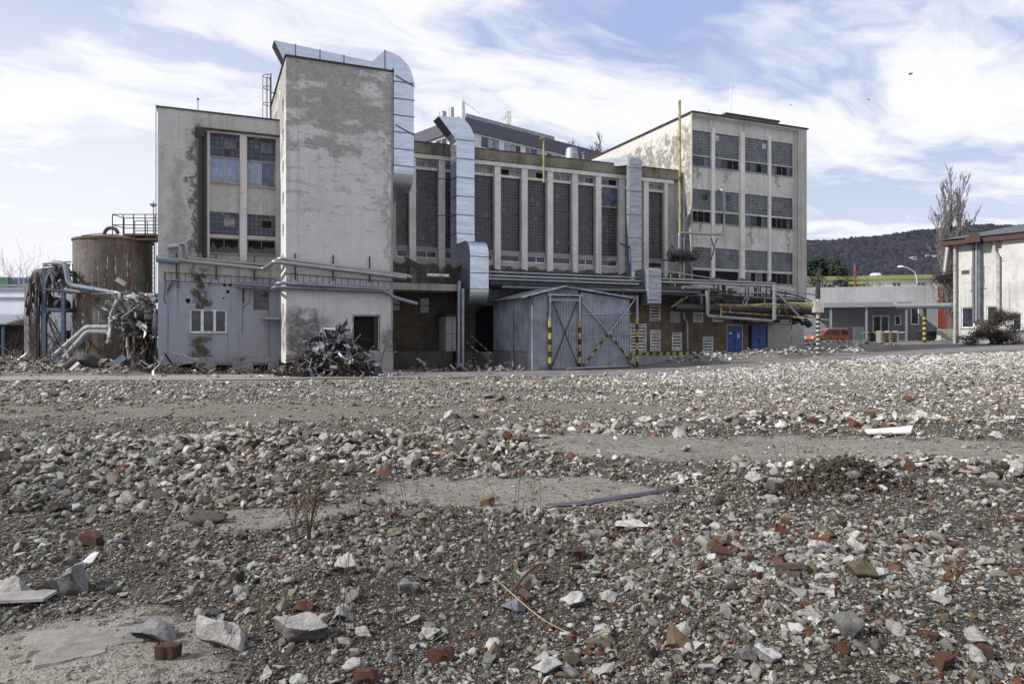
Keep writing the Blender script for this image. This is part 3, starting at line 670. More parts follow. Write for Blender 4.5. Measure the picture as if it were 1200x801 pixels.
for ri, r in enumerate(zr):
    for ci, (a, b) in enumerate(wc):
        nb = 3 if ci else 2
        bars = [a+(b-a)*(k+1)/(nb+1) for k in range(nb)]; mb = MB()
        open_row = ri == 2 and ci < 2
        frame_mb(mb, a, b, r[3], r[2], VR+.24, VR+.30, .035, bars=[] if open_row else bars, bt=.045)
        wn = mb.build('window', M['darkframe'] if ri < 2 or ci == 3 else M['greyframe'], wb, org=og)
        MB().box(a, b, VR+.28, VR+.35, r[1], r[0]).build('glass_block_panel', M['gb_work'], wn, org=og)
        xs = [a]+bars+[b]
        if open_row: MB().box(a+.02, b-.02, VR+.352, VR+.36, r[3]+.02, r[2]-.02).build('dark_opening', M['hole'], wn, org=og)
        else:
            for k in range(len(xs)-1):
                h = random.random() < .42
                MB().box(xs[k]+.04, xs[k+1]-.04, VR+.30 if h else VR+.27, VR+.32 if h else VR+.285, r[3]+.05, r[2]-.05).build('pane', M['hole'] if h else M[random.choice(['glass', 'bluefoil', 'glass'])], wn, org=og)
        if (ri, ci) in ((0, 1), (0, 2), (1, 0), (1, 1), (2, 1), (2, 3)):
            cu = a+(b-a)*{(0, 1): .08, (0, 2): .85, (1, 0): .72, (1, 1): .6, (2, 1): .75, (2, 3): .85}[(ri, ci)]; z = r[0]-{(0, 1): .3, (0, 2): .4, (1, 0): .45, (1, 1): .35, (2, 1): .5, (2, 3): .45}[(ri, ci)]
            MB().box(cu-.2, cu+.2, VR+.24, VR+.279, z-.25, z+.15).build('vent_box', M['galvdull'] if ri == 0 else M['glass'], wn, org=og)
        MB().box(a-.03, b+.03, VR+.14, VR+.24, r[3]-.07, r[3]-.004).build('sill', M['concrete'], wn, org=og)
# ground floor with the two blue doors
ub0 = pu(899.5, VR)
mb = MB(); wall_open(mb, U0W-.0, ub0, -.3, 4.7, VR, [lv_ for lv_ in lv if lv_[0] > U0W]+doors, .25); mb.build('brick_wall', M['brick'], wb, org=og)
mb = MB(); wall_open(mb, ub0, U1W-.1, -.3, 3.4, VR-.02, [hol], .2); mb.quad((U1W-.1, VR-.02, -.3), (U1W-.1, BW, -.3), (U1W-.1, BW, 4.7), (U1W-.1, VR-.02, 4.7)); mb.build('block_wall', M['block'], wb, org=og)
MB().box(ub0, U1W-.1, VR-.02, VR+.3, 3.4, 4.7).build('lintel_wall', M['darkconcrete'], wb, org=og)  # dark colour carries on the painted shadow below the pipes
MB().box(U0W+.01, ub0-.01, VR-.04, VR-.003, 3.95, 4.74).build('painted_shadow_band', M['darkconcrete'], wb, org=og)  # same painted shadow strip, continued over the workshop brick
MB().box(hol[0], hol[1], VR+.18, VR+.2, hol[2], hol[3]).build('dark_opening', M['hole'], wb, org=og)
MB().box(pu(785, VG), pu(797, VG), VG-.03, VG-.003, pz(791, 378, VG), pz(791, 364, VG)).build('patched_render', M['lowwall'], hl, org=(22, VH, 0))
mb = MB(); frame_mb(mb, hol[0]-.05, hol[1]+.05, hol[2]-.05, hol[3]+.05, VR-.05, VR-.022, .06); mb.build('opening_frame', M['white'], wb, org=og)
for i, (a, b, c, d) in enumerate(doors):
    mb = MB(); m = (a+b)/2
    mb.box(a+.05, m-.008, VR+.06, VR+.1, c, d-.05); mb.box(m+.008, b-.05, VR+.06, VR+.1, c, d-.05)
    for zz in (.35, 1.2, 2.0): mb.box(a+.12, m-.08, VR+.048, VR+.06, zz, zz+.55); mb.box(m+.08, b-.12, VR+.048, VR+.06, zz, zz+.55)
    dd = mb.build('blue_door', M['bluedoor'], wb, org=og, bevel=.006)
    mb = MB(); mb.box(a, a+.05, VR+.02, VR+.12, c, d); mb.box(b-.05, b, VR+.02, VR+.12, c, d); mb.box(a+.05, b-.05, VR+.02, VR+.12, d-.05, d); mb.build('door_frame', M['white'] if i == 0 else M['bluedoor'], dd, org=og)
    MB().box(m+.05, m+.09, VR+.0, VR+.047, 1.45, 1.62).build('handle', M['darksteel'], dd, org=og)
    if i == 0: MB().box(a+.22, a+.5, VR+.036, VR+.046, 2.02, 2.18).build('door_label', M['white'], dd, org=og); MB().box(m+.25, m+.45, VR+.036, VR+.046, 1.75, 2.1).build('notice', M['white'], dd, org=og)
    if i: MB().box(a-.3, a-.02, VR-.02, VR-.004, 0, d).build('open_gap', M['hole'], dd, org=og)
mb = MB(); mb.box(pu(865, VR-.5), pu(913, VR-.5), VR-.6, VR-.03, pz(880, 378, VR), pz(880, 374, VR)); mb.build('door_hood', M['darksteel'], wb, org=og)
# roof penthouse with its own slab and mast
mb = MB(); a, b = pu(851, 2.5), pu(914, 2.5); z1 = pz(851, 131.5, 2.5); mb.box(a+.15, b-.15, 2.6, 9, HW+.1, z1-.15); mb.build('penthouse', M['workframe'], wb, org=og); MB().box(a, b, 2.5, 9.2, z1-.15, z1).build('penthouse_roof', M['darksteel'], wb, org=og)
mb = MB(); x = pu(856.5, 4); mb.tube([(x, 4, z1), (x, 4, pz(856.5, 98, 4))], .035, 6); mb.build('antenna_mast', M['white'], wb, org=og)
# ================================================================== VENTILATION DUCTS
def prism_x(mb, poly, x0, x1, m=0):
    "polygon in (y,z) extruded along x"
    n = len(poly); vs = [(x0, y, z) for y, z in poly]+[(x1, y, z) for y, z in poly]
    return mb.add(vs, [tuple(range(n)), tuple(range(2*n-1, n-1, -1))]+[(i, i+n, (i+1) % n+n, (i+1) % n) for i in range(n)], m)
def arc(cx, cz, r, a0, a1, n=10): return [(cx+r*math.cos(math.radians(a0+(a1-a0)*k/n)), cz+r*math.sin(math.radians(a0+(a1-a0)*k/n))) for k in range(n+1)]
FL_ = [None, None]
def ring(mb, x0, x1, y0, y1, z, t=.045, e=.03, m=0): MB().box(x0-e, x1+e, y0-e, y1+e, z, z+t, m).build('flange', M['pipe_grey'], FL_[0], org=FL_[1])

# --- duct over the stair tower roof
v0, v1 = -2.75, -1.75
uA, uB, uC, uD_, uE, uF = pu(321, v0), pu(334, v0), pu(436, v0), pu(451, v0), pu(485, v0), pu(460.8, v0)+.03
za = pz(321, 47, v0); zcc = pz(436, 72, v0); zd = pz(451, 59, v0); zb = pz(472, 196, v0)
uF = max(uF, T1+.08); RR = uE-uD_
root, og = bthing('ventilation_duct', 'large galvanised duct crossing the tower roof and dropping down beside the tower', 'air duct', uE-.5, -2.2, 0, 'galvanised ventilation ducts')
poly = [(uA, za), (uC, zcc), (uD_, zd)]+[(uD_+(uE-uD_)*math.sin(t), zd-1.55+1.55*math.cos(t)) for t in [k*math.pi/20 for k in range(1, 11)]]+[(uE, zb), (uF, zb), (uF, HT+.45), (uF-.25, HT+.2), (uB, za-1.0)]
mb = MB(); mb.prism(poly, v0, v1); prism_x(mb, [(v0, zb-.004)]+arc(v1+.1, zb-.004, v1+.1-v0, 180, 270)+[(VH-.02, zb-1.1), (VH-.02, zb-.004)], uF, uE)
dk = mb.build('duct_casing', M['galv'], root, org=og)
FL_[:] = [root, og]
for k in range(6): ring(mb, uF, uE, v0, v1, zb+.05+k*(zd-1.62-zb)/5)
for uu in (uA+1.0, uA+2.2, uA+3.4): MB().box(uu, uu+.05, v0-.03, v1+.03, za-1.0, za+.03+(zcc-za)*(uu-uA)/(uC-uA)).build('flange', M['pipe_grey'], root, org=og)
MB().box(uD_-.02, uD_+.03, v0-.03, v1+.03, zd-1.5, zd+.02).build('flange', M['pipe_grey'], root, org=og)
mb = MB(); e = .012
mb.quad((uA-e, v0+.05, za-.02), (uA-e, v1-.05, za-.02), (uB-e, v1-.05, za-.98), (uB-e, v0+.05, za-.98)); mb.build('duct_mouth', M['hole'], root, org=og)
mb = MB()
for z in (zb+1.6, zb+4.2): mb.beam((uF+.1, v0-.04, z+.6), (uE+.05, v0-.04, z+.15), .03)
mb.build('tension_wire', M['darksteel'], root, org=og)
# --- duct on the hall front
v0, v1 = .45, 1.55
ua_, ub_ = pu(535, v0), pu(556, v0); um = pu(514, v0); ul_ = pu(532.5, v0)
zt = pz(514, 136, v0); zt2 = pz(537, 137.5, v0); zs = pz(556, 166, v0); zm = pz(532.5, 160.5, v0)
root, og = bthing('ventilation_duct', 'galvanised duct with an S bend running down the hall front beside the corrugated shed', 'air duct', (ua_+ub_)/2, 0, 0, 'galvanised ventilation ducts')
z1 = pz(556, 277, v0)
mb = MB(); mb.prism([(um, zt), (ua_+.1, zt2)]+[(ua_+.1+(ub_-ua_-.1)*math.sin(t), zs+(zt2-zs)*math.cos(t)) for t in [k*math.pi/20 for k in range(1, 11)]]+[(ub_, z1+.003), (ua_, z1+.003), (ua_, zm-.25), (ul_, zm)], v0, v1)
vf, vb = -1.9, -.55
zf0 = pz(560, 301, vf); zf1 = pz(560, 339, vf); zf2 = pz(560, 361, vf)
prof = [(v0-.05, zf0+1.0)]+arc(vf+.9, zf0+.1, .9, 90, 180)+[(vf, zf1)]+arc(vf+.85, zf1, .85, 180, 262)+[(vb+.7, zf2-.1), (vb+.7, zf1+.1), (vb, zf0-.2), (vb+.3, zf0-.35), (v1-.4, zf0-.45)]+arc(v1-.65, zf0+.2, .65, -70, 0)+[(v1, z1), (v0-.05, z1)]
prism_x(mb, prof, ua_+.003, ub_-.003)
mb.build('duct_casing', M['galv'], root, org=og)
FL_[:] = [root, og]
n = 6
for k in range(n): ring(mb, ua_, ub_, v0, v1, z1+.1+(zs-z1-.1)*k/(n-1))
for z in (zf0, (zf0+zf1)/2, zf1): ring(mb, ua_, ub_, vf, vf+.02, z)
mb = MB(); mb.quad((um-e, v0+.05, zt-.02), (um-e, v1-.05, zt-.02), (ul_-e, v1-.05, zm+.02), (ul_-e, v0+.05, zm+.02)); mb.build('duct_mouth', M['hole'], root, org=og)
mb = MB()
for z in (zs-2.2, zs-4.4): mb.tube([(ua_-.9, v1, z), (ua_+.02, v0+.3, z-.02)], .03, 6)
mb.build('support_bar', M['bluesteel'], root, org=og)
# --- slim duct near the workshop block
v0, v1 = 1.0, 1.36
ua_, ub_ = pu(737.6, v0), pu(752, v0); zt = pz(745, 183, v0); zs = pz(745, 312, v0); vf = -1.25; ze = pz(760, 357, vf); zk = pz(760, 314, vf)
root, og = bthing('ventilation_duct', 'slim grey duct climbing the hall front near the workshop block and turning onto the roof', 'air duct', (ua_+ub_)/2, .5, 0, 'galvanised ventilation ducts')
FL_[:] = [root, og]
mb = MB(); mb.box(ua_, ub_, v0, v1, zk+.003, zt-.6); prism_x(mb, [(v0, zt-.597), (v0, zt-.22), (v0+.22, zt), (v1, zt), (v1, zt-.597)], ua_, ub_); mb.beam(((ua_+ub_)/2-.15, v1-.15, zt-.31), (ua_-1.55, 3.4, zt-.31), .5, .56); mb.box(ua_-1.95, ua_-1.35, 3.2, 3.8, HH, zt-.06)
mb.box(ua_, ub_, -.397, v1, zk-.6, zk); prism_x(mb, [(vf, ze+.12), (vf+.15, ze), (-.55, ze), (-.4, ze+.12), (-.4, zk), (vf+.15, zk), (vf, zk-.12)], ua_, ub_); mb.build('duct_casing', M['galvdull'], root, org=og)
for k in range(5): ring(mb, ua_, ub_, v0, v1, zs+.3+(zt-zs-1.1)*k/4, e=.025)
ring(mb, ua_, ub_, vf, -.4, zk-.5, e=.025); ring(mb, ua_, ub_, vf, -.4, ze+.3, e=.025)
mb = MB(); a = Vector((ua_-.9, v0-.2, pz(733, 286, v0))); mb.tube([a, (ua_-.1, v0-.25, a.z-.25), (ua_-.75, -.3, 5.7)], .07, 8); single('bent_pipe', mb, M['bluesteel'], 'short bent blue pipe stub beside the slim grey duct', 'pipe', (ua_-.75, -.3, 5.7), smooth=True)

# ================================================================== PIPES
def bpipe(pts, r, mat, label, name='pipe', cat='pipe', n=10, bend=.18, hang=None, clamp=None):
    org = tuple(pts[0]); mb = MB(); mb.tube(pts, r, n, bend=bend)
    if clamp:
        P = [Vector(p) for p in pts]
        for i in range(len(P)-1):
            L = (P[i+1]-P[i]).length; k = int(L/clamp)
            for j in range(1, k+1):
                c = P[i].lerp(P[i+1], j/(k+1)); dd = (P[i+1]-P[i]).normalized()*.025; mb.tube([c-dd, c+dd], r*1.12, n)
    return single(name, mb, mat, label, cat, org, smooth=True)
def OP(px, py, v): u, z = uz(px, py, v); return (u, v, z)
vo = -.28
bpipe([OP(198, 288, vo), OP(218, 285, vo), OP(219, 302.5, vo), OP(316, 311, vo), (5.45, VT+.2, 5.62), (5.5, VT-.28, 5.60), OP(475, 322.5, VT-.28), OP(482, 325, VT-.28)], .10, M['pipe_al'], 'upper shiny lagged pipe with a raised loop running round office block and tower', clamp=1.0)
bpipe([OP(196, 290, vo-.25), OP(211, 288, vo-.25), OP(212, 305, vo-.25), OP(309, 315, vo-.25), (5.2, VT+.3, 5.40), (5.2, VT-.52, 5.42), OP(476, 325.5, VT-.5)], .11, M['pipe_al'], 'lower shiny lagged pipe looping at the office corner and passing in front of the tower', clamp=1.1)
bpipe([OP(183, 303, -.2), OP(211, 306, -.2)], .17, M['pipe_blue'], 'short thick bluish pipe end poking past the left corner of the office block')
bpipe([OP(278, 332.5, vo), OP(324, 335.5, vo), (5.4, VT+.2, 4.40), (5.45, VT-.25, 4.42), OP(448, 338.5, VT-.25), OP(461, 348, VT-.25), OP(489, 356, VT-.25)], .095, M['pipe_blue'], 'upper of two thin pipes low on the tower front, bending down at its right', clamp=1.5)
bpipe([OP(278, 336, vo), OP(323, 339, vo), (5.2, VT+.2, 4.18), (5.25, VT-.3, 4.20), OP(448, 341.5, VT-.3), OP(456, 345, VT-.3)], .085, M['pipe_grey'], 'lower of two thin grey pipes low on the tower front')
# cable ladders
def cable_ladder(p0, p1, v, label):
    a0, b0 = uz(*p0, v); a1, b1 = uz(*p1, v); mb = MB()
    for dz in (0, -.42): mb.beam((a0, v, b0+dz), (a1, v, b1+dz), .035, .035)
    n = int((a1-a0)/.3)
    for k in range(n+1):
        t = k/n; mb.beam((a0+(a1-a0)*t, v, b0+(b1-b0)*t), (a0+(a1-a0)*t, v, b0+(b1-b0)*t-.42), .025)
    for t in (.1, .45, .8): mb.beam((a0+(a1-a0)*t, v+.03, b0+1.0), (a0+(a1-a0)*t, v+.03, b0-.3), .06)
    single('cable_ladder', mb, M['darksteel'], label, 'cable ladder', (a0, v, b0))
cable_ladder((193, 319), (323, 326.5), -.12, 'dark steel cable ladder fixed across the office block above its ground floor')
cable_ladder((333, 320), (457, 330), VT-.12, 'dark steel cable ladder fixed across the tower front below the shiny pipes')
# wires and small fittings on the office wall
mb = MB(); mb.tube([OP(193, 318, -.05), OP(194, 332, -.05), OP(192, 350, -.05), OP(195, 356, -.05)], .02, 5, bend=.2); mb.tube([OP(196, 340, -.06), OP(203, 328, -.1), OP(208, 330, -.1), OP(209, 338, -.1)], .025, 5, bend=.4); mb.tube([OP(195, 345, -.06), OP(200, 336, -.1), OP(206, 331, -.1)], .018, 5, bend=.4)
single('cable', mb, M['black'], 'black cables hanging in loops at the left corner of the office block', 'cable', OP(193, 318, -.05))
mb = MB(); a, b = uz(285, 346, -.08); mb.box(a-.04, a+.04, -.12, -.003, b-.35, b+.35); mb.tube([(a, -.05, b-.3), (a-.05, -.04, b-2.0)], .012, 5); mb.tube([OP(283, 361, -.05), OP(293, 354, -.05), OP(294.5, 334, -.05)], .012, 5)
single('wall_bracket', mb, M['darksteel'], 'dark bracket with a thin wire on the wall between the two ground floor windows', 'bracket', (a, -.1, b))
mb = MB()
for (q, s, r) in ((263, 334, .09), (270, 334, .09), (267, 341.5, .12), (262, 349.5, .06), (220, 352, .13)):
    a, b = uz(q, s, -.03); mb.add([(a+r*random.uniform(.6, 1.2)*math.cos(t), -.008, b+r*random.uniform(.6, 1.2)*math.sin(t)) for t in [k*.785 for k in range(8)]], [tuple(range(8))])
o = mb.build('wall_hole', M['hole'], ob)
# pipes lying on the terrace in front of the hall windows
def run(pxa, pxb, v, za, zb, r, mat, label, extra=(), **k):
    bpipe([*extra[:0], (pu(pxa, v), v, za), (pu(pxb, v), v, zb), *extra], r, mat, label, **k)
run(573, 908, -.35, 5.68, 5.66, .07, M['pipe_al'], 'highest slim shiny pipe of the bundle in front of the hall windows', clamp=2.2)
run(573, 905, -.62, 5.42, 5.44, .085, M['pipe_al'], 'pale lagged pipe second from the top of the bundle in front of the hall', clamp=1.7)
run(573, 748, -.85, 5.22, 5.2, .075, M['pipe_blue'], 'bluish pipe in the middle of the bundle above the corrugated shed', clamp=2)
run(573, 840, -.7, 4.96, 4.94, .21, M['pipe_black'], 'thick black insulated pipe at the bottom of the bundle above the corrugated shed')
run(588, 822, -.95, 4.76, 4.80, .09, M['pipe_grey'], 'dull grey pipe beneath the black pipe of the bundle above the shed', extra=[(pu(822, -.95), -.95, 3.9)])
bpipe([OP(780, 317.5, -.2), OP(960, 346, -.2)], .05, M['pipe_al'], 'thin pipe climbing across the front of the workshop block to the striped mast')
bpipe([OP(500, 322, -.9), OP(526, 323, -.9)], .09, M['louvre'], 'short pale pipe lying on the canopy slab beside the tower')
bpipe([OP(790, 360, -.9), OP(953, 364.5, -.9)], .27, M['pipe_black'], 'very thick black insulated pipe above the louvre vents and the blue doors', n=16)
bpipe([OP(828, 340.5, -1.25), OP(828.5, 370, -1.25), OP(905, 376, -1.25)], .115, M['pipe_al'], 'shiny pipe dropping in front of the thick black pipe and turning along under it', n=12, clamp=.8)
bpipe([OP(800, 337, -1.1), OP(830, 338, -1.1), OP(830, 366, -1.1)], .12, M['pipe_grey'], 'dull pipe bending down beside the shiny drop pipe over the thick black pipe', n=12)
bpipe([OP(868, 362, -.5), OP(873, 348, -.5), OP(935, 351, -.5)], .07, M['pipe_al'], 'slim shiny pipe rising from the thick black pipe and running right under the workshop windows')
bpipe([OP(871, 364, -.65), OP(876, 351, -.65), OP(880, 343, -.65), OP(895, 343, -.65), OP(896, 362, -.65)], .08, M['pipe_blue'], 'bluish pipe loop standing behind the thick black pipe')
bpipe([OP(801, 366, .7), OP(801.5, 373, .7), OP(805, 378, .7), OP(805.5, 410, .7)], .09, M['pipe_al'], 'shiny rain pipe running down the brick wall between two louvre vents')
bpipe([OP(538, 329, -1.6), OP(537.5, 430, -1.6)], .11, M['pipe_blue'], 'darker left one of two steel pipes standing at the end of the canopy slab', bend=0)
bpipe([OP(542.3, 338, -1.75), OP(542.5, 433, -1.75)], .10, M['pipe_al'], 'shiny right one of two steel pipes standing at the end of the canopy slab', bend=0, clamp=.9)
# yellow gas pipe and its grey neighbour up the workshop corner
bpipe([OP(796.5, 118, .55), OP(797, 328, .55)], .09, M['yellowpale'], 'tall yellow gas pipe rising above the roof at the workshop block corner', bend=0, clamp=2.5)
bpipe([OP(800.8, 208, .55), OP(800.8, 328, .55)], .10, M['pipe_blue'], 'grey rain pipe beside the yellow gas pipe at the workshop block corner', bend=0)
bpipe([OP(796, 293, .25), OP(796, 272.5, .25), OP(848.5, 275, .25), OP(848.5, 224, .25), OP(843, 221.5, .6), OP(842, 226, .9)], .085, M['pipe_al'], 'white pipe looping from the corner along and up past the middle workshop windows', clamp=1.4)
mb = MB(); a = OP(836, 289, .6); mb.beam((a[0], .85, a[2]-.9), (a[0], .45, a[2]+.0), .06); mb.beam(OP(836, 289, .45), OP(833.5, 279, .4), .05); mb.beam(OP(836, 289, .45), OP(841, 279, .4), .05)
single('pipe_bracket', mb, M['darksteel'], 'dark forked bracket under the white pipe on the workshop block', 'bracket', a)
bpipe([OP(645.5, 160.5, 1.7), OP(636, 160.5, 1.7), OP(636.5, 214, 1.7)] if False else [OP(632.5, 162.5, 1.6), OP(637, 161, 1.6), OP(637.3, 214, 1.6)], .06, M['yellowpale'], 'thin yellow vent pipe with a hooked top standing at the hall parapet', bend=.1)
# lagged air handling drum on a bracket near the corner
mb = MB(); mb.tube([OP(784, 297, .2), OP(816, 300, .2)], .29, 14); mb.tube([OP(814, 296, .1), OP(818, 301, .1)], .2, 10)
for q in (788, 797, 806): mb.tube([OP(q, 299, .2), (OP(q, 299, .2)[0]+.06, .2, OP(q, 299, .2)[2])], .32, 14)
mb.box(OP(784, 300, .2)[0], OP(813, 300, .2)[0], .1, .95, OP(800, 304, .2)[2]-.06, OP(800, 304, .2)[2]); mb.tube([OP(785, 293, .2), OP(787, 287, .2), OP(790, 291, .2)], .06, 6); mb.tube([OP(811, 296, .1), OP(818, 293, .1)], .05, 6)
RD = random.Random(6)
for k in range(60):
    q = OP(RD.uniform(783, 818), RD.uniform(293, 304), RD.uniform(-.2, .5)); s = RD.uniform(.08, .28); mb.add([Vector(q)+Vector((RD.uniform(-s, s), RD.uniform(-s, s)*.6, RD.uniform(-s, s)*.8)) for _ in range(4)], [(0, 1, 2), (0, 2, 3)])
single('air_drum', mb, M['pipe_black'], 'black lagged drum on a bracket at the corner between hall and workshop block', 'drum', OP(800, 303, .2), smooth=True)
bpipe([OP(752, 352, -.5), OP(752, 345, -.5), OP(800, 347, -.5), OP(802, 352, .3)], .10, M['darksteel'], 'dark pipe behind the grey duct box running right above the louvre vents', bend=.2)
bpipe([OP(770, 344, -.9), OP(848, 349, -.9), OP(850, 356, -.9)], .08, M['darksteel'], 'dark pipe with a bend running above the very thick black pipe', bend=.2)
bpipe([OP(838, 352, -.1), OP(900, 354, -.1), OP(938, 357, -.1)], .12, M['darksteel'], 'dark pipe close to the wall behind the yellow steel frame', bend=.2)
bpipe([OP(846, 369.5, -.8), OP(930, 373, -.8)], .10, M['black'], 'black pipe hanging low over the two blue doors', bend=.2)
bpipe([OP(905, 340, .5), OP(905, 352, .5), OP(948, 356, .2)], .07, M['black'], 'black pipe on the wall right of the air conditioner under the workshop windows', bend=.2)
RT = random.Random(12)
for (qa, qb, ya, yb, lab) in ((742, 800, 335, 352, 'dark tangle of thin pipes and cables right of the slim grey duct above the vents'), (800, 850, 338, 356, 'dark tangle of thin pipes and cables under the air conditioner'), (850, 905, 340, 356, 'dark tangle of thin pipes and cables behind the yellow steel frame')):
    mb = MB()
    for k in range(16):
        x0 = RT.uniform(qa, qb); x1 = x0+RT.choice([-1, 1])*RT.uniform(12, 45); y0 = RT.uniform(ya, yb); vv_ = RT.uniform(-.9, .3); a = Vector(OP(x0, y0, vv_)); b = Vector(OP(x1, y0+RT.uniform(-2, 4), vv_)); c_ = b+Vector((0, 0, RT.choice([-1.2, -.7, .6, .9])*RT.uniform(.5, 1)))
        mb.tube([a, b, c_], RT.uniform(.025, .065), 6, RT.randrange(3), bend=.15)
    for k in range(7):
        x0 = RT.uniform(qa, qb); a = Vector(OP(x0, ya-4, -.2)); mb.beam(a, a-Vector((0, RT.uniform(-.2, .4), RT.uniform(1.0, 1.7))), .06, m=0)
    single('pipe_tangle', mb, [M['darksteel'], M['black'], M['pipe_grey']], lab, 'pipe tangle', OP((qa+qb)/2, yb, -.3))
# small air conditioner unit
a, b = uz(858.5, 346.5, -.3); c, dd = uz(867, 337.5, -.3); mb = MB(); mb.box(a, c, -.3, .2, b, dd); mb.box(a+.06, c-.12, -.31, -.3, b+.07, dd-.07)
for k in range(6): mb.box(a+.08, c-.14, -.325, -.311, b+.1+k*.06, b+.12+k*.06)
single('air_conditioner', mb, M['galvdull'], 'small grey air conditioner box above the thick black pipe', 'air conditioner', (a, -.3, b), bevel=.01)
# pipe bridge: yellow barrier frame, white posts
mb = MB(); vy = -1.5; A = OP(845.5, 357, vy); B = OP(955, 361, vy); A2 = OP(845.5, 365, vy); B2 = OP(953, 372, vy)
mb.beam(A, B, .085); mb.beam(A2, (B2[0], vy, B2[2]), .07); mb.beam((A[0], vy, A[2]+.05), OP(845, 372, vy), .07); mb.beam((A[0]+.7, vy, A[2]), (A[0]+.7, vy, A2[2]), .07); mb.beam((A[0], vy+.9, A[2]+.1), (B[0], vy+.9, B[2]+.1), .1); mb.beam(A, (A[0], vy+.9, A[2]+.1), .1); mb.beam((A[0]+5, vy-.02, A[2]-.06), (A[0]+5, vy-.02, A2[2]-.03), .07)
single('barrier_frame', mb, M['yellow'], 'yellow painted steel frame around the pipes above the blue doors', 'frame', A)
bpipe([OP(953, 359, -1.3), OP(900, 356.5, -1.3), OP(876, 357.5, -1.3)], .075, M['yellow'], 'fat yellow pipe lying along the top of the yellow steel frame')
mb = MB(); a = OP(907.5, 333, -1.9); mb.beam(a, OP(907.5, 374.5, -1.9), .17); single('support_post', mb, M['galvdull'], 'upright white steel post in front of the yellow pipe frame', 'post', OP(907.5, 374.5, -1.9))
mb = MB(); mb.beam(OP(911, 343.5, -1.85), OP(941.5, 376, -1.85), .13); single('diagonal_strut', mb, M['galvdull'], 'slanting white strut leaning from the white post down to the block wall', 'strut', OP(941.5, 376, -1.85))
mb = MB(); mb.tube([OP(919, 361, -1.6), OP(927, 375, -1.6), OP(928.5, 404, -1.3)], .035, 6, bend=.2); single('conduit', mb, M['yellow'], 'thin yellow conduit hanging down the pale block wall', 'conduit', OP(928.5, 404, -1.3))
mb = MB(); mb.beam(OP(786, 361, -1.3), OP(806, 347.5, -1.3), .035); mb.beam(OP(787, 359, -1.32), OP(800, 349, -1.32), .03); single('yellow_rod', mb, M['yellow'], 'yellow rods slanting in front of the left end of the thick black pipe', 'rod', OP(786, 361, -1.3))
mb = MB(); mb.tube([OP(893, 375, -1.2), OP(887, 377, -1.2), OP(876, 374, -1.2)], .05, 6, bend=.2); mb.tube([OP(886, 376, -1.2), OP(896, 373, -1.2)], .04, 6); single('yellow_rod', mb, M['yellowpale'], 'bent yellow rod under the pipes just above the blue doors', 'rod', OP(886, 376, -1.2))
mb = MB(); v = -1.0
for k in range(14):
    a = OP(random.uniform(895, 945), random.uniform(365, 378), random.uniform(-1.4, -.3)); b = OP(random.uniform(895, 948), random.uniform(362, 380), random.uniform(-1.4, -.3)); mb.tube([a, ((a[0]+b[0])/2, (a[1]+b[1])/2, min(a[2], b[2])-.15), b], random.uniform(.02, .05), 5, bend=.4)
for k in range(16):
    a = OP(random.uniform(928, 950), random.uniform(366, 380), random.uniform(-1.3, -.2)); r = random.uniform(.12, .3); mb.lathe(a, [(0, -r), (r*.8, -r*.5), (r, 0), (r*.6, r*.6), (0, r)], 6)
single('cable_tangle', mb, M['black'], 'black tangle of cut cables and lagging above the pale block wall', 'cable tangle', OP(930, 372, -1))
mb = MB(); p = [OP(905, 342, -.3), OP(930, 345, -.3), OP(945, 350, -.8), OP(962, 358, -1.2)]; mb.tube(p, .045, 8, bend=.5); mb.tube([(q[0], q[1]-.2, q[2]-.25) for q in p], .04, 8, bend=.5); mb.tube([(q[0]-.2, q[1]+.2, q[2]+.12) for q in p], .03, 8, bend=.5)
single('hose_bundle', mb, M['pipe_black'], 'bundle of dark hoses sweeping right from the workshop block to the striped mast', 'hose', p[0], smooth=True)
# striped post carrying the end of the pipe bridge
def striped_post(loc, h, r, n, label, mats, name='striped_post', plain=0.0, group=None, base=0.0):
    mb = MB()
    for k in range(n): mb.tube([(0, 0, h*k/n+base), (0, 0, h*(k+1)/n+base)], r, 10, k % 2)
    if plain: mb.tube([(0, 0, h+base), (0, 0, h+plain+base)], r*.9, 10, 2)
    mb.box(-r*2.2, r*2.2, -r*2.2, r*2.2, -.1, .02, 1)
    o = mb.build(name, mats, None); o.location = loc; return tag(o, label, 'post', group)
q = W(pu(958.5, -3.2), -3.2); gz = .55
top = H+(HY-373)/F*q.y
striped_post((q.x, q.y, gz), top-gz, .13, 17, 'black and cream striped steel post at the end of the pipe bridge', [M['black'], M['cream'], M['cream']])
mb = MB(); zz = H+(HY-360)/F*q.y; zt = H+(HY-334)/F*q.y
mb.tube([(0, 0, 0), (0, 0, zt-top-.6)], .12, 10, 1); mb.tube([(0, 0, zt-top-.6), (0, 0, zt-top)], .14, 10, 0); mb.box(-.3, .28, -.3, .25, zz-top-.35, zz-top+.4, 1); mb.tube([(0, 0, zz-top+.6), (0, 0, zz-top+1.2)], .16, 10, 0)
mb.beam((-1.6, .2, .1), (.7, -.1, -.1), .07, m=2); mb.beam((-2.0, .5, 1.1), (.1, 0, 1.0), .09, m=2)
o = mb.build('mast_head', [M['black'], M['cream'], M['yellowpale']], None); o.location = (q.x, q.y, top+.001); tag(o, 'black and white mast head with a white box on top of the striped post', 'mast')
mb = MB(); a = OP(957.5, 335, -3.0)

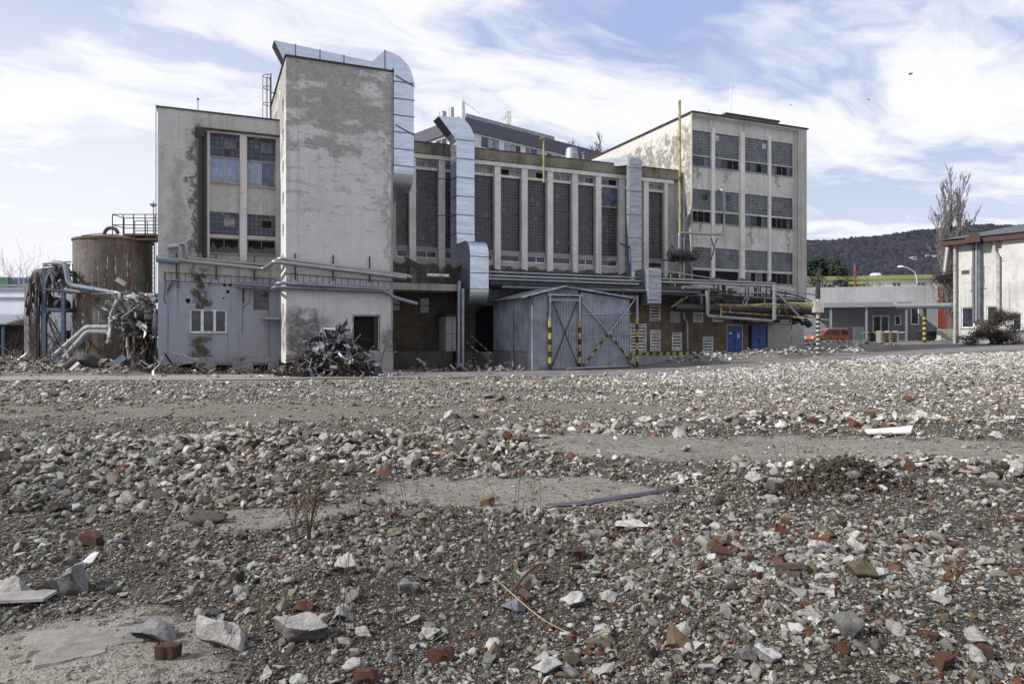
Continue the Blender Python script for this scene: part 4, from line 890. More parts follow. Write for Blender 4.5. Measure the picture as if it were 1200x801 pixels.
# ================================================================== CORRUGATED SHED
S0, S1, SF = 18.44, 24.55, -4.9
sh = empty('corrugated_shed', W(21.5, SF, 0), TH, 'grey corrugated metal shed with cross braced gates leaning against the hall', 'shed'); og = (21.5, SF, 0)
def corr(mb, a, b, z0f, z1f, along, fixed, pitch=.17, dep=.055, m=0):
    n = int(abs(b-a)/pitch*4); pr = []
    for k in range(n+1):
        t = a+(b-a)*k/n; s = (0, 1, 1, 0)[k % 4]*dep
        pr.append((t, fixed+s) if along == 'u' else (fixed+s, t))
    vs = [(x, y, z0f(x if along == 'u' else y)) for x, y in pr]+[(x, y, z1f(x if along == 'u' else y)) for x, y in pr]; N = len(pr)
    mb.add(vs, [(k, k+1, N+k+1, N+k) for k in range(N-1)], m)
uR = pu(659, SF); zR = pz(659, 336, SF); zL = pz(625, 345, SF); zRt = pz(737, 349, SF)
def top(u): return zL+(zR-zL)*(u-S0)/(uR-S0) if u < uR else zR+(zRt-zR)*(u-uR)/(S1-uR)
p1, p2 = pu(643.5, SF), pu(678.3, SF)
mb = MB(); corr(mb, S0+.03, p1-.06, lambda u: .02, lambda u: top(u)-.12, 'u', SF+.05); mb.build('front_sheet', M['corr'], sh, org=og)
mb = MB(); corr(mb, p1+.08, p2-.06, lambda u: .05, lambda u: pz(660, 348, SF), 'u', SF); g1 = mb.build('gate', M['corr'], sh, org=og)
mb = MB(); corr(mb, p2+.08, S1-.02, lambda u: .06, lambda u: top(u)-.1, 'u', SF-.02); g2 = mb.build('gate', M['corr'], sh, org=og)
mb = MB(); corr(mb, p1-.05, p2+.05, lambda u: pz(660, 344, SF), lambda u: top(u)-.03, 'u', SF+.06); mb.build('gable_sheet', M['corr'], sh, org=og)
mb = MB(); zl = lambda v: .95 if v > SF+.75 else .03
corr(mb, SF+.7, VG-.02, lambda v: 1.02, lambda v: zL-.05, 'v', S0, .15); corr(mb, SF+.1, SF+.69, lambda v: .02, lambda v: zL-.05, 'v', S0+.02, .15); mb.build('side_sheet', M['corr'], sh, org=og)
mb = MB(); mb.box(S0+.06, S0+.3, SF+.7, VG-.01, -.2, 1.0); mb.build('plinth', M['lowwall'], sh, org=og)
mb = MB(); mb.quad((S1, SF+.02, 0), (S1, VG, 0), (S1, VG, zRt), (S1, SF+.02, zRt)); mb.build('end_sheet', M['corr'], sh, org=og)
# roof with a ragged overhang
mb = MB(); n = 26; us = [S0-.55+(S1+.25-S0+.55)*k/n for k in range(n+1)]
rag = [random.uniform(-.12, .1) for _ in us]
zz = lambda u, k: (top(max(S0, u)) if u >= S0 else zL-(S0-u)*.30)+.06+(.03 if k % 2 else 0)
vs = [(u, SF-.28+rag[k], zz(u, k)-.03) for k, u in enumerate(us)]+[(u, VG-.02, zz(u, k)+(0 if u > S0 else -.02)) for k, u in enumerate(us)]
vs += [(x, y, z-.035) for x, y, z in vs]; N = n+1
fs = [(k, k+1, N+k+1, N+k) for k in range(n)]+[(2*N+k+1, 2*N+k, 3*N+k, 3*N+k+1) for k in range(n)]+[(k, 2*N+k, 2*N+k+1, k+1) for k in range(n)]+[(0, N, 3*N, 2*N)]
mb.add(vs, fs); mb.build('roof_sheet', M['galvdull'], sh, org=og)
mb = MB(); mb.beam((S0-.25, SF-.2, zL-.06), (uR, SF-.2, zR+.0), .1, .06); mb.beam((uR, SF-.2, zR), (S1+.2, SF-.2, zRt-.04), .1, .06)
a = pz(660, 345.5, SF-.1); mb.beam((p1-.15, SF-.1, a), (p2+.2, SF-.1, a), .10); a -= .28; mb.beam((p1, SF-.1, a), (p2, SF-.1, a), .06); mb.build('gate_rail', M['galvdull'], sh, org=og)
def striped_bar(a, b, r, frac, n, name, parent):
    a = Vector(a); b = Vector(b); c = a.lerp(b, frac); mb = MB()
    for k in range(n): mb.tube([a.lerp(c, k/n), a.lerp(c, (k+1)/n)], r, 6, k % 2)
    mb.tube([c, b], r*.96, 6, 2); return mb.build(name, [M['black'], M['stripy'], M['galvdull']], parent, org=og)
vq = SF-.09
for pxx in (p1, p2): striped_bar((pxx, vq, .05), (pxx, vq, pz(660, 347, SF)), .085, .66, 8, 'gate_post', sh)
zc = .25; zt_ = pz(660, 350, SF)-.15
mb = MB(); mb.beam((p1+.15, vq, zc), (p2-.15, vq, zt_), .05); mb.beam((p1+.15, vq-.03, zt_), (p2-.15, vq-.03, zc), .05); mb.build('cross_brace', M['darksteel'], g1, org=og)
q0, q1 = p2+.15, S1+.25; c = Vector(((q0+q1)/2, vq-.02, 2.05))
for (uu, zz_, lower) in ((q0, .1, 1), (q1, .1, 1), (q0, 3.75, 0), (q1, 3.95, 0)):
    if lower: striped_bar((uu, vq-.02, zz_), (c.x, c.y, c.z), .05, .98, 9, 'cross_brace', g2)
    else: MB().beam((uu, vq-.02, zz_), c, .07).build('cross_brace', M['galvdull'], g2, org=og)
mb = MB(); mb.lathe(c, [(0, -.15), (.16, -.1), (.16, .1), (0, .15)], 8); mb.beam((q0, vq+.02, 3.1), (q1-.2, vq+.02, 3.15), .05); mb.beam((q0, vq+.02, 1.75), (q1-.2, vq+.02, 2.0), .04); mb.build('brace_hub', M['galvdull'], g2, org=og)
mb = MB(); mb.tube([(S0-.12, -2.3, 0), (S0-.12, -2.3, 3.7)], .05, 8); mb.build('side_post', M['galvdull'], sh, org=og)
# striped post standing just right of the shed
a = W(pu(746.6, SF), SF); striped_post((a.x, a.y, .03), 2.9, .085, 8, 'black and yellow striped post at the right corner of the corrugated shed', [M['black'], M['stripy'], M['pipe_blue']], plain=1.2)
# long loose bar on the ground before the gate
bpipe([(pu(664, -5.7), -5.7, .1), (pu(736, -5.5), -5.5, .18)], .06, M['pipe_blue'], 'long bluish pipe lying on the ground in front of the shed gate', bend=0)
# ================================================================== LOADING BAY
a = pu(523, -.3); w0, w1 = pu(509.5, -.25), pu(536.5, -.55)
root, og = bthing('metal_cabinet', 'tall grey sheet metal cabinet standing on the dark loading dock', 'cabinet', w0+.7, -.3, 1.0)
mb = MB(); mb.box(w0+.6, w1-.1, -.5, .85, 1.003, 3.0); mb.build('body', M['lowwall'], root, org=og)
mb = MB(); mb.add([(w0+.5, -.6, 3.0), (w1, -.6, 3.05), (w1, .95, 3.12), (w0+.5, .95, 3.1), (w0+.5, -.6, 3.06), (w1, -.6, 3.11), (w1, .95, 3.18), (w0+.5, .95, 3.16)], [(0, 1, 2, 3), (7, 6, 5, 4), (0, 4, 5, 1), (1, 5, 6, 2), (2, 6, 7, 3), (3, 7, 4, 0)]); mb.build('lid', M['darksteel'], root, org=og)
mb = MB(); mb.box(w0+.63, w1-.13, -.52, -.503, 1.98, 2.03); mb.box((w0+w1)/2+.3, (w0+w1)/2+.33, -.52, -.503, 1.04, 2.96); mb.build('seam', M['pipe_grey'], root, org=og)
# steps with striped handrails at the dock end
sx0, sx1 = pu(553, -1.2), pu(575, -1.2)-.25
root, og = bthing('dock_steps', 'short concrete steps with yellow striped nosing up to the dark doorway', 'steps', sx0, -1.6, 0)
for k in range(4):
    mb = MB(); mb.box(sx0, sx1, -1.9+k*.38, VG-.01 if k == 3 else -1.9+(k+1)*.38-.003, -.1, .22*(k+1)); s_ = mb.build('step', M['darkconcrete'], root, org=og)
    mb = MB()
    for j in range(3 if k == 3 else 1): mb.box(sx0+.1+j*.35, sx0+.22+j*.35, -1.92+k*.38, -1.903+k*.38, .22*k+.15, .22*k+.2)
    mb.build('nosing', M['stripy'], s_, org=og)
mats3 = [M['black'], M['stripy'], M['galvdull']]
for (x, off) in ((sx0+.05, 0), (sx1-.05, .1)):
    mb = MB(); A = Vector((x-.7, -.6, 2.0-off)); B = Vector((x+.1, -1.8, .95-off))
    for k in range(9): mb.tube([A.lerp(B, k/9), A.lerp(B, (k+1)/9)], .03, 6, (k+1) % 2)
    mb.tube([B, (x+.1, -1.8, .1)], .03, 6, 0); mb.build('handrail', mats3, root, org=og)
a = pu(545, -1.2); MB().box(a-.35, sx0-.02, -1.3, VG-.02, -.2, 1.0).build('side_wall', M['darkconcrete'], root, org=og)
# fallen dark panel and twisted sheet on the canopy slab
mb = MB(); A = OP(474, 300, -.9); B = OP(499, 322.5, -.9); mb.add([A, (A[0]+.15, -.9, A[2]-.35), (B[0]-.1, -.9, B[2]+.05), (B[0]+.05, -.9, B[2]+.45), (A[0], -.8, A[2]), (A[0]+.15, -.8, A[2]-.35), (B[0]-.1, -.8, B[2]+.05), (B[0]+.05, -.8, B[2]+.45)], [(0, 1, 2, 3), (7, 6, 5, 4), (0, 4, 5, 1), (1, 5, 6, 2), (2, 6, 7, 3), (3, 7, 4, 0)])
single('metal_sheet', mb, M['darksteel'], 'dark metal panel leaning at a slant on the canopy slab beside the tower', 'panel', OP(495, 325, -.9))
# ================================================================== TANK
TY = 44.0; tc = at(133, 396, TY); TR = 2.16; TZ = pz(133, 279, 0) if False else H+(HY-279.5)/F*(TY-1.5)
def tank_mat():
    g = G('rusted_tank_paint'); p = g.obj(); x, y, z = g.sep(p)
    ang = g.math('ARCTAN2', y, x); q = g.comb(g.math('MULTIPLY', ang, 2.6), 0.0, g.math('MULTIPLY', z, .11))
    n = g.noise(q, 3.2, 8, .65); base = g.mix(g.mr(g.noise(p, .8, 8, .7), .35, .7), (.135, .12, .10), (.075, .062, .05))
    dn = g.math('ADD', n, g.mr(g.noise(p, 1.5, 8, .7), .3, .7, -.07, .07))
    c = g.mix(g.mr(dn, .53, .59), base, (.105, .043, .027)); n2 = g.noise(g.scalev(q, 1.6, 1, 1.3), 4.1, 8, .7)
    pale = g.math('MULTIPLY', g.mr(n2, .575, .605), g.mr(g.noise(p, 3.5, 10, .75), .47, .53)); c = g.mix(pale, c, (.50, .48, .45))
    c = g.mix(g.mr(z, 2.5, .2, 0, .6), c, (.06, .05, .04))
    hz = g.math('FRACT', g.math('MULTIPLY', z, .5)); c = g.mix(g.math('MULTIPLY', g.mr(g.math('ABSOLUTE', g.math('SUBTRACT', hz, .5)), .012, .004), .5), c, (.05, .045, .04))
    g.set(Base_Color=c, Roughness=.75); g.bump(g.noise(p, 5, 8), .25, .02); return g.m
M['tank'] = tank_mat()
tk = empty('storage_tank', (tc.x, TY, 0), 0, 'big rust streaked cylindrical storage tank behind the wrecked pipes', 'storage tank')
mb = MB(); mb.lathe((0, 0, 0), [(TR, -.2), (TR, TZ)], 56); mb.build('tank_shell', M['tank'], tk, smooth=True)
mb = MB(); mb.lathe((0, 0, TZ), [(TR+.06, -.06), (TR+.06, .05), (TR-.05, .09), (.5, .42), (0, .45)], 56); mb.build('tank_roof', M['rust'], tk, smooth=True)
mb = MB(); mb.tube([(-.55, 0, TZ+.3), (-.55, 0, TZ+.62), (-.35, 0, TZ+.86), (.05, 0, TZ+.86), (.25, 0, TZ+.62), (.25, 0, TZ+.5)], .11, 10, bend=.2); mb.build('vent_gooseneck', M['rust'], tk, smooth=True)
mb = MB(); mb.tube([(-1.9, -.4, TZ+.05), (-1.7, -.4, TZ+.33), (-.3, -.4, TZ+.5)], .03, 6); mb.build('handrail', M['darksteel'], tk)
mb = MB(); mb.box(.95, 2.9, -.7, .7, TZ+.28, TZ+.42); mb.build('platform', M['rust'], tk)
mb = MB()
for (x, y) in ((.3, -.65), (.95, -.65), (1.6, -.7), (2.3, -.7), (2.9, -.7), (.3, .65), (1.6, .7), (2.9, .7)): mb.tube([(x, y, TZ+.35), (x, y, TZ+1.6)], .03, 6)
for z in (.95, 1.58):
    mb.tube([(.3, .65, TZ+z), (.3, -.65, TZ+z), (2.9, -.7, TZ+z), (3.2, -.7, TZ+z)], .028, 6); mb.tube([(.3, .65, TZ+z), (2.9, .7, TZ+z)], .028, 6)
mb.build('platform_railing', M['darksteel'], tk)
mb = MB()
for x in (TR+.15, TR+.6): mb.tube([(x, -.5, 0), (x, -.5, TZ+.4)], .035, 6)
for k in range(26): mb.tube([(TR+.15, -.5, .3+k*.3), (TR+.6, -.5, .3+k*.3)], .018, 5)
mb.build('ladder', M['darksteel'], tk)
mb = MB(); mb.tube([(2.0, .9, TZ+.3), (2.0, .9, TZ+2.3)], .04, 8); mb.lathe((2.0, .9, TZ+2.3), [(.04, 0), (.2, .12), (.22, .2), (.05, .25), (.03, .4), (0, .4)], 10); mb.build('warning_lamp_mast', M['galvdull'], tk)
mb = MB(); a = math.radians(-100); mb.tube([(TR*math.cos(a)*.98, TR*math.sin(a)*.98, 1.35), (TR*math.cos(a)*1.06, TR*math.sin(a)*1.06, 1.35)], .32, 18); mb.build('manhole', M['black'], tk)
mb = MB(); a = math.radians(-95); mb.box(.15, .35, -TR-.06, -TR+.1, 3.9, 4.4); mb.box(-1.95, -1.7, -1.9, -1.5, 1.7, 2.2); mb.build('bracket', M['darksteel'], tk)
# bent walkway platform from tank top to office block
mb = MB(); a = at(163, 265, 43); b = at(187, 265, 43); mb.box(0, b.x-a.x+.4, -.5, .6, 0, .12)
for x in (0, .75, 1.4): mb.tube([(x, -.5, 0), (x, -.5, 1.15)], .025, 6)
for z in (.55, 1.13): mb.tube([(0, -.5, z), (1.5, -.5, z)], .025, 6)
o = mb.build('walkway_bridge', M['darksteel']); o.location = (a.x, 43, a.z-.9); tag(o, 'small dark railed walkway bridging the gap between tank and office block', 'walkway')

# ================================================================== PIPE RACK left of the tank
RY = 41.5
def wp(px, py, Y=RY): return at(px, py, Y)
def wsingle(name, mb, mats, label, cat, org, group=None, smooth=False): return single(name, mb, mats, label, cat, tuple(org), group, smooth, 0, tuple(org), 0)
base = wp(63, 430); root = empty('pipe_rack', (base.x, RY, 0), 0, 'blue steel pipe rack with torn hanging lagging left of the tank', 'pipe rack'); og = (base.x, RY, 0)
for (q, Y) in ((52.5, RY), (74.5, RY), (52, RY+4), (73, RY+4)):
    mb = MB(); a = at(q if Y == RY else q*1, 315, RY); mb.beam((a.x, Y, -.1), (a.x, Y, a.z), .2, .16); mb.build('post', M['bluesteel'], root, org=og)
for py, in ((339,), (362,), (318,)):
    a = wp(51, py); b = wp(78, py); mb = MB(); mb.beam((a.x, RY, a.z), (b.x, RY, b.z-.05), .14, .18); mb.beam((a.x, RY+4, a.z), (b.x, RY+4, b.z), .14, .18); mb.beam((a.x, RY, a.z), (a.x, RY+4, a.z), .12, .16); mb.beam((b.x, RY, b.z), (b.x, RY+4, b.z), .12, .16); mb.build('crossbeam', M['bluesteel'], root, org=og)
mb = MB(); a = wp(53, 364); b = wp(74, 398); mb.beam(a, b, .07); mb.beam(wp(53, 390), wp(72, 408), .06); mb.beam(wp(53, 365, RY+4), wp(72, 412, RY+4), .06); mb.build('brace', M['darksteel'], root, org=og)
mb = MB()
for k in range(9):   # rungs stepping back along the top
    q = 74-k*4.6; a = wp(q, 310+k*2.2); mb.beam((a.x-.9, RY+.3*k-.4, a.z), (a.x+.7, RY+.3*k-.4, a.z+.12), .07)
mb.build('bracket', M['rust'], root, org=og)
mb = MB(); rr = random.Random(5)
for k in range(110):
    q = rr.uniform(33, 56) if k < 80 else rr.uniform(52, 76); top_ = rr.uniform(314, 330)+(56-q)*.35*(q < 56); L = rr.uniform(.5, 2.8) if k < 80 else rr.uniform(.4, 1.6)
    a = wp(q, top_, RY+rr.uniform(-.3, 3)); w_ = rr.uniform(.03, .13); d_ = rr.uniform(-.25, .25)
    mb.add([a, a+Vector((w_, .05, 0)), a+Vector((w_*1.2+d_*.5, .1*rr.uniform(-1, 1), -L*.5)), a+Vector((w_+d_, .2*rr.uniform(-1, 1), -L)), a+Vector((d_, 0, -L*.95)), a+Vector((d_*.3-.04, .1, -L*.5))], [(0, 1, 2, 5), (5, 2, 3, 4)], rr.choice([0, 2, 1, 2]))
mb.build('torn_lagging', [M['pipe_grey'], M['galvdull'], M['darksteel']], root, org=og)
for k, (q0, q1, yy, r, m) in enumerate(((30, 30, 0, .0, 0),)): pass
mb = MB()
for k in range(5): a = wp(40+k*2.2, 330+k*2, RY+1.2); mb.tube([a, (a.x, a.y+rr.uniform(-.2, .2), rr.uniform(-.1, .2))], .05, 6, m=k % 2)
mb.build('vertical_pipe', [M['rust'], M['darksteel']], root, org=og)
mb = MB(); mb.tube([wp(44, 322, RY+2.5), wp(60, 320, RY+1.5), wp(76, 318, RY+.6)], .35, 10); mb.tube([wp(52, 352, RY+3), wp(75, 358, RY+1)], .4, 10); mb.build('insulated_pipe', M['darksteel'], root, org=og, smooth=True)
mb = MB()
for k in range(26):
    a = wp(rr.uniform(53, 78), rr.uniform(308, 340), RY+rr.uniform(-.4, .6)); s = rr.uniform(.1, .32); vs = [a+Vector((rr.uniform(-s, s), rr.uniform(-s, s), rr.uniform(-s, s))) for _ in range(5)]; mb.add(vs, [(0, 1, 2), (0, 2, 3), (0, 3, 4)], rr.randrange(3))
mb.build('scrap_foil', [M['pipe_al'], M['rust'], M['louvre']], root, org=og)
mb = MB(); a = wp(52, 358); b = wp(75, 365); mb.box(a.x, b.x, RY+.5, RY+1.4, b.z, a.z-.2); mb.build('walkway_grating', M['bluesteel'], root, org=og)
def wpipe(pts, r, mat, label, clamp=None, bend=.35, n=10, name='pipe'):
    mb = MB(); mb.tube(pts, r, n, bend=bend)
    if clamp:
        for i in range(len(pts)-1):
            L = (pts[i+1]-pts[i]).length; k = int(L/clamp)
            for j in range(1, k+1): c = pts[i].lerp(pts[i+1], j/(k+1)); d_ = (pts[i+1]-pts[i]).normalized()*.03; mb.tube([c-d_, c+d_], r*1.12, n)
    return wsingle(name, mb, mat, label, 'pipe', pts[0], smooth=True)
PY = 40.2
wpipe([at(62, 308, PY), at(77, 309, PY), at(81, 334, PY), at(140, 344, PY), at(183, 347, 38.5)], .15, M['pipe_blue'], 'shiny bluish pipe falling from the pipe rack and crossing in front of the tank', clamp=1.5)
wpipe([at(76, 339, PY+.3), at(140, 350, PY+.3), at(184, 352, 38.8)], .09, M['pipe_blue'], 'thin bluish pipe crossing the tank just below the shiny pipe')
wpipe([at(52, 339, PY+.2), at(100, 344, PY+.2), at(186, 345, 38.6)], .06, M['rust'], 'thin rusty pipe crossing high in front of the tank')
wpipe([at(85, 309, PY), at(86, 330, PY), at(88, 337, PY)], .03, M['darksteel'], 'thin dark vertical rod between the rack and the tank')
wpipe([at(63, 418, 39.5), at(102, 383.5, 39.5), at(150, 384, 39.5)], .17, M['pipe_lag'], 'upper of two fat pale pipes slanting up from the rubble in front of the tank', clamp=1.6, bend=.18)
wpipe([at(76, 419, 39.2), at(103, 389, 39.2), at(150, 390, 39.2)], .17, M['pipe_lag'], 'lower of two fat pale pipes slanting up from the rubble in front of the tank', clamp=1.7, bend=.18)
def scrap_piece(mb, a, R, s, m, kind):
    if kind == 0:      # crumpled sheet strip
        d_ = Vector((R.gauss(0, 1), R.gauss(0, .7), R.gauss(0, .7))).normalized(); x = d_.orthogonal().normalized(); x = (x*math.cos(R.random()*6)+d_.cross(x)*math.sin(R.random()*6)).normalized(); n = 4; w_ = s*R.uniform(.15, .4); b = len(mb.v); p = Vector(a)
        for k in range(n+1):
            jit = Vector((R.gauss(0, .08), R.gauss(0, .08), R.gauss(0, .08)))*s; mb.v += [tuple(p-x*w_/2+jit), tuple(p+x*w_/2+jit)]; p = p+d_*s*.35; d_ = (d_+Vector((R.gauss(0, .4), R.gauss(0, .4), R.gauss(0, .4)))).normalized()
        for k in range(n): mb.f.append((b+2*k, b+2*k+1, b+2*k+3, b+2*k+2)); mb.mi.append(m)
    elif kind == 1:    # bar
        d_ = Vector((R.gauss(0, 1), R.gauss(0, .6), R.gauss(0, .55))).normalized()*s*1.1; mb.beam(Vector(a)-d_/2, Vector(a)+d_/2, R.uniform(.02, .06), m=m)
    else:              # bent rod
        p = Vector(a); q = [p+Vector((R.gauss(0, .35), R.gauss(0, .25), R.gauss(0, .3)))*s*k for k in range(4)]; mb.tube(q, R.uniform(.012, .03), 5, m, bend=.2)
# ================================================================== COLLAPSED PIPEWORK beside the office block
KY = 36.6
root = empty('collapsed_pipework', (at(160, 430, KY).x, KY, 0), 0, 'tangled wreck of torn lagged pipes hanging on a frame at the office block corner', 'wreckage'); og = (at(160, 430, KY).x, KY, 0)
def kp(x, y, d=0.0): return at(x, y, KY+d)
mb = MB(); R2 = random.Random(9)
for pts, r in (([(131, 392), (131, 372), (139, 352), (143, 345)], .16), ([(128, 402), (131, 380)], .13), ([(140, 350), (160, 347), (178, 362), (180, 385)], .15), ([(136, 355), (152, 372), (160, 395)], .12), ([(150, 348), (170, 366), (175, 372)], .17),
               ([(183, 362), (181, 384), (182, 392)], .13), ([(126, 391), (142, 389), (150, 395), (152, 425)], .1), ([(150, 380), (149, 408)], .07), ([(157, 390), (157, 432)], .06), ([(141, 352), (128, 372), (131, 378)], .09)):
    mb.tube([kp(x, y, R2.uniform(-.4, .6)) for x, y in pts], r, 9, bend=.3)
mb.build('broken_pipe', M['pipe_lag'], root, org=og, smooth=True)
mb = MB()
for k in range(330):
    x = 134+50*R2.random(); ylo = 345+((x-160)/26)**2*9; y = ylo+(48*R2.random()**1.3 if x > 142 else 30*R2.random()); a = kp(x, y, R2.uniform(-.5, 1.2)); scrap_piece(mb, a, R2, R2.uniform(.15, .75), R2.choice([0, 0, 1, 2, 2, 2, 3]), R2.choice([0, 0, 0, 1, 2]))
mb.build('torn_lagging', [M['pipe_al'], M['cream'], M['darksteel'], M['pipe_grey']], root, org=og)
mb = MB()
for k in range(60):
    x = R2.uniform(146, 183); a = kp(x, R2.uniform(372, 400), R2.uniform(-.3, 1.2)); b = kp(x+R2.uniform(-7, 7), R2.uniform(400, 432), R2.uniform(-.3, 1.4)); mb.tube([a, (a+b)/2+Vector((R2.uniform(-.3, .3), 0, R2.uniform(-.2, .2))), b], R2.uniform(.015, .06), 5, m=R2.randrange(2), bend=.4)
for x in (146, 157, 170, 182): mb.beam(kp(x, 362, 1), kp(x, 436, 1), .12, m=0)
for y in (382, 405): mb.beam(kp(146, y, 1), kp(183, y, 1), .1, m=0)
mb.build('support_frame', [M['darksteel'], M['rust']], root, org=og)
mb = MB(); mb.box(kp(150, 0).x, kp(182, 0).x, KY+.8, KY+2.2, -.1, 1.2); mb.build('dark_skip', M['darksteel'], root, org=og)
mb = MB()
for k in range(9): x0 = kp(152+k*3.2, 0).x; mb.box(x0, x0+.12, KY+.77, KY+.797, .9, 1.15)
mb.build('hazard_stripe', M['stripy'], root, org=og)
mb = MB(); a = kp(129, 347); mb.add([a, kp(138, 342), kp(136, 349), kp(130, 352)], [(0, 1, 2, 3)]); a = kp(163, 353); mb.add([a, kp(176, 347, -.5), kp(178, 352, -.5), kp(166, 358)], [(0, 1, 2, 3)]); mb.build('rusty_plate', rusty('pale_rust_plate', (.2, .12, .07), amt=.8), root, org=og)
mb = MB(); mb.beam(kp(137, 327, 2.5), kp(147, 333, 2.5), .22); o = wsingle('pipe', mb, M['pipe_al'], 'short stub of pale pipe sticking up before the tank', 'pipe', kp(142, 330, 2.5))

# ================================================================== WAREHOUSE far left
WY = 70
wh = empty('warehouse', (at(0, 0, WY).x, WY, 0), 0, 'white warehouse with a dark canopy and grey ribbed upper wall at the far left', 'building'); og = (at(0, 0, WY).x, WY, 0)
xl, xr = at(-120, 0, WY).x, at(46, 0, WY).x; Z = lambda py: H+(HY-py)/F*WY
mb = MB(); mb.box(xl, xr, WY, WY+14, -.2, Z(337)); mb.build('wall', simple('white_cladding', (.62, .63, .68), .6, var=.12, scale=.4), wh, org=og)
mb = MB(); corr(mb, xl, xr, lambda u: Z(337), lambda u: Z(324.5), 'u', WY+.5, pitch=.5, dep=.12); mb.box(xl, xr, WY+.7, WY+14, Z(337), Z(324.5)); mb.build('ribbed_wall', simple('bluish_ribbed_cladding', (.16, .19, .24), .5), wh, org=og)
mb = MB(); mb.box(at(-40, 0, WY).x, at(7, 0, WY).x, WY+.3, WY+.62, Z(337), Z(324.3)); mb.build('green_panel', simple('green_cladding', (.06, .14, .09), .5), wh, org=og)
mb = MB()
for py in (335.5, 340.5, 350.5): mb.box(xl, xr+.05, WY-.12, WY-.004, Z(py), Z(py)+.2)
mb.build('cladding_trim', simple('grey_trim', (.2, .2, .22), .5), wh, org=og)
mb = MB(); mb.add([(xl, WY, Z(368)), (xr, WY, Z(368)), (xr, WY-4.5, Z(379)), (xl, WY-4.5, Z(379)), (xl, WY, Z(368)-.15), (xr, WY, Z(368)-.15), (xr, WY-4.5, Z(379)-.15), (xl, WY-4.5, Z(379)-.15)], [(0, 1, 2, 3), (7, 6, 5, 4), (0, 4, 5, 1), (1, 5, 6, 2), (2, 6, 7, 3)]); mb.build('canopy_roof', M['galvdull'], wh, org=og)
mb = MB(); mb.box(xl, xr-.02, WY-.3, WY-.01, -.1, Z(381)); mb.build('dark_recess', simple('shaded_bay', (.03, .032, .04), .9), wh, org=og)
for q in (5.5, 40):
    mb = MB(); x = at(q, 0, WY-4).x; mb.beam((x, WY-4.2, -.1), (x, WY-4.2, Z(379)-.1), .2); mb.build('canopy_post', M['bluesteel'], wh, org=og)
# concrete posts by the rack
for q, lab in ((33, 'tall grey lattice post standing left of the blue pipe rack'),):
    mb = MB(); a = at(q, 332, 45); mb.beam((a.x, 45, -.1), (a.x, 45, a.z), .3); wsingle('post', mb, M['concrete'], lab, 'post', (a.x, 45, 0))

# ================================================================== BARE TREES AND BUSHES
M['bark'] = simple('bark', (.10, .085, .075), .9); M['twig'] = simple('twigs', (.15, .115, .10), .9); M['twiggrey'] = simple('grey_twigs', (.15, .135, .13), .9)
M['drygrass'] = simple('dry_grass', (.30, .22, .12), .9); M['redtwig'] = simple('reddish_bare_shrub', (.10, .055, .045), .9)
def twig(mb, a, b, r0, r1, m=0):
    a = Vector(a); b = Vector(b); d = (b-a); x = d.orthogonal().normalized(); y = d.normalized().cross(x); n = len(mb.v)
    for p, r in ((a, r0), (b, r1)):
        for k in range(3): t = k*2.094; mb.v.append(tuple(p+x*r*math.cos(t)+y*r*math.sin(t)))
    for k in range(3): mb.f.append((n+k, n+(k+1) % 3, n+3+(k+1) % 3, n+3+k)); mb.mi.append(m)
def grow(mb, p, d, L, r, lvl, R, spread, up, kids, shrink, segs=3, minr=.008):
    a = Vector(p); dd = Vector(d).normalized()
    pts = [a]
    for s in range(segs):
        dd = (dd+Vector((R.gauss(0, .12), R.gauss(0, .12), R.gauss(0, .06)+up*.12))).normalized(); b = a+dd*L/segs; twig(mb, a, b, max(minr, r*(1-.6*s/segs)), max(minr, r*(1-.6*(s+1)/segs))); a = b; pts.append(a)
    if lvl <= 0: return
    for k in range(kids):
        t = R.uniform(.25, 1.0)*segs; i = min(segs-1, int(t)); q = pts[i].lerp(pts[i+1], t-i)
        az = R.uniform(0, 6.283); sp = spread*R.uniform(.6, 1.3)
        ax = dd.orthogonal().normalized(); ay = dd.cross(ax)
        nd = dd*math.cos(sp)+(ax*math.cos(az)+ay*math.sin(az))*math.sin(sp)+Vector((0, 0, up*.25))
        grow(mb, q, nd, L*shrink*R.uniform(.7, 1.2), r*.5, lvl-1, R, spread, up, kids, shrink, segs, minr)
def poplar(px, ptop, Y, base_z, label, seed, wpx, lean=0.0):
    R = random.Random(seed); b = at(px, 396, Y); top = H+(HY-ptop)/F*Y; ht = top-base_z
    t = empty('poplar_tree', (b.x, Y, base_z), 0, label, 'tree', 'bare poplar trees'); hw = wpx/2/F*Y
    mr_ = max(.008, .00021*Y if Y < 120 else .0005*Y); stems = []; n = 8
    for q in range(6):
        az = R.uniform(0, 6.283); o_ = hw*R.uniform(.35, .95) if q else 0; stems.append((Vector((math.cos(az)*o_, math.sin(az)*o_, 0)), ht*(1 if not q else R.uniform(.82, .98))))
    pos = lambda st, f: st[0]*min(1, f*1.7+.05)+Vector((0, 0, st[1]*f))
    mb = MB()
    for st in stems:
        for k in range(n): twig(mb, pos(st, k/n), pos(st, (k+1)/n), .22*(1-k/n)+.03, .22*(1-(k+1)/n)+.03)
    mb.build('trunk', M['bark'], t)
    mb = MB()
    for st in stems:
        for k in range(34):
            f = R.uniform(.12, .96); az = R.uniform(0, 6.283); L = min(hw*R.uniform(.8, 1.7), st[1]*(1.04-f))+.25
            grow(mb, pos(st, f), Vector((math.cos(az)*.34, math.sin(az)*.34, 1)), L, .03, 2 if Y < 120 else 1, R, .32, .8, 4, .5, 3, mr_)
    mb.build('crown', M['twiggrey'], t); return t
poplar(1115, 213, 86, 1.4, 'tall bare poplar with an upright crown behind the white building at the right', 3, 31)
poplar(1131, 262, 88, 1.4, 'shorter bare poplar half hidden by the roof of the white building', 4, 18)
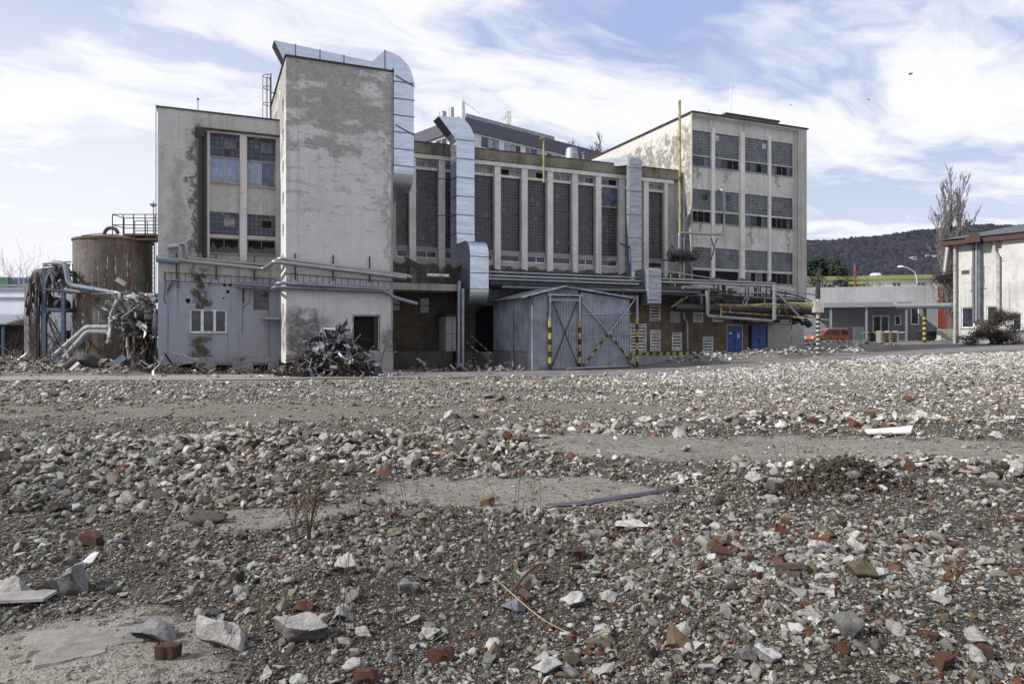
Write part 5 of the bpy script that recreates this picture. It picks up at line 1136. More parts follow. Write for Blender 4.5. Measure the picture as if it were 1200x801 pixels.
poplar(671, 158, 150, 3, 'small bare poplar top left of the conical roof vent above the hall roof', 5, 16)
poplar(703, 153, 150, 3, 'small bare poplar top showing just before the workshop block roof', 6, 14)
def bare_bush(px, py0, Y, w_, h_, label, mat, seed, n=60, name='bare_shrub', cat='shrub', z0=None):
    R = random.Random(seed); b = at(px, 396, Y); z = float(ground(b.x, Y)) if z0 is None else z0; mb = MB()
    for k in range(n):
        p = Vector((R.gauss(0, w_*.28), R.gauss(0, w_*.2), -.05)); d_ = Vector((R.gauss(0, .35), R.gauss(0, .35), 1)); grow(mb, p, d_, h_*R.uniform(.4, 1), .014, 2, R, .5, .2, 3, .5, 2, .00013*Y+.002)
    o = mb.build(name, mat); o.location = (b.x, Y, z); return tag(o, label, cat)
bare_bush(66, 0, 43.5, 2.6, 2.9, 'reddish bare shrub growing under the blue pipe rack', M['redtwig'], 1, 46)
bare_bush(45, 0, 46, 2.2, 2.0, 'low reddish bare shrub left of the pipe rack posts', M['redtwig'], 2, 30)
bare_bush(101, 0, 39, 1.6, 1.0, 'clump of straw coloured dry grass in front of the tank', M['drygrass'], 3, 70, 'dry_grass_clump', 'grass clump')
bare_bush(22, 0, 44, 4.5, .8, 'long straw coloured strip of dry grass at the far left', M['drygrass'], 4, 90, 'dry_grass_clump', 'grass clump')
bare_bush(12, 0, 110, 9, 10.6, 'distant bare tree behind the white warehouse at the far left', M['twig'], 7, 150, 'bare_tree', 'tree', 0)
bare_bush(38, 0, 112, 5, 10.2, 'distant bare tree just left of the blue pipe rack', M['twig'], 8, 90, 'bare_tree', 'tree', 0)

# ================================================================== SCRAP
M['scrapwhite'] = simple('scrap_white', (.55, .55, .56), .5, var=.4, dirt=(.2, .15, .12)); M['scrapblue'] = simple('scrap_blue', (.17, .205, .26), .5, var=.4)
R3 = random.Random(21); mb = MB(); SYY = 33.2; sc0 = at(386, 440, SYY)
def heap_h(x): return 1.95*math.exp(-((x+.05)/1.15)**2)*(.85+.15*math.sin(x*6))+.55*math.exp(-((x-1.2)/.8)**2)+.35*math.exp(-((x+1.5)/.6)**2)
n = 24; vs = []; fs = []
for j in range(9):
    for i in range(n+1):
        x = -2.1+4.2*i/n; y = -1.0+2.4*j/8; f = max(0, 1-((y-.2)/1.2)**2); vs.append((x, y, heap_h(x)*f*.8-.05))
for j in range(8):
    for i in range(n): a = j*(n+1)+i; fs.append((a, a+1, a+n+2, a+n+1))
mb.add(vs, fs, 5)
for k in range(1250):
    x = R3.gauss(0, .95); x = max(-2.2, min(2.3, x)); y = R3.uniform(-1.1, 1.0); f = max(.05, 1-((y-.2)/1.25)**2); z = heap_h(x)*f*R3.uniform(.55, 1.08)+.04
    kd = R3.choice([0, 0, 0, 0, 1, 1, 2]); s = R3.uniform(.15, .75)
    m = R3.choice([0, 1, 2, 2, 3, 3, 4, 2, 5, 5] if z > .5 else [2, 2, 5, 5, 1, 0, 3, 2]); scrap_piece(mb, (x, y, z), R3, s, m, kd)
o = mb.build('scrap_heap', [M['pipe_al'], M['scrapwhite'], M['scraprust'], M['darksteel'], M['scrapblue'], M['black']]); o.location = (sc0.x, SYY, 0); tag(o, 'tangled heap of rusty and shiny scrap metal in front of the tower', 'scrap heap', kind='stuff')
def scrap_thing(px, py, Y, s, mat, label, name, cat, seed, kind='strip'):
    R = random.Random(seed); a = at(px, py, Y); mb = MB()
    if kind == 'strip':
        d_ = Vector((R.uniform(-.5, .5), -.2, 1)).normalized(); w_ = s*.3
        vs = []
        for k in range(5): p = d_*s*k/4+Vector((R.gauss(0, .03), R.gauss(0, .05), 0)); vs += [p+Vector((-w_/2, 0, 0)), p+Vector((w_/2, R.gauss(0, .04), 0)), p+Vector((w_/2, .02, 0)), p+Vector((-w_/2, .02, 0))]
        fs = [(0, 1, 2, 3), (19, 18, 17, 16)]
        for k in range(4):
            for j in range(4): fs.append((4*k+j, 4*k+(j+1) % 4, 4*k+4+(j+1) % 4, 4*k+4+j))
        mb.add(vs, fs)
    elif kind == 'bar':
        mb.beam((0, 0, -.1), (R.uniform(-.4, .4), 0, s), .08)
    o = mb.build(name, mat); o.location = a; return tag(o, label, cat)
scrap_thing(411, 421, 32.6, .75, M['scrapblue'], 'upright pale blue metal strip on the right half of the scrap heap', 'metal_strip', 'scrap', 3)
scrap_thing(380, 415, 32.3, .6, M['pipe_al'], 'shiny crumpled strip in the middle of the scrap heap', 'metal_strip', 'scrap', 4)
scrap_thing(348, 428, 32.9, .75, M['rust'], 'rusty bar sticking up at the left foot of the scrap heap', 'metal_bar', 'scrap', 5, 'bar')
a = at(376, 404, SYY+.3); b = at(393, 384, SYY+.3); mb = MB(); frame_mb(mb, 0, b.x-a.x, 0, b.z-a.z, 0, .07, .07, hbars=[(b.z-a.z)*.62]); mb.quad((.07, .05, .4), (b.x-a.x-.07, .05, .4), (b.x-a.x-.07, .05, .5), (.07, .05, .5)); o = wsingle('window_frame', mb, M['white'], 'white broken window frame standing on top of the scrap heap', 'window frame', (0, 0, 0)); o.location = (a.x, a.y, a.z)
mb = MB(); R4 = random.Random(2)
for k in range(70): scrap_piece(mb, (R4.uniform(-.9, .9), R4.uniform(-.4, .5), R4.uniform(.02, .12)), R4, R4.uniform(.1, .3), R4.choice([0, 1, 4, 1]), 0)
o = mb.build('scrap_litter', [M['pipe_al'], M['scrapwhite'], M['rust'], M['darksteel'], M['scrapblue']]); a = at(447, 441, 32.6); o.location = (a.x, 32.6, .02); tag(o, 'flat litter of pale and blue scrap on the ground right of the scrap heap', 'litter', kind='stuff')
mb = MB()
for k in range(150): scrap_piece(mb, (R4.uniform(-4.2, 3.2), R4.uniform(-.5, .5), R4.uniform(.02, .25)*R4.random()), R4, R4.uniform(.15, .55), R4.choice([0, 2, 3, 1, 3, 2]), R4.randrange(3))
o = mb.build('scrap_litter', [M['pipe_al'], M['concrete'], M['scraprust'], M['darksteel']]); a = at(285, 436, 34.6); o.location = (a.x, 35.0, .02); tag(o, 'low litter of scrap and broken boards along the foot of the office block', 'litter', kind='stuff')
mb = MB()
for k in range(260): scrap_piece(mb, (R4.uniform(-5.5, 5), R4.gauss(0, 1.0), R4.uniform(.15, .75)), R4, R4.uniform(.2, .9), R4.choice([0, 2, 3, 1, 3, 3, 2]), R4.choice([0, 1, 1, 2]))
o = mb.build('scrap_litter', [M['pipe_al'], M['concrete'], M['scraprust'], M['darksteel']]); o.location = (at(95, 430, 36).x, 36, 0); tag(o, 'broken beams, boards and sheet scrap strewn over the rubble in front of the tank', 'litter', kind='stuff')
mb = MB(); a = at(78, 440, 34.2); mb.tube([(0, 0, .35), (.5, .1, .75), (.95, 0, .85), (1.3, .2, .55)], .26, 9, bend=.3); mb.tube([(.2, -.1, .1), (.7, 0, .6)], .2, 8, m=1); wsingle('broken_machine', mb, [M['darksteel'], M['pipe_al']], 'dark broken machine part curled up on the rubble before the tank', 'machine part', (0, 0, 0), smooth=True).location = (a.x, 34.2, -.05)
mb = MB(); a = at(121, 432, 34.6); mb.beam((0, 0, 0), (.95, .2, .75), .22, .3); wsingle('metal_beam', mb, M['pipe_blue'], 'stub of grey beam poking diagonally out of the rubble left of the office block', 'beam', (0, 0, 0)).location = (a.x, 34.6, .1)
mb = MB(); a = at(37, 428, 36.5); mb.beam((0, 0, 0), (6.0, -.2, .15), .35, .35); wsingle('concrete_beam', mb, M['concrete'], 'long concrete beam lying across the rubble at the left', 'beam', (0, 0, 0)).location = (a.x, 35.4, .35)
mb = MB()
for k in range(120): scrap_piece(mb, (R4.uniform(-3.2, 2.8), R4.gauss(0, .45), R4.uniform(.02, .5)*R4.random()), R4, R4.uniform(.15, .5), R4.choice([0, 1, 1, 3, 2]), R4.choice([0, 0, 1]))
o = mb.build('scrap_litter', [M['concrete'], M['lowwall'], M['scraprust'], M['darksteel']]); q = W(pu(580, -5.0), -4.6); o.location = (q.x-.8, q.y, 0); tag(o, 'grey torn boards and sheets piled at the left foot of the corrugated shed', 'litter', kind='stuff')
# ================================================================== BACKGROUND OFFICE BUILDING
BY = 90.0; bc = at(541, 396, BY); bth = math.radians(46)
bg = empty('office_building', (bc.x, BY, 0), 0, 'modern grey and white office building rising behind the hall roof', 'building')
BD = Vector((math.sin(math.radians(48.4)), math.cos(math.radians(48.4)), 0)); BL = Vector((-BD.y, BD.x, 0))
def bz(py, Y=BY): return H+(HY-py)/F*Y
class BF:  # face-local helper: s along the face, z up, o outward offset
    def __init__(s, d): s.d = d; s.n = Vector((d.y, -d.x, 0)) if d.x > 0 else Vector((-d.y, d.x, 0)); s.n = s.n if s.n.y < 0 else -s.n
    def p(s, t, z, o=0): q = s.d*t+s.n*o; return (q.x, q.y, z)
    def panel(s, mb, t0, t1, z0, z1, o0, o1, m=0):
        vs = [s.p(t0, z0, o0), s.p(t1, z0, o0), s.p(t1, z1, o0), s.p(t0, z1, o0), s.p(t0, z0, o1), s.p(t1, z0, o1), s.p(t1, z1, o1), s.p(t0, z1, o1)]
        mb.add(vs, [(0, 1, 2, 3), (7, 6, 5, 4), (0, 4, 5, 1), (1, 5, 6, 2), (2, 6, 7, 3), (3, 7, 4, 0)], m)
FR, FL = BF(BD), BF(BL); LR, LLn = 34, 22
zroof = bz(137); zb1 = bz(152); zw0 = bz(165)
mb = MB(); FR.panel(mb, 0, LR, 0, zb1, 0, -.5); FL.panel(mb, .36, LLn, 0, zb1, 0, -.5); mb.build('wall', simple('white_office_render', (.55, .55, .58), .7, var=.1), bg)
mb = MB(); FR.panel(mb, -.3, LR, zb1+.003, zroof, .3, -.5); FL.panel(mb, .8, LLn, zb1+.003, zroof, .3, -.5); mb.build('fascia', simple('dark_grey_fascia', (.062, .065, .085), .5, var=.1), bg)
q = [BD*0, BD*LR, BD*LR+BL*LLn, BL*LLn]; mb = MB(); mb.add([(p.x, p.y, zroof-.05) for p in q], [(0, 1, 2, 3)]); mb.build('roof', M['tar'], bg)
mb = MB(); FR.panel(mb, 1.5, 17.5, zroof, zroof+1.0, -1.0, -6); mb.build('roof_box', simple('light_grey_cladding', (.25, .26, .3), .5), bg)
zwA, zwB = bz(166.5), bz(154.5)
for k in range(7):
    t0 = 3.2+k*3.9; n_ = 3 if k != 1 else 2
    mb = MB(); FR.panel(mb, t0, t0+2.9, zwA, zwB, .06, .0); wn = mb.build('window', M['greyframe'] if k % 2 else simple('window_band_dark', (.05, .055, .07), .4), bg)
    for j in range(3):
        mb = MB(); FR.panel(mb, t0+.1+j*.95, t0+.9+j*.95, zwA+.1, zwB-.1, .09, .065); mb.build('pane', M[['glass', 'curtain', 'milky'][(j+k) % 3]], wn)
for k in range(5):
    t0 = 3+k*3.4; mb = MB(); FL.panel(mb, t0, t0+2.6, zwA, zwB, .06, .0); wn = mb.build('window', M['greyframe'], bg)
    for j in range(2): mb = MB(); FL.panel(mb, t0+.1+j*1.25, t0+1.15+j*1.25, zwA+.1, zwB-.1, .09, .065); mb.build('pane', M['glass'], wn)
mb = MB(); x = at(541.8, 0, BY-1).x-bc.x; mb.tube([(x, -1, zroof-1.8), (x, -1, bz(119, 89))], .35, 10); mb.tube([(x, -1, bz(119, 89)), (x, -1, bz(113, 89))], .08, 6); mb.tube([(x+.3, -1, bz(120, 89)), (x+2.2, -1, zroof+.1)], .05, 5); mb.build('chimney', M['white'], bg)
def on_roof(px, py0, py1, r, nm, Y=95, m='galvdull'):
    mb = MB(); x = at(px, 0, Y).x-bc.x; mb.tube([(x, Y-BY, bz(py0, Y)-1), (x, Y-BY, bz(py1, Y))], r, 8); mb.build(nm, M[m], bg)
on_roof(519, 133, 131, .5, 'roof_vent', 97); on_roof(529, 133, 126, .35, 'roof_vent', 95)
mb = MB(); Y = 99; x = at(596.5, 0, Y).x-bc.x; z = bz(143, Y)
mb.box(x-.3, x+.3, 8.6, 9.2, z-2, bz(131, Y)); mb.tube([(x-2.6, 9, z-.6), (x-.1, 9, bz(134, Y))], .07, 5); mb.tube([(x-1.6, 9, z-.6), (x-.1, 9, bz(134, Y))], .07, 5); mb.tube([(x-.5, 9, z), (x-.5, 9, bz(132, Y))], .08, 5); mb.build('antenna_frame', M['louvre'], bg)
# roof vent cone and stub on the hall roof
mb = MB(); c = OP(670, 185, 9); mb.lathe((c[0], 9, 0), [(.55, HH), (.56, c[2]-.1), (.42, c[2]+.72), (.41, c[2]+.72), (.38, c[2]+.4)], 18)
mb.lathe((c[0], 9, 0), [(.38, c[2]+.4), (0, c[2]+.4)], 18, 1)
single('roof_fan', mb, [M['galvdull'], M['hole']], 'conical metal roof vent standing on the hall roof', 'roof vent', (c[0], 9, HH), smooth=True)
for (px_, py0, py1, lab) in ((684.5, 187, 181, 'small capped flue on the hall roof right of the conical vent'),):
    c = OP(px_, py0, 6); c1 = OP(px_, py1, 6); mb = MB(); mb.lathe((c[0], 6, 0), [(.14, HH), (.14, c1[2]), (.22, c1[2]+.06), (.22, c1[2]+.12), (0, c1[2]+.2)], 12); single('roof_flue', mb, M['pipe_grey'], lab, 'flue', (c[0], 6, HH), smooth=True)
c = OP(699, 190, 4); mb = MB(); mb.lathe((c[0], 4, 0), [(.3, HH), (.32, HH+.4), (.2, HH+.6), (0, HH+.65)], 12); single('roof_flue', mb, M['galvdull'], 'round metal cowl on the hall roof near the slim duct', 'roof vent', (c[0], 4, HH), smooth=True)
# ================================================================== RIGHT SIDE
# low grey warehouse with loading canopy
GYr = 92.0; gA = at(1099, 396, GYr); gd = Vector((-1.0, .33, 0)).normalized(); gn = Vector((gd.y, -gd.x, 0)); gn = gn if gn.y < 0 else -gn
FG = BF(gd); FO = BF(Vector((1, .1, 0)).normalized())
zg = 1.25
gb = empty('grey_warehouse', (gA.x, GYr, 0), 0, 'low grey warehouse with a loading canopy and an orange end wall', 'building')
def gs(px):  # distance along the grey front for an image column
    r = (px-CX)/F; return (r*GYr-gA.x)/(gd.x-r*gd.y)
def gz(px, py): t = gs(px); Y = GYr+gd.y*t; return H+(HY-py)/F*Y
L = gs(938); zt = gz(1099, 334)
M['gwall'] = plaster('grey_warehouse_render', (.34, .34, .345), (.24, .235, .23), streak=.6, blotch=.5); M['gwall2'] = simple('grey_lower_render', (.21, .21, .235), .9, var=.12)
mb = MB(); FG.panel(mb, 0, L, gz(1098, 358), zt, 0, -.4); FG.panel(mb, 0, L, zt-.3, zt-.004, -.4, -25); mb.build('upper_wall', M['gwall'], gb)
mb = MB(); FG.panel(mb, 0.003, L, .3, gz(1098, 358)-.004, -.05, -.4); mb.build('lower_wall', M['gwall2'], gb)
mb = MB(); FO.panel(mb, .02, 16, .3, zt-.02, 0, -.4); mb.build('orange_wall', simple('rust_orange_render', (.30, .075, .03), .85, var=.15, scale=.6), gb)
mb = MB(); FG.panel(mb, gs(1098), gs(1099)+.01, .4, zt+.02, .02, .0); mb.build('corner_trim', M['gwall'], gb)
mb = MB(); a, b = gs(1060), gs(940); zc = gz(1060, 355); FG.panel(mb, a, b, zc-.35, zc, 4.2, 0); FG.panel(mb, a-.1, b, zc-.62, zc-.353, 4.25, 4.0); mb.build('canopy', M['galvdull'], gb)
for px_ in (1010, 970, 1055):
    mb = MB(); t = gs(px_); FG.panel(mb, t-.12, t+.12, zg, zc-.4, 3.9, 3.66); mb.build('canopy_post', M['galvdull'], gb)
zd = gz(1032, 390.5)
mb = MB(); FG.panel(mb, gs(1056), gs(1008), zg-.6, zd, 3.2, 0); mb.build('loading_platform', M['darkconcrete'], gb); mb = MB(); FG.panel(mb, gs(1056)-.05, gs(1008)+.05, zd+.003, zd+.2, 3.3, 0); mb.build('platform_slab', M['concrete'], gb)
def gwin(px0, px1, py0, py1, parts=1, o=.0, mat='white', pane='glass'):
    a, b = gs(px1), gs(px0); z0, z1 = gz((px0+px1)/2, py1), gz((px0+px1)/2, py0); mb = MB(); t = .14
    FG.panel(mb, a, a+t, z0, z1, o+.08, o-.02); FG.panel(mb, b-t, b, z0, z1, o+.08, o-.02); FG.panel(mb, a+t, b-t, z0, z0+t, o+.08, o-.02); FG.panel(mb, a+t, b-t, z1-t, z1, o+.08, o-.02)
    for k in range(1, parts): c = a+(b-a)*k/parts; FG.panel(mb, c-.08, c+.08, z0+t, z1-t, o+.077, o-.02)
    wn = mb.build('window', M[mat], gb); mb = MB(); FG.panel(mb, a+.02, b-.02, z0+.02, z1-.02, o+.03, o+.0); mb.build('pane', M[pane], wn)
gwin(1022.5, 1042, 369.5, 390, 2, o=-.03); gwin(1048, 1056, 369.5, 381, 1, o=-.03); gwin(1067, 1077, 360, 380.5, 1, o=-.03); gwin(967, 972, 362, 382, 1, o=-.03, mat='galvdull')
mb = MB(); FO.panel(mb, .9+.5, 1.7+.5, H+(HY-380.5)/F*GYr, H+(HY-360)/F*GYr, .05, 0); wn = mb.build('window', M['white'], gb); mb = MB(); FO.panel(mb, 1.5, 2.1, H+(HY-379.5)/F*GYr, H+(HY-361)/F*GYr, .08, .053); mb.build('pane', M['glass'], wn)
# pipe gantry between grey warehouse and white building
mb = MB(); A = at(1052, 358.5, 86); B = at(1117, 357.5, 72); mb.tube([A, B], .25, 8); mb.tube([at(1052, 361, 86.3), at(1117, 360.5, 72.3)], .1, 6); mb.tube([at(1048, 354, 87), A], .22, 8); wsingle('pipe_gantry', mb, M['galvdull'], 'long grey pipe bridging from the canopy to the white building', 'pipe', A, smooth=True)
q = at(1083.5, 396, 79); gzz = float(ground(q.x, 79)); tp = H+(HY-359)/F*79
mb = MB(); h_ = (tp-gzz); hs = h_*.78
for k in range(11): mb.tube([(0, 0, hs*k/11), (0, 0, hs*(k+1)/11)], .2, 10, k % 2)
mb.tube([(0, 0, hs), (0, 0, h_)], .19, 10, 2); o = mb.build('striped_post', [M['black'], M['stripy'], M['black']]); o.location = (q.x, 79, gzz); tag(o, 'black and yellow striped post under the grey pipe bridge by the warehouse', 'post')
mb = MB(); t = empty('rubbish_container', (at(1090, 0, 86).x, 86, 1.3), 0, 'low black open container beside the far striped post', 'container')
mb.add([(-1.1, -.6, 0), (1.1, -.6, 0), (1.1, .6, 0), (-1.1, .6, 0), (-1.35, -.75, 1.2), (1.35, -.75, 1.2), (1.35, .75, 1.2), (-1.35, .75, 1.2)], [(0, 3, 2, 1), (0, 1, 5, 4), (1, 2, 6, 5), (2, 3, 7, 6), (3, 0, 4, 7)]); mb.build('body', M['black'], t); mb = MB(); frame = [(-1.4, -.8), (1.4, -.8), (1.4, .8), (-1.4, .8)]
for i in range(4): mb.beam((*frame[i], 1.22), (*frame[(i+1) % 4], 1.22), .1)
mb.build('rim', M['darksteel'], t)
mb = MB(); a = at(1040, 0, 84)
for k in range(5): mb.box(-1.1, 1.1, -.55, .55, k*.28, k*.28+.06); [mb.box(x-.08, x+.08, -.55, .55, k*.28+.063, k*.28+.25) for x in (-.95, 0, .95)]
o = mb.build('pallet_stack', simple('grey_wood', (.27, .24, .2), .9)); o.location = (a.x, 84, 1.25); tag(o, 'stack of grey wooden pallets in front of the loading platform', 'pallets')
mb = MB(); a = at(1109, 0, 84)
for k in range(7): mb.box(-.9+k*.26, -.9+k*.26+.2, -.4, .4, .35, 1.5)
mb.box(-1, 1, -.5, .5, .2, .34); mb.box(-1, 1, -.5, .5, 0, .06); o = mb.build('crate_pallet', simple('pale_crate', (.42, .40, .36), .8)); o.location = (a.x, 84, 1.3); tag(o, 'pallet with a row of pale upright boxes before the orange wall', 'crate')
mb = MB()   # railings behind the van
for (x0, x1, Y) in ((938, 1000, 88), (1000, 1012, 86)):
    A = at(x0, 390, Y); B = at(x1, 390, Y); n = 8
    for k in range(n+1): p = A.lerp(B, k/n); mb.beam((p.x, Y, 1.0), (p.x, Y, 3.1), .07)
    for z in (1.5, 2.3, 3.05): mb.beam((A.x, Y, z), (B.x, Y, z), .06)
wsingle('metal_fence', mb, M['pipe_blue'], 'grey blue metal railing behind the orange van', 'fence', (at(970, 0, 88).x, 88, 1.0))
# ------------------------------------------------------------------ orange van
VY = 76.0
M['vanpaint'] = simple('orange_car_paint', (.29, .07, .012), .4, var=.06, bump=0); M['tyre'] = simple('tyre_rubber', (.016, .016, .016), .8); M['vglass'] = simple('car_glass', (.012, .014, .017), .08, bump=0); M['chrome'] = simple('wheel_metal', (.35, .35, .36), .35, .8, bump=0); M['trim'] = simple('black_plastic', (.02, .02, .02), .6); M['redlamp'] = simple('red_lamp_glass', (.3, .01, .01), .2, bump=0); M['lamp'] = simple('head_lamp_glass', (.5, .5, .5), .1, bump=0)
a = at(969, 396, VY); vz = H+(HY-404.5)/F*VY
van = empty('parked_van', (a.x, VY, vz), math.radians(12), 'orange compact van parked behind the rubble bank facing left', 'van')
prof = [(-2.18, .35), (-2.2, .72), (-2.12, .86), (-1.85, .98), (-1.25, 1.10), (-.62, 1.62), (-.35, 1.76), (.2, 1.81), (1.6, 1.80), (1.95, 1.74), (2.1, 1.35), (2.16, .85), (2.18, .38), (1.75, .28), (-1.8, .28)]
mb = MB(); n = len(prof); vs = []; hw = .88
for s in (-1, 1):
    for k, (x, z) in enumerate(prof): vs.append((x, s*(hw-(max(0, z-1.0)*.16)), z))
cen = [(x, -hw+.0, z) for x, z in prof]
mb.add(vs, [tuple(range(n)), tuple(range(2*n-1, n-1, -1))]+[(k, k+n, (k+1) % n+n, (k+1) % n) for k in range(n)])
mb.build('body', M['vanpaint'], van, bevel=.06, smooth=True)
def side_poly(name, poly, mat, off=.012, par=van):
    for s in (-1, 1):
        mb = MB(); vs = [(x, s*(hw-(max(0, z-1.0)*.16)+off), z) for x, z in poly]; vs += [(x, s*(hw-(max(0, z-1.0)*.16)-.02), z) for x, z in poly]; k = len(poly)
        mb.add(vs, [tuple(range(k))]+[(i, (i+1) % k, (i+1) % k+k, i+k) for i in range(k)]); mb.build(name, mat, par)
side_poly('side_window', [(-.92, 1.16), (-.50, 1.58), (-.22, 1.64), (-.22, 1.14)], M['vglass']); side_poly('side_window', [(-.12, 1.13), (-.12, 1.65), (.92, 1.67), (.92, 1.12)], M['vglass']); side_poly('side_window', [(1.14, 1.13), (1.14, 1.66), (1.82, 1.62), (1.92, 1.18)], M['vglass'])
side_poly('side_moulding', [(-1.05, .58), (-1.05, .72), (1.1, .72), (1.1, .58)], M['trim'], .03)
mb = MB(); mb.quad((-1.22, -.72, 1.13), (-1.22, .72, 1.13), (-.64, .62, 1.615), (-.64, -.62, 1.615)); o = mb.build('windscreen', M['vglass'], van); o.location = (-.035, 0, .03)
mb = MB(); mb.quad((2.0, -.6, 1.68), (2.0, .6, 1.68), (2.14, .66, 1.15), (2.14, -.66, 1.15)); o = mb.build('rear_window', M['vglass'], van); o.location = (.025, 0, 0)
mb = MB(); mb.box(-2.25, -2.12, -.84, .84, .33, .6); mb.build('front_bumper', M['trim'], van, bevel=.03); mb = MB(); mb.box(2.12, 2.24, -.84, .84, .36, .6); mb.build('rear_bumper', M['trim'], van, bevel=.03)
for s in (-1, 1):
    MB().box(-2.18, -1.98, s*.62-.18, s*.62+.18, .74, .92).build('headlight', M['lamp'], van); MB().box(2.08, 2.19, s*.76-.08, s*.76+.08, .85, 1.4).build('tail_light', M['redlamp'], van); MB().box(-.98, -.82, s*.95-.08, s*.95+.08, 1.12, 1.28).build('wing_mirror', M['trim'], van)
    side_poly('door_line', [(-.17, .35), (-.17, 1.1), (-.15, 1.1), (-.15, .35)], M['trim'], .014) if s == 1 else side_poly('door_line', [(1.02, .35), (1.02, 1.7), (1.04, 1.7), (1.04, .35)], M['trim'], .014)
    for x in (-1.38, 1.33):
        mb = MB(); mb.tube([(x, s*.90, .32), (x, s*.62, .32)], .33, 20); wl = mb.build('wheel', M['tyre'], van, smooth=True); mb = MB(); mb.tube([(x, s*.915, .32), (x, s*.88, .32)], .2, 14); mb.build('rim', M['chrome'], wl)
        mb = MB(); mb.tube([(x, s*(hw+.004), .34), (x, s*(hw-.1), .34)], .40, 20); mb.build('wheel_arch', M['trim'], van)
# ------------------------------------------------------------------ white building at the right
XW = 1119; wyF = 70.0; wxx = at(1119, 0, wyF).x
WN = Vector((-1, 0, 0)); wd = Vector((.57, -.82, 0)).normalized(); FW = BF(wd); FW.n = Vector((-.82, -.57, 0)).normalized()
ww = empty('white_building', (wxx, wyF, 0), 0, 'white rendered building with red brown eaves and tall drain pipes at the right edge', 'building')
def ws(px):
    r = (px-CX)/F; return (r*wyF-wxx)/(wd.x-r*wd.y)
def wz(px, py): Y = wyF+wd.y*ws(px); return H+(HY-py)/F*Y
M['wwall'] = plaster('white_weathered_render', (.56, .55, .53), (.33, .315, .285), peel=(.42, .40, .37), peel_t=(.58, .62), streak=.6, frame=((wxx, wyF, 0), math.atan2(-.82, .57)), low2=(1.2, 2.1, (.25, .24, .22)), blotch=.6)
ze = wz(1119, 288); Lw = ws(1200)+9
ope = [];
def wop(px0, px1, py0, py1): pm = (px0+px1)/2; return (ws(px0), ws(px1), wz(pm, py1), wz(pm, py0))
wA = [wop(1126.5, 1141, 359.5, 384), wop(1156, 1170, 358.5, 382), wop(1188, 1199, 367, 387), wop(1138.3, 1141.5, 313, 340), wop(1151.5, 1154.5, 312, 337)]
b2 = MB(); us_ = ws(1176)
wall_open(b2, 0, us_, .4, ze, 0, [w_ for w_ in wA if w_[1] < us_], .2)
mb = MB(); mb.add([FW.p(x, z, -y) for x, y, z in b2.v], b2.f)
b2 = MB(); wall_open(b2, us_, Lw, .4, ze, 0, [w_ for w_ in wA if w_[0] > us_], .2)
mb.add([FW.p(x, z, .35-y) for x, y, z in b2.v], b2.f); mb.add([FW.p(us_, .4, 0), FW.p(us_, .4, .35), FW.p(us_, ze, .35), FW.p(us_, ze, 0)], [(0, 1, 2, 3)])
q0, q1 = FW.p(0, 0, 0), FW.p(0, 0, -14); mb.quad((q0[0], q0[1], .4), (q1[0], q1[1], .4), (q1[0], q1[1], ze), (q0[0], q0[1], ze)); mb.build('wall', M['wwall'], ww)
for w_ in wA:
    o0 = .35 if w_[0] > us_ else 0; mb = MB(); t = .09; a, b, c, d_ = w_
    FW.panel(mb, a, a+t, c, d_, o0-.08, o0-.16); FW.panel(mb, b-t, b, c, d_, o0-.08, o0-.16); FW.panel(mb, a+t, b-t, c, c+t, o0-.08, o0-.16); FW.panel(mb, a+t, b-t, d_-t, d_, o0-.08, o0-.16)
    if d_-c > 1.6 and b-a > 1.2: FW.panel(mb, (a+b)/2-.05, (a+b)/2+.05, c+t, d_-.75, o0-.08, o0-.16); FW.panel(mb, a+t, b-t, d_-.75, d_-.65, o0-.083, o0-.16)
    wn = mb.build('window', M['white'], ww); mb = MB(); FW.panel(mb, a+.02, b-.02, c+.02, d_-.02, o0-.12, o0-.15); mb.build('pane', M['glass'], wn)
    mb = MB(); FW.panel(mb, a-.1, b+.1, c-.1, c-.005, o0+.08, o0-.08); mb.build('sill', M['concrete'], wn)
# eaves and roof
M['eave'] = simple('red_brown_eaves', (.055, .022, .017), .7); M['roofgrey'] = simple('grey_green_roof_sheet', (.085, .09, .09), .8, var=.25)
mb = MB(); FW.panel(mb, -.9, Lw, ze, ze+.42, .9, -.0); FW.panel(mb, -.9, -.0, ze+.003, ze+.548, -.003, -14); mb.build('eaves', M['eave'], ww)
mb = MB(); A, B, Cc, D = FW.p(-1.0, ze+.56, 1.05), FW.p(Lw, ze+.56, 1.05), FW.p(Lw, ze+2.5, -6.5), FW.p(6.0, ze+2.5, -6.5); E_ = FW.p(-1.0, ze+.56, -14); mb.add([A, B, Cc, D, E_], [(0, 1, 2, 3), (0, 3, 4)]); mb.build('roof', M['roofgrey'], ww)
t0 = ws(1146.5); mb = MB(); vs = [FW.p(t0-.7, ze+.0, 1.35), FW.p(t0+.7, ze+.0, 1.35), FW.p(t0+.7, ze+.35, 1.35), FW.p(t0, ze+.95, 1.35), FW.p(t0-.7, ze+.35, 1.35)]; vs2 = [FW.p(t0-.7, ze+.0, .2), FW.p(t0+.7, ze+.0, .2), FW.p(t0+.7, ze+.35, .2), FW.p(t0, ze+.95, -.6), FW.p(t0-.7, ze+.35, .2)]; mb.add(vs+vs2, [(0, 1, 2, 3, 4), (2, 7, 8, 3), (3, 8, 9, 4), (0, 5, 6, 1)]); mb.build('pipe_gable', M['eave'], ww)
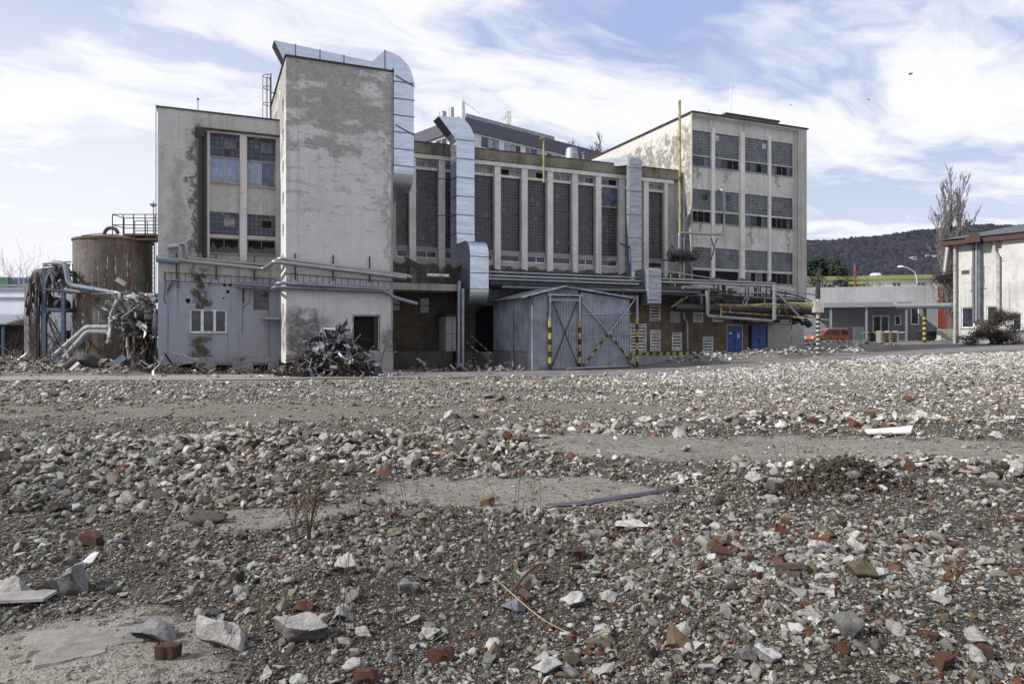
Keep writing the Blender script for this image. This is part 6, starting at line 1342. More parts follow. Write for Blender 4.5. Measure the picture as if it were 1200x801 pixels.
for (px_, r, o_, mt, zb_, wob) in ((1120.5, .15, .25, 'cream', 402, 0), (1142.6, .12, .3, 'pipe_grey', 378, 0), (1146, .12, .32, 'galvdull', 376, 0), (1149.6, .15, .3, 'pipe_grey', 374, 0), (1171.5, .17, .25, 'cream', 362, 1)):
    mb = MB(); t = ws(px_); pts = [FW.p(t, wz(px_, zb_), o_), FW.p(t, ze+.1, o_)]
    if wob: pts = [FW.p(t, wz(px_, zb_), o_), FW.p(t, ze-1.6, o_), FW.p(t-.35, ze-.9, o_), FW.p(t-.35, ze+.1, o_)]
    mb.tube(pts, r, 10)
    for k in range(4): z = wz(px_, zb_)+(ze-wz(px_, zb_))*(k+.5)/4.6; p = FW.p(t, z, o_); mb.tube([p, (p[0], p[1], z+.1)], r*1.2, 10)
    mb.build('drain_pipe', M[mt], ww, smooth=True)
mb = MB(); t = ws(1131.5); FW.panel(mb, t-.35, t+.35, wz(1131.5, 321), wz(1131.5, 316.5), .03, -.0); mb.build('wall_grille', M['rust'], ww)
mb = MB(); mb.tube([at(1111.5, 288, 72), at(1107, 322, 72)], .28, 10); wsingle('pipe', mb, M['pipe_al'], 'pale slanting pipe hanging from the eaves corner of the white building', 'pipe', at(1107, 322, 72), smooth=True)
mb = MB(); R6 = random.Random(31); a = at(1108, 326, 72)
for k in range(130): p = a+Vector((R6.gauss(0, .5), R6.gauss(0, .4), R6.gauss(0, .28))); scrap_piece(mb, p, R6, .5, 0, 2)
mb.tube([a, at(1112, 332, 73), at(1116, 340, 73)], .03, 5)
wsingle('bird_nest', mb, M['darksteel'], 'dark tangle of twigs and wires hanging off the white building corner', 'tangle', a)
# evergreen bush in front of the white building
M['bushleaf'] = simple('dull_dark_leaves', (.045, .035, .026), .8, var=.5, scale=6, bump=0); M['conifer'] = simple('conifer_needles', (.018, .032, .016), .9, var=.4, bump=0)
def leafy(name, loc, rx, ry, rz, n, s, mat, label, cat, seed, trunk=None, group=None, cone=False):
    R = random.Random(seed); t = empty(name, loc, 0, label, cat, group); mb = MB()
    for k in range(26):
        a = R.uniform(0, 6.283); rr = math.sqrt(R.random()); twig(mb, (R.gauss(0, rx*.1), R.gauss(0, ry*.1), 0), (rx*rr*math.cos(a)*.9, ry*rr*math.sin(a)*.9, rz*R.uniform(.5, .95)*(1-.4*rr)), .03*rz/2+.01, .008)
    if cone: twig(mb, (0, 0, 0), (0, 0, rz*.95), .25, .05)
    mb.build('trunk' if cone else 'branches', M['bark'], t); mb = MB(); cl = [(R.gauss(0, .45), R.gauss(0, .45), R.uniform(.05, .95)) for _ in range(40)]
    for k in range(n):
        c = R.choice(cl); wdt = (1-c[2])*.9+.12 if cone else math.sqrt(max(.05, 1-(c[2]*1.0)**2.5))
        p = Vector((c[0]*rx*wdt+R.gauss(0, rx*.16*wdt), c[1]*ry*wdt+R.gauss(0, ry*.16*wdt), c[2]*rz+R.gauss(0, rz*.06)))
        if p.z < 0: continue
        d1 = Vector((R.gauss(0, 1), R.gauss(0, 1), R.gauss(0, .6))).normalized()*s*R.uniform(.5, 1.3); d2 = d1.orthogonal().normalized()*s*.4
        mb.add([p-d1/2, p+d2/2, p+d1/2, p-d2/2], [(0, 1, 2, 3)])
    mb.build('foliage', mat, t); return t
bx = at(1166, 0, 63.5); leafy('dark_bush', (bx.x, 63.5, float(ground(bx.x, 63.5))-.05), 2.6, 1.8, 3.1, 15000, .17, M['bushleaf'], 'dark leafy bush growing against the white building under the drain pipes', 'bush', 3)
for (px_, ptop, wd_, sd_, lab) in ((952, 306, 4.6, 1, 'dark evergreen tree just right of the workshop block'), (966, 303, 5.2, 2, 'broadest dark evergreen tree above the green roofed building'), (980, 307, 4.6, 5, 'dark evergreen tree at the right end of the evergreen group')):
    a = at(px_, 396, 118); leafy('evergreen_tree', (a.x, 118, 3), wd_, wd_, H+(HY-ptop)/F*118-3, 6500, .75, M['conifer'], lab, 'tree', sd_, group='dark evergreen trees', cone=False)
# green roofed building behind
GB = 112.0; gA2 = at(1105, 396, GB); FG2 = BF(Vector((-1, .22, 0)).normalized()); g2_ = empty('green_roofed_building', (gA2.x, GB, 0), 0, 'long cream building with a lime green roof edge beyond the grey warehouse', 'building')
def g2s(px): r = (px-CX)/F; d_ = FG2.d; return (r*GB-gA2.x)/(d_.x-r*d_.y)
def g2z(px, py): Y = GB+FG2.d.y*g2s(px); return H+(HY-py)/F*Y
zg2 = g2z(1100, 326.5); Lg = g2s(930)
mb = MB(); FG2.panel(mb, -.5, Lg, .5, zg2, 0, -10); mb.build('wall', simple('cream_render', (.78, .75, .60), .8, var=.08), g2_)
mb = MB(); FG2.panel(mb, -.9, Lg, zg2+.003, zg2+.62, .7, -10.5); mb.build('roof_edge', simple('lime_green_fascia', (.22, .255, .085), .7, var=.12), g2_); mb = MB(); FG2.panel(mb, g2s(1016), g2s(993), zg2-.75, zg2-.35, 1.5, .005); mb.build('porch_roof', simple('olive_fascia', (.22, .26, .07), .6), g2_)
for (p0, p1) in ((983, 993), (1045, 1056), (1073, 1085), (1029, 1033), (1010, 1014.5), (998, 1001), (964, 969)):
    a, b = g2s(p1), g2s(p0); z1 = zg2-.45; mb = MB(); FG2.panel(mb, a, b, z1-1.9, z1, .08, .0); wn = mb.build('window', M['white'], g2_)
    mb = MB(); m_ = (a+b)/2; FG2.panel(mb, a+.12, m_-.06, z1-1.8, z1-.12, .10, .083); FG2.panel(mb, m_+.06, b-.12, z1-1.8, z1-.12, .10, .083); mb.build('pane', M['bluefoil'], wn)
mb = MB(); p = at(1070, 320, 113); mb.lathe((0, 0, 0), [(.9, -1), (.9, .1), (.6, .3), (0, .35)], 10); wsingle('roof_dome', mb, M['white'], 'white roof light dome at the left on the green roof', 'roof light', (0, 0, 0)).location = (at(1026, 0, 116).x, 116, zg2+.9)
mb = MB(); mb.tube([(0, 0, 0), (-.3, 0, 1.8), (-1.6, 0, 2.6), (-2.2, 0, 2.6)], .06, 6, bend=.4); mb.lathe((-2.5, 0, 2.55), [(0, 0), (.5, .05), (.4, .25), (0, .3)], 8); wsingle('street_lamp', mb, M['white'], 'curved street lamp standing above the green roofed building', 'street lamp', (0, 0, 0)).location = (at(1075, 0, 108).x, 108, zg2-1.2)
mb = MB(); mb.tube([(0, 0, 0), (0, 0, 4.6)], .18, 8); mb.lathe((0, 0, 4.6), [(.18, 0), (.3, .05), (0, .2)], 8); wsingle('chimney_pipe', mb, rusty('red_flue', (.2, .06, .05)), 'thin reddish flue rising above the grey warehouse roof edge', 'flue', (0, 0, 0)).location = (at(1002, 0, 98).x, 98, gz(1002, 342)-.6)
bare_bush(1020, 0, 101, 3, 2.2, 'bare twiggy shrub top behind the grey warehouse roof edge', M['twig'], 41, 20, z0=gz(1020, 340)-.3)
bare_bush(952, 0, 100, 5, 3.2, 'bare shrub tops behind the left end of the grey warehouse', M['twig'], 42, 24, z0=gz(952, 348)-.5)
# ------------------------------------------------------------------ hill, far houses
def ridge_z(px):
    P = [(560, 340), (700, 325), (850, 302), (945, 290), (985, 289.5), (1030, 285), (1075, 280), (1110, 277), (1160, 273), (1250, 276), (1400, 290), (1600, 330)]
    for (a, b), (c, d_) in zip(P, P[1:]):
        if a <= px <= c: return b+(d_-b)*(px-a)/(c-a)
    return 345
nx, ny = 160, 40; vs = []; fs = []
for j in range(ny+1):
    Y = 230+(900-230)*j/ny
    for i in range(nx+1):
        px_ = 560+1040*i/nx; zt_ = (HY-ridge_z(px_))/F*900; f = (j/ny); f = sstep(0, 1, f)*.75+f*.25; x = (px_-CX)/F*Y
        z = 2+zt_*float(f); z += (float(fbm(x*.012, Y*.012, 4))-.5)*22*min(1, j/8)*(1 if j < ny-1 else .3)*(1-f*.6); vs.append((x, Y, z))
for j in range(ny):
    for i in range(nx): a = j*(nx+1)+i; fs.append((a, a+1, a+nx+2, a+nx+1))
g = G('wooded_hill'); p = g.n('ShaderNodeNewGeometry', out=0); n1 = g.noise(g.scalev(p, .05, .02, .08), 3.0, 10, .7); n2 = g.noise(p, .012, 5, .6)
c = g.mix(g.mr(n1, .35, .68), (.036, .037, .054), (.10, .095, .12)); c = g.mix(g.mr(n2, .5, .65, 0, .4), c, (.025, .03, .035)); g.set(Base_Color=c, Roughness=1.0, Specular_IOR_Level=0.0); g.bump(n1, 1.0, 6.0); M['hill'] = g.m  # bluish haze of distance mixed into the hill colours
mb = MB(); mb.add(vs, fs); o = mb.build('hill', M['hill'], smooth=True); tag(o, kind='structure')
# forest on the hill: fine upright twiggy spikes
R7 = np.random.default_rng(5); mb = MB(); vv = np.array(vs).reshape(ny+1, nx+1, 3); cnt = 0
for k in range(16000):
    j = R7.uniform(2, ny-.01); i = R7.uniform(45, 120); 
    if k < 2600: j = ny-R7.random()*2.2
    j0, i0 = int(j), int(i); p = vv[min(j0, ny-1), min(i0, nx-1)]*(1-(j-j0))+vv[min(j0+1, ny), min(i0, nx-1)]*(j-j0); p = p+(vv[min(j0, ny-1), min(i0+1, nx)]-vv[min(j0, ny-1), min(i0, nx-1)])*(i-i0)
    h_ = R7.uniform(3.5, 6.5); w_ = R7.uniform(3, 6.5); x, y, z = p
    mb.add([(x-w_*.6, y, z-1), (x+w_*.6, y, z-1), (x+w_*.62, y+.3, z+h_*.55), (x+w_*.25, y, z+h_*.93), (x-w_*.2, y, z+h_), (x-w_*.62, y-.3, z+h_*.6)], [(0, 1, 2, 3, 4, 5)], int(R7.integers(0, 3)))
o = mb.build('forest', [simple('winter_wood_brown', (.092, .085, .105), 1, bump=0), simple('winter_wood_purple', (.066, .066, .095), 1, bump=0), simple('winter_wood_dark', (.048, .052, .072), 1, bump=0)]); tag(o, 'leafless brownish forest covering the distant hill', 'forest', kind='stuff')  # wood tints lightened toward blue as painted haze
def hill_hit(px_, py_):
    zt_ = (HY-ridge_z(px_))/F*900
    for Y in range(240, 890, 5):
        t = (Y-230)/670; f = float(sstep(0, 1, t))*.75+t*.25
        if 2+zt_*f > H+(HY-py_)/F*Y: return Y-14
    return 860
for k, (px_, py_, Y, s_, lab) in enumerate(((985, 313.5, 420, 1.6, 'leftmost tiny white house at the foot of the hill'), (997, 311, 430, 1.5, 'tiny white house beside the leftmost one at the foot of the hill'), (1010, 313, 440, 2.0, 'tiny white house with a long roof at the hill foot right of the other two'), (1092, 302, 620, 3.2, 'lone tiny white house higher on the hill beside the poplar'), (1070, 306, 560, 1.5, 'smallest white house on the hill slope left of the poplar'))):
    Y = hill_hit(px_, py_); s_ = s_*1.2 if Y > 400 else s_*.8; a = at(px_, py_, Y); t = empty('distant_house', (a.x, Y, a.z), 0, lab, 'house', 'white houses on the hillside')
    MB().box(-s_, s_, -2, 2, -2, 2.2).build('wall', M['white'], t); MB().prism([(-s_-.2, 2.2), (s_+.2, 2.2), (s_-.5, 3.4), (-s_+.5, 3.4)], -2.4, 2.4).build('roof', M['eave'] if k % 2 else M['concrete'], t)
# far treeline left, low mist of trees behind warehouse
# ------------------------------------------------------------------ birds
def bird(px, py, Y, s, label, roll, wing):
    a = at(px, py, Y); mb = MB()
    mb.lathe((0, 0, 0), [(0, -.5), (.05, -.42), (.10, -.2), (.12, .05), (.09, .25), (.06, .32), (.07, .40), (.03, .47), (0, .55)], 8)
    for i, v_ in enumerate(mb.v): mb.v[i] = (v_[2], v_[1], v_[0])
    for sgn in (-1, 1): mb.add([(.22, sgn*.06, .02), (.30, sgn*.5, .22*wing), (.12, sgn*1.05, .10*wing), (-.05, sgn*.55, .18*wing), (-.15, sgn*.06, .0)], [(0, 1, 2, 3, 4)])
    mb.add([(-.35, -.05, 0), (-.72, -.14, 0), (-.76, 0, 0), (-.72, .14, 0), (-.35, .05, 0)], [(0, 1, 2, 3, 4)])
    mb.v = [(x*s, y*s, z*s) for x, y, z in mb.v]; o = mb.build('bird', M['black']); o.location = a; o.rotation_euler = (math.radians(roll), 0, math.radians(-55)); return tag(o, label, 'bird', 'birds in the sky')
bird(1067, 87, 70, .42, 'largest dark bird flying high at the right of the sky', 12, 1.4); bird(1018, 117, 90, .26, 'small bird flying below and left of the largest bird', -15, 1.0); bird(927, 123, 95, .24, 'tiny bird flying just above the workshop block roof', 10, 1.2); bird(831, 129.5, 60, .16, 'tiny bird sitting at the front edge of the workshop roof', 0, .3)
# ================================================================== GROUND
def ground_y(px, py, g_off=0.0):
    "distance at which the image row py meets the terrain in column px"
    lo, hi = 2.0, 400.0
    for _ in range(60):
        m = (lo+hi)/2; v_ = HY+F*(H-float(ground((px-CX)/F*m, m)))/m
        if v_ > py: lo = m
        else: hi = m
    return (lo+hi)/2
def gpt(px, py): Y = ground_y(px, py); X = (px-CX)/F*Y; return Vector((X, Y, float(ground(X, Y))))
def grid_sheet(name, Xs, Ys, zoff, mats, fan=True, attr=True):
    S, T = np.meshgrid(Xs, Ys); Yg = T
    Xg = S*(np.maximum(Yg, 0)*1.05+9.0) if fan else S
    Zg = ground(Xg, Yg)+zoff; n, m = Xg.shape
    co_ = np.stack([Xg, Yg, Zg], -1).reshape(-1, 3); idx = np.arange(n*m).reshape(n, m)
    q = np.stack([idx[:-1, :-1], idx[:-1, 1:], idx[1:, 1:], idx[1:, :-1]], -1).reshape(-1, 4)
    return co_, q
def np_mesh(name, co_, faces, k, mats, cols=None, smooth=False, mi=None):
    me = bpy.data.meshes.new(name); me.vertices.add(len(co_)); me.vertices.foreach_set('co', co_.astype(np.float32).ravel())
    me.loops.add(faces.size); me.loops.foreach_set('vertex_index', faces.astype(np.int32).ravel()); me.polygons.add(len(faces))
    me.polygons.foreach_set('loop_start', np.arange(0, faces.size, k, dtype=np.int32)); me.polygons.foreach_set('loop_total', np.full(len(faces), k, np.int32))
    if smooth: me.polygons.foreach_set('use_smooth', np.ones(len(faces), bool))
    for m in mats: me.materials.append(m)
    if cols is not None:
        a = me.attributes.new('col', 'FLOAT_COLOR', 'POINT'); a.data.foreach_set('color', np.concatenate([cols, np.ones((len(cols), 1))], 1).astype(np.float32).ravel())
    me.update(); me.validate(); o = bpy.data.objects.new(name, me); C.objects.link(o); return o
sX = np.linspace(-1, 1, 421); sX = np.sign(sX)*(np.abs(sX)**1.25)
Ys = np.concatenate([np.linspace(-25, 1.5, 18), 1.6*np.exp(np.linspace(0, math.log(60/1.6), 520)), 61*np.exp(np.linspace(0, math.log(4000/61), 60))])
cg, fg = grid_sheet('ground', sX, Ys, 0, None)
bX, bY = cg[:, 0], cg[:, 1]
ba = bare(bX, bY); u_, v_ = uvof(bX, bY)
soil = np.clip(blob(bX, bY, 3.7, 8.2, .9, .3)*1.3+blob(bX, bY, .4, 6.0, 2.6, 1.0)*.75+blob(bX, bY, -1.5, 4.6, 1.2, .6)*.6+sstep(.5, .68, fbm(bX*.7+9, bY*.7, 4))*.55, 0, 1)
brown = np.clip(blob(bX, bY, -6.5, 16.5, 9, 2.2)*1.2+blob(bX, bY, 1, 18, 6, 2.5)*.7, 0, 1)
g = G('dusty_ground'); p = g.n('ShaderNodeNewGeometry', out=0); at_ = g.n('ShaderNodeAttribute', None, 0, attribute_name='col'); r_, gr_, b_ = g.sep(at_)
n1 = g.noise(p, 1.2, 10, .7); n2 = g.noise(p, 9, 8, .7); n3 = g.noise(p, 45, 5, .7)
sand = g.mix(g.mr(n1, .35, .65), (.275, .25, .205), (.195, .175, .143)); sand = g.mix(g.mr(n2, .5, .7, 0, .5), sand, (.35, .32, .27))
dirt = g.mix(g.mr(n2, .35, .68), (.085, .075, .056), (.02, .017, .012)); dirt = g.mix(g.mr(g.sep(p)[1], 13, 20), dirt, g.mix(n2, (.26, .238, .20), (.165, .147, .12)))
c = g.mix(r_, dirt, sand); c = g.mix(gr_, c, g.mix(n2, (.028, .023, .016), (.07, .056, .038))); c = g.mix(g.math('MULTIPLY', b_, .75), c, g.mix(g.mr(n2, .4, .65), (.20, .172, .14), (.14, .115, .09)))
vor = g.n('ShaderNodeTexVoronoi', {'Vector': g.n('ShaderNodeVectorMath', {0: p, 1: g.scalev(g.noise(p, 20, 3, .6, 1), .05, .05, .05)}, operation='ADD'), 'Scale': 42.0}, None); vc = g.sep(vor.outputs[1])[0]
c = g.mix(g.math('MULTIPLY', g.mr(vc, .62, .8), g.mr(vor.outputs[0], .42, .2)), c, g.mix(vc, (.15, .137, .118), (.38, .365, .335)))
for (sc_, lo_, r0) in ((95.0, .5, .42), (20.0, .72, .34)):
    v2 = g.n('ShaderNodeTexVoronoi', {'Vector': g.n('ShaderNodeVectorMath', {0: p, 1: g.scalev(g.noise(p, 20, 3, .6, 1), .03, .03, .03)}, operation='ADD'), 'Scale': sc_}, None); q2 = g.sep(v2.outputs[1]); c = g.mix(g.math('MULTIPLY', g.mr(q2[0], lo_, lo_+.05), g.mr(v2.outputs[0], r0, r0*.7)), c, g.mix(q2[1], (.09, .08, .064), (.36, .345, .315)))
    c = g.mix(g.math('MULTIPLY', g.mr(q2[0], .16, .1), .6), c, (.035, .028, .02))
k = g.mr(n3, .25, .75, .65, 1.3); c = g.mix(1.0, c, g.comb(k, k, k), 'MULTIPLY')
g.set(Base_Color=c, Roughness=.95, Specular_IOR_Level=.2)
h_ = g.math('ADD', g.math('MULTIPLY', n2, .6), g.math('ADD', g.math('MULTIPLY', n3, .3), g.mr(vor.outputs[0], .5, 0, 0, .35))); g.bump(h_, .8, .035)
M['ground'] = g.m
o = np_mesh('ground', cg, fg, 4, [M['ground']], np.stack([ba, soil*(1-.8*ba), brown], -1), True); tag(o, kind='structure')
# asphalt road along the factory
near = [(-400, 446), (0, 446), (200, 446), (450, 443.5), (700, 441), (800, 436), (880, 430.5), (960, 423.5), (1050, 417), (1120, 413.6), (1200, 411), (1330, 408)]
far = [(-400, 442), (0, 441.5), (200, 440.5), (450, 437), (740, 434.2), (850, 427), (900, 423), (960, 417.5), (1010, 412.5), (1100, 407.2), (1200, 404.6), (1330, 402.5)]
def resample(L, n):
    pts = [gpt(*q) for q in L]; d = [0]
    for a, b in zip(pts, pts[1:]): d.append(d[-1]+(b-a).length)
    out = []
    for k in range(n):
        t = d[-1]*k/(n-1); i = max(j for j in range(len(d)) if d[j] <= t+1e-6); i = min(i, len(pts)-2); out.append(pts[i].lerp(pts[i+1], (t-d[i])/(d[i+1]-d[i])))
    return out
A = resample(near, 260); B = resample(far, 260); rows = []
for k in range(9):
    row = []
    for a, b in zip(A, B):
        q = a.lerp(b, k/8); w_ = (float(fbm(q.x*.8, q.y*.8+33, 3))-.5)*(.9 if k in (0, 8) else 0); q.y += w_; row.append((q.x, q.y, float(ground(q.x, q.y))+.03))
    rows.append(row)
vs = [p for r in rows for p in r]; fs = [(j*260+i, j*260+i+1, (j+1)*260+i+1, (j+1)*260+i) for j in range(8) for i in range(259)]
g = G('worn_asphalt'); p = g.n('ShaderNodeNewGeometry', out=0); x_, y_, z_ = g.sep(p); n1 = g.noise(g.scalev(p, 1, .6, 1), .6, 8, .7); n2 = g.noise(p, 7, 8, .7)
c = g.mix(g.mr(n1, .4, .62), (.115, .113, .118), (.20, .185, .165)); c = g.mix(g.mr(x_, -6, -13, 0, .75), c, (.27, .25, .215)); c = g.mix(g.mr(n2, .55, .7, 0, .7), c, (.26, .24, .21)); c = g.mix(g.mr(n1, .60, .66, 0, .6), c, (.05, .05, .05))
g.set(Base_Color=c, Roughness=.85); g.bump(n2, .3, .02)
mb = MB(); mb.add(vs, fs); o = mb.build('road', g.m, smooth=True); tag(o, kind='structure')

# ================================================================== RUBBLE
def proto(level, rng, ncut=8, aniso=(1, .85, .62), brick=False, rough=.0):
    bm = bmesh.new(); bmesh.ops.create_icosphere(bm, subdivisions=level, radius=1); v = np.array([q.co for q in bm.verts]); f = np.array([[q.index for q in t.verts] for t in bm.faces]); bm.free()
    if brick:
        v = v*2.2
        for ax in range(3):
            for s in (-1, 1): n = np.zeros(3); n[ax] = s; n += rng.normal(0, .04, 3); n /= np.linalg.norm(n); t = v@n-1.0*rng.uniform(.9, 1.05); v = v-np.maximum(t, 0)[:, None]*n
        for k in range(5): n = rng.normal(0, 1, 3); n[2] *= .6; n /= np.linalg.norm(n); t = v@n-rng.uniform(.75, 1.15); v = v-np.maximum(t, 0)[:, None]*n
        v = v*np.array([1, rng.uniform(.6, .95), rng.uniform(.4, .6)])
    else:
        for k in range(ncut): n = rng.normal(0, 1, 3); n /= np.linalg.norm(n); t = v@n-rng.uniform(.30, .80); v = v-np.maximum(t, 0)[:, None]*n*.985
        v = v*np.array(aniso)*rng.uniform(.8, 1.2, 3)
    if rough:
        L = np.linalg.norm(v, axis=1, keepdims=True)+1e-6; d = v/L
        def n3(s, o): return vnoise(v[:, 0]*s+o+v[:, 2]*s*.7, v[:, 1]*s+o*1.7-v[:, 2]*s*.6)-.5
        v = v+d*(n3(2.2, 3.1)*.30+n3(5, 9.7)*.15+n3(11, 1.3)*.075)[:, None]*rough
    v -= v.mean(0); v /= np.abs(v).max(); return v, f
def rotmats(n, rng, tilt=.5):
    az = rng.uniform(0, 2*np.pi, n); a = rng.normal(0, tilt, n); b = rng.normal(0, tilt, n); c, s = np.cos, np.sin; o = np.zeros(n); i = np.ones(n)
    Rz = np.array([[c(az), -s(az), o], [s(az), c(az), o], [o, o, i]]).transpose(2, 0, 1); Rx = np.array([[i, o, o], [o, c(a), -s(a)], [o, s(a), c(a)]]).transpose(2, 0, 1); Ry = np.array([[c(b), o, s(b)], [o, i, o], [-s(b), o, c(b)]]).transpose(2, 0, 1)
    return Rz@Rx@Ry
def rock_colors(X, Y, rng, size):
    n = len(X); left = 1-sstep(-2.5, 3.5, X-(Y-8)*.12); u = rng.random(n); t = rng.random((n, 1))
    pal = np.array([(.345, .325, .288), (.50, .48, .44), (.205, .197, .182), (.235, .20, .15), (.125, .107, .078), (.135, .052, .027), (.15, .078, .042), (.035, .031, .026)])
    w = np.stack([.34+0*left, .10+.22*(1-left), .17+.13*left, .13+0*left, .10+.06*left, .014+.125*(1-left)*(1-.5*sstep(9, 16, Y)), .025+.03*(1-left), .05+0*left], 1); w /= w.sum(1, keepdims=True)
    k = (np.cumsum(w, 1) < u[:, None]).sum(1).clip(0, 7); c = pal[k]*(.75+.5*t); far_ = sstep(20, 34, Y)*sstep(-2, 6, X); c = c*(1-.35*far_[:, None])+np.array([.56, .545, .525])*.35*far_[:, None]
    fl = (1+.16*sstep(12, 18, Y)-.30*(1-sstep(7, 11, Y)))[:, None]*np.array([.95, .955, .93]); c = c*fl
    br = np.clip(blob(X, Y, -6.5, 16.8, 8.5, 1.9)*1.1, 0, .7)[:, None]; c = c*(1-br)+c*np.array([.82, .74, .65])*br
    return c, k
def scatter(name, X, Y, S, protos, rng, sink=.25, tilt=.5, flat=.0, colf=None):
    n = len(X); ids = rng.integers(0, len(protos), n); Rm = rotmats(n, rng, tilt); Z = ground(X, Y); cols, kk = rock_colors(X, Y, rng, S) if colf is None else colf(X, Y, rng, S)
    sc3 = S[:, None]*rng.uniform(.7, 1.25, (n, 3)); cos_, fas, cls = [], [], []; off = 0
    for p in range(len(protos)):
        m = np.where(ids == p)[0]
        if not len(m): continue
        v, f = protos[p]; q = np.einsum('nij,nkj->nki', Rm[m], v[None]*sc3[m][:, None, :]*.5)
        zmin = q[:, :, 2].min(1); hgt = q[:, :, 2].max(1)-zmin
        q = q+np.stack([X[m], Y[m], Z[m]-zmin-hgt*sink*rng.uniform(.5, 1.4, len(m))], 1)[:, None, :]; nv = len(v)
        cos_.append(q.reshape(-1, 3)); fas.append((f[None]+(off+np.arange(len(m))*nv)[:, None, None]).reshape(-1, 3)); cls.append(np.repeat(cols[m], nv, 0)); off += len(m)*nv
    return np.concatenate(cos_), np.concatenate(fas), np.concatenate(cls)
def rock_material(name, attr=True, base=None):
    g = G(name); p = g.n('ShaderNodeNewGeometry', out=0) if attr else g.obj()
    if attr: c = g.n('ShaderNodeAttribute', None, 0, attribute_name='col')
    else:
        oi = g.n('ShaderNodeObjectInfo', None, None); c = g.mix(oi.outputs['Random'], base[0], base[1]); p = g.n('ShaderNodeVectorMath', {0: p, 1: g.n('ShaderNodeVectorMath', {0: oi.outputs['Location'], 1: (7, 7, 7)}, operation='MULTIPLY')}, operation='ADD')
    s = 1.0 if attr else .35
    n1 = g.noise(p, 22*s, 8, .7); n2 = g.noise(p, 7*s, 6, .7); n3 = g.noise(p, 80*s, 4, .7)
    k = g.mr(n1, .25, .75, .62, 1.3); c = g.mix(1.0, c, g.comb(k, k, k), 'MULTIPLY'); c = g.mix(g.mr(n2, .5, .68, 0, .55), c, (.13, .11, .085)); c = g.mix(g.mr(n3, .62, .7, 0, .5), c, (.5, .48, .44) if base is None or base[0][0] < base[0][2]*2 else (.45, .3, .2))
    nz = g.sep(g.n('ShaderNodeNewGeometry', out=1))[2]; c = g.mix(g.mr(nz, .50, -.35, 0, .66), c, (.058, .047, .035))  # steep and downward faces darkened in colour to imitate their shade
    g.set(Base_Color=c, Roughness=.93, Specular_IOR_Level=.25); g.bump(g.math('ADD', n1, g.math('MULTIPLY', n3, .4)), .55, .012 if attr else .05); return g.m
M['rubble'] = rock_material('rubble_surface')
rs = np.random.default_rng(77)
def shards(level, n, cuts): return [proto(level, rs, cuts, (1, rs.uniform(.5, .95), rs.uniform(.3, .65))) for _ in range(n)]
P1 = shards(1, 22, 5); P2 = shards(2, 22, 8)+[proto(2, rs, 0, brick=True) for _ in range(4)]; P3 = [proto(3, rs, 7, (1, rs.uniform(.6, .95), rs.uniform(.4, .75)), rough=.6) for _ in range(14)]+[proto(3, rs, 0, brick=True, rough=.3) for _ in range(4)]
HALF = .98; YMAX = 46.0
def sample(density, lo, hi, n_try, rng):
    "points whose number per area falls as 1/Y^2, thinned by the cover mask"
    Y = lo*np.exp(rng.random(n_try)*math.log(hi/lo)); X = (rng.random(n_try)*2-1)*(HALF*Y+.8); return X, Y
def clear(X, Y):
    u, v = uvof(X, Y); inside = ((u > -.3) & (v > -.1) & (u < 5.9))|((u > 5.7) & (u < 11.3) & (v > -3.5))|((u > 11) & (v > -1.2) & (u < 18.3))|((u > 18.2) & (u < 24.7) & (v > -5.2))|((u > 24.6) & (v > -.6) & (u < 44.2)); return ~inside
# distance of the road from the camera along each column, for keeping stones off the asphalt
rdN = np.array([(a.x/a.y, a.y) for a in A]); rdF = np.array([(b.x/b.y, b.y) for b in B]); oN = np.argsort(rdN[:, 0]); oF = np.argsort(rdF[:, 0])
def onroad(X, Y):
    r = X/np.maximum(Y, .1); a = np.interp(r, rdN[oN, 0], rdN[oN, 1]); b = np.interp(r, rdF[oF, 0], rdF[oF, 1]); return (Y > a-.1) & (Y < b+.2), Y > b
def stony(X, Y):
    z = 1-sstep(6.3, 8.2, Y+.12*X); z = np.maximum(z*(.45+.55*sstep(-1.5, 1.2, X)), 1.25*blob(X, Y, -3.2, 11.0, 3.6, 1.7, -.05)); z = np.maximum(z, 1.2*blob(X, Y, .4, 12.2, 2.0, 1.1)); z = np.maximum(z, .95*blob(X, Y, -4.2, 8.2, 2.4, 1.2))
    z = np.maximum(z, 1.1*blob(X, Y, 6.6, 8.9, 2.6, .9)); z = np.maximum(z, .8*blob(X, Y, 5.2, 14.2, 5.0, 1.1)); return np.clip(np.maximum(z, .22-.14*sstep(11, 15, Y)), 0, 1)
def keep(X, Y, S, rng, k=1.0):
    b = bare(X, Y); cl = sstep(.30, .62, fbm(X*.6+20, Y*.8+4, 4)); z = stony(X, Y); q = S/np.maximum(Y, .1)
    small = (.30+.62*cl*(.55+.45*z))*(1-.95*b); mid = (.10+.85*cl+.35*(1-sstep(6, 8, Y)))*z*(1-.97*b); big_ = (.08+.92*cl)*z*(1-b)
    d = np.where(q < .0072, small, np.where(q < .0135, mid, big_))
    on, beyond = onroad(X, Y); heap_ = np.maximum(np.maximum(ridge_right(X, Y), ridge_left(X, Y)), heap_van(X, Y)*1.4)
    d = np.where(on, .03, d); d = np.where(beyond, np.clip(heap_*1.6-.15, 0, 1), d); return (rng.random(len(X)) < d*k) & clear(X, Y)
def build_band(lo, hi, smin_k, octs, n, protos, rng, **kw):
    X, Y = sample(1, lo, hi, n, rng); S = smin_k*Y*2**(octs*rng.random(n)**1.6*(1-.45*sstep(10, 16, Y))); S = np.minimum(S, .26); m = keep(X, Y, S, rng); return X[m], Y[m], S[m]
allX = []
parts_ = []
X, Y, S = build_band(2.3, YMAX, .0026, 1.45, 250000, P1, rs); parts_.append(scatter('a', X, Y, S, P1, rs, .2))
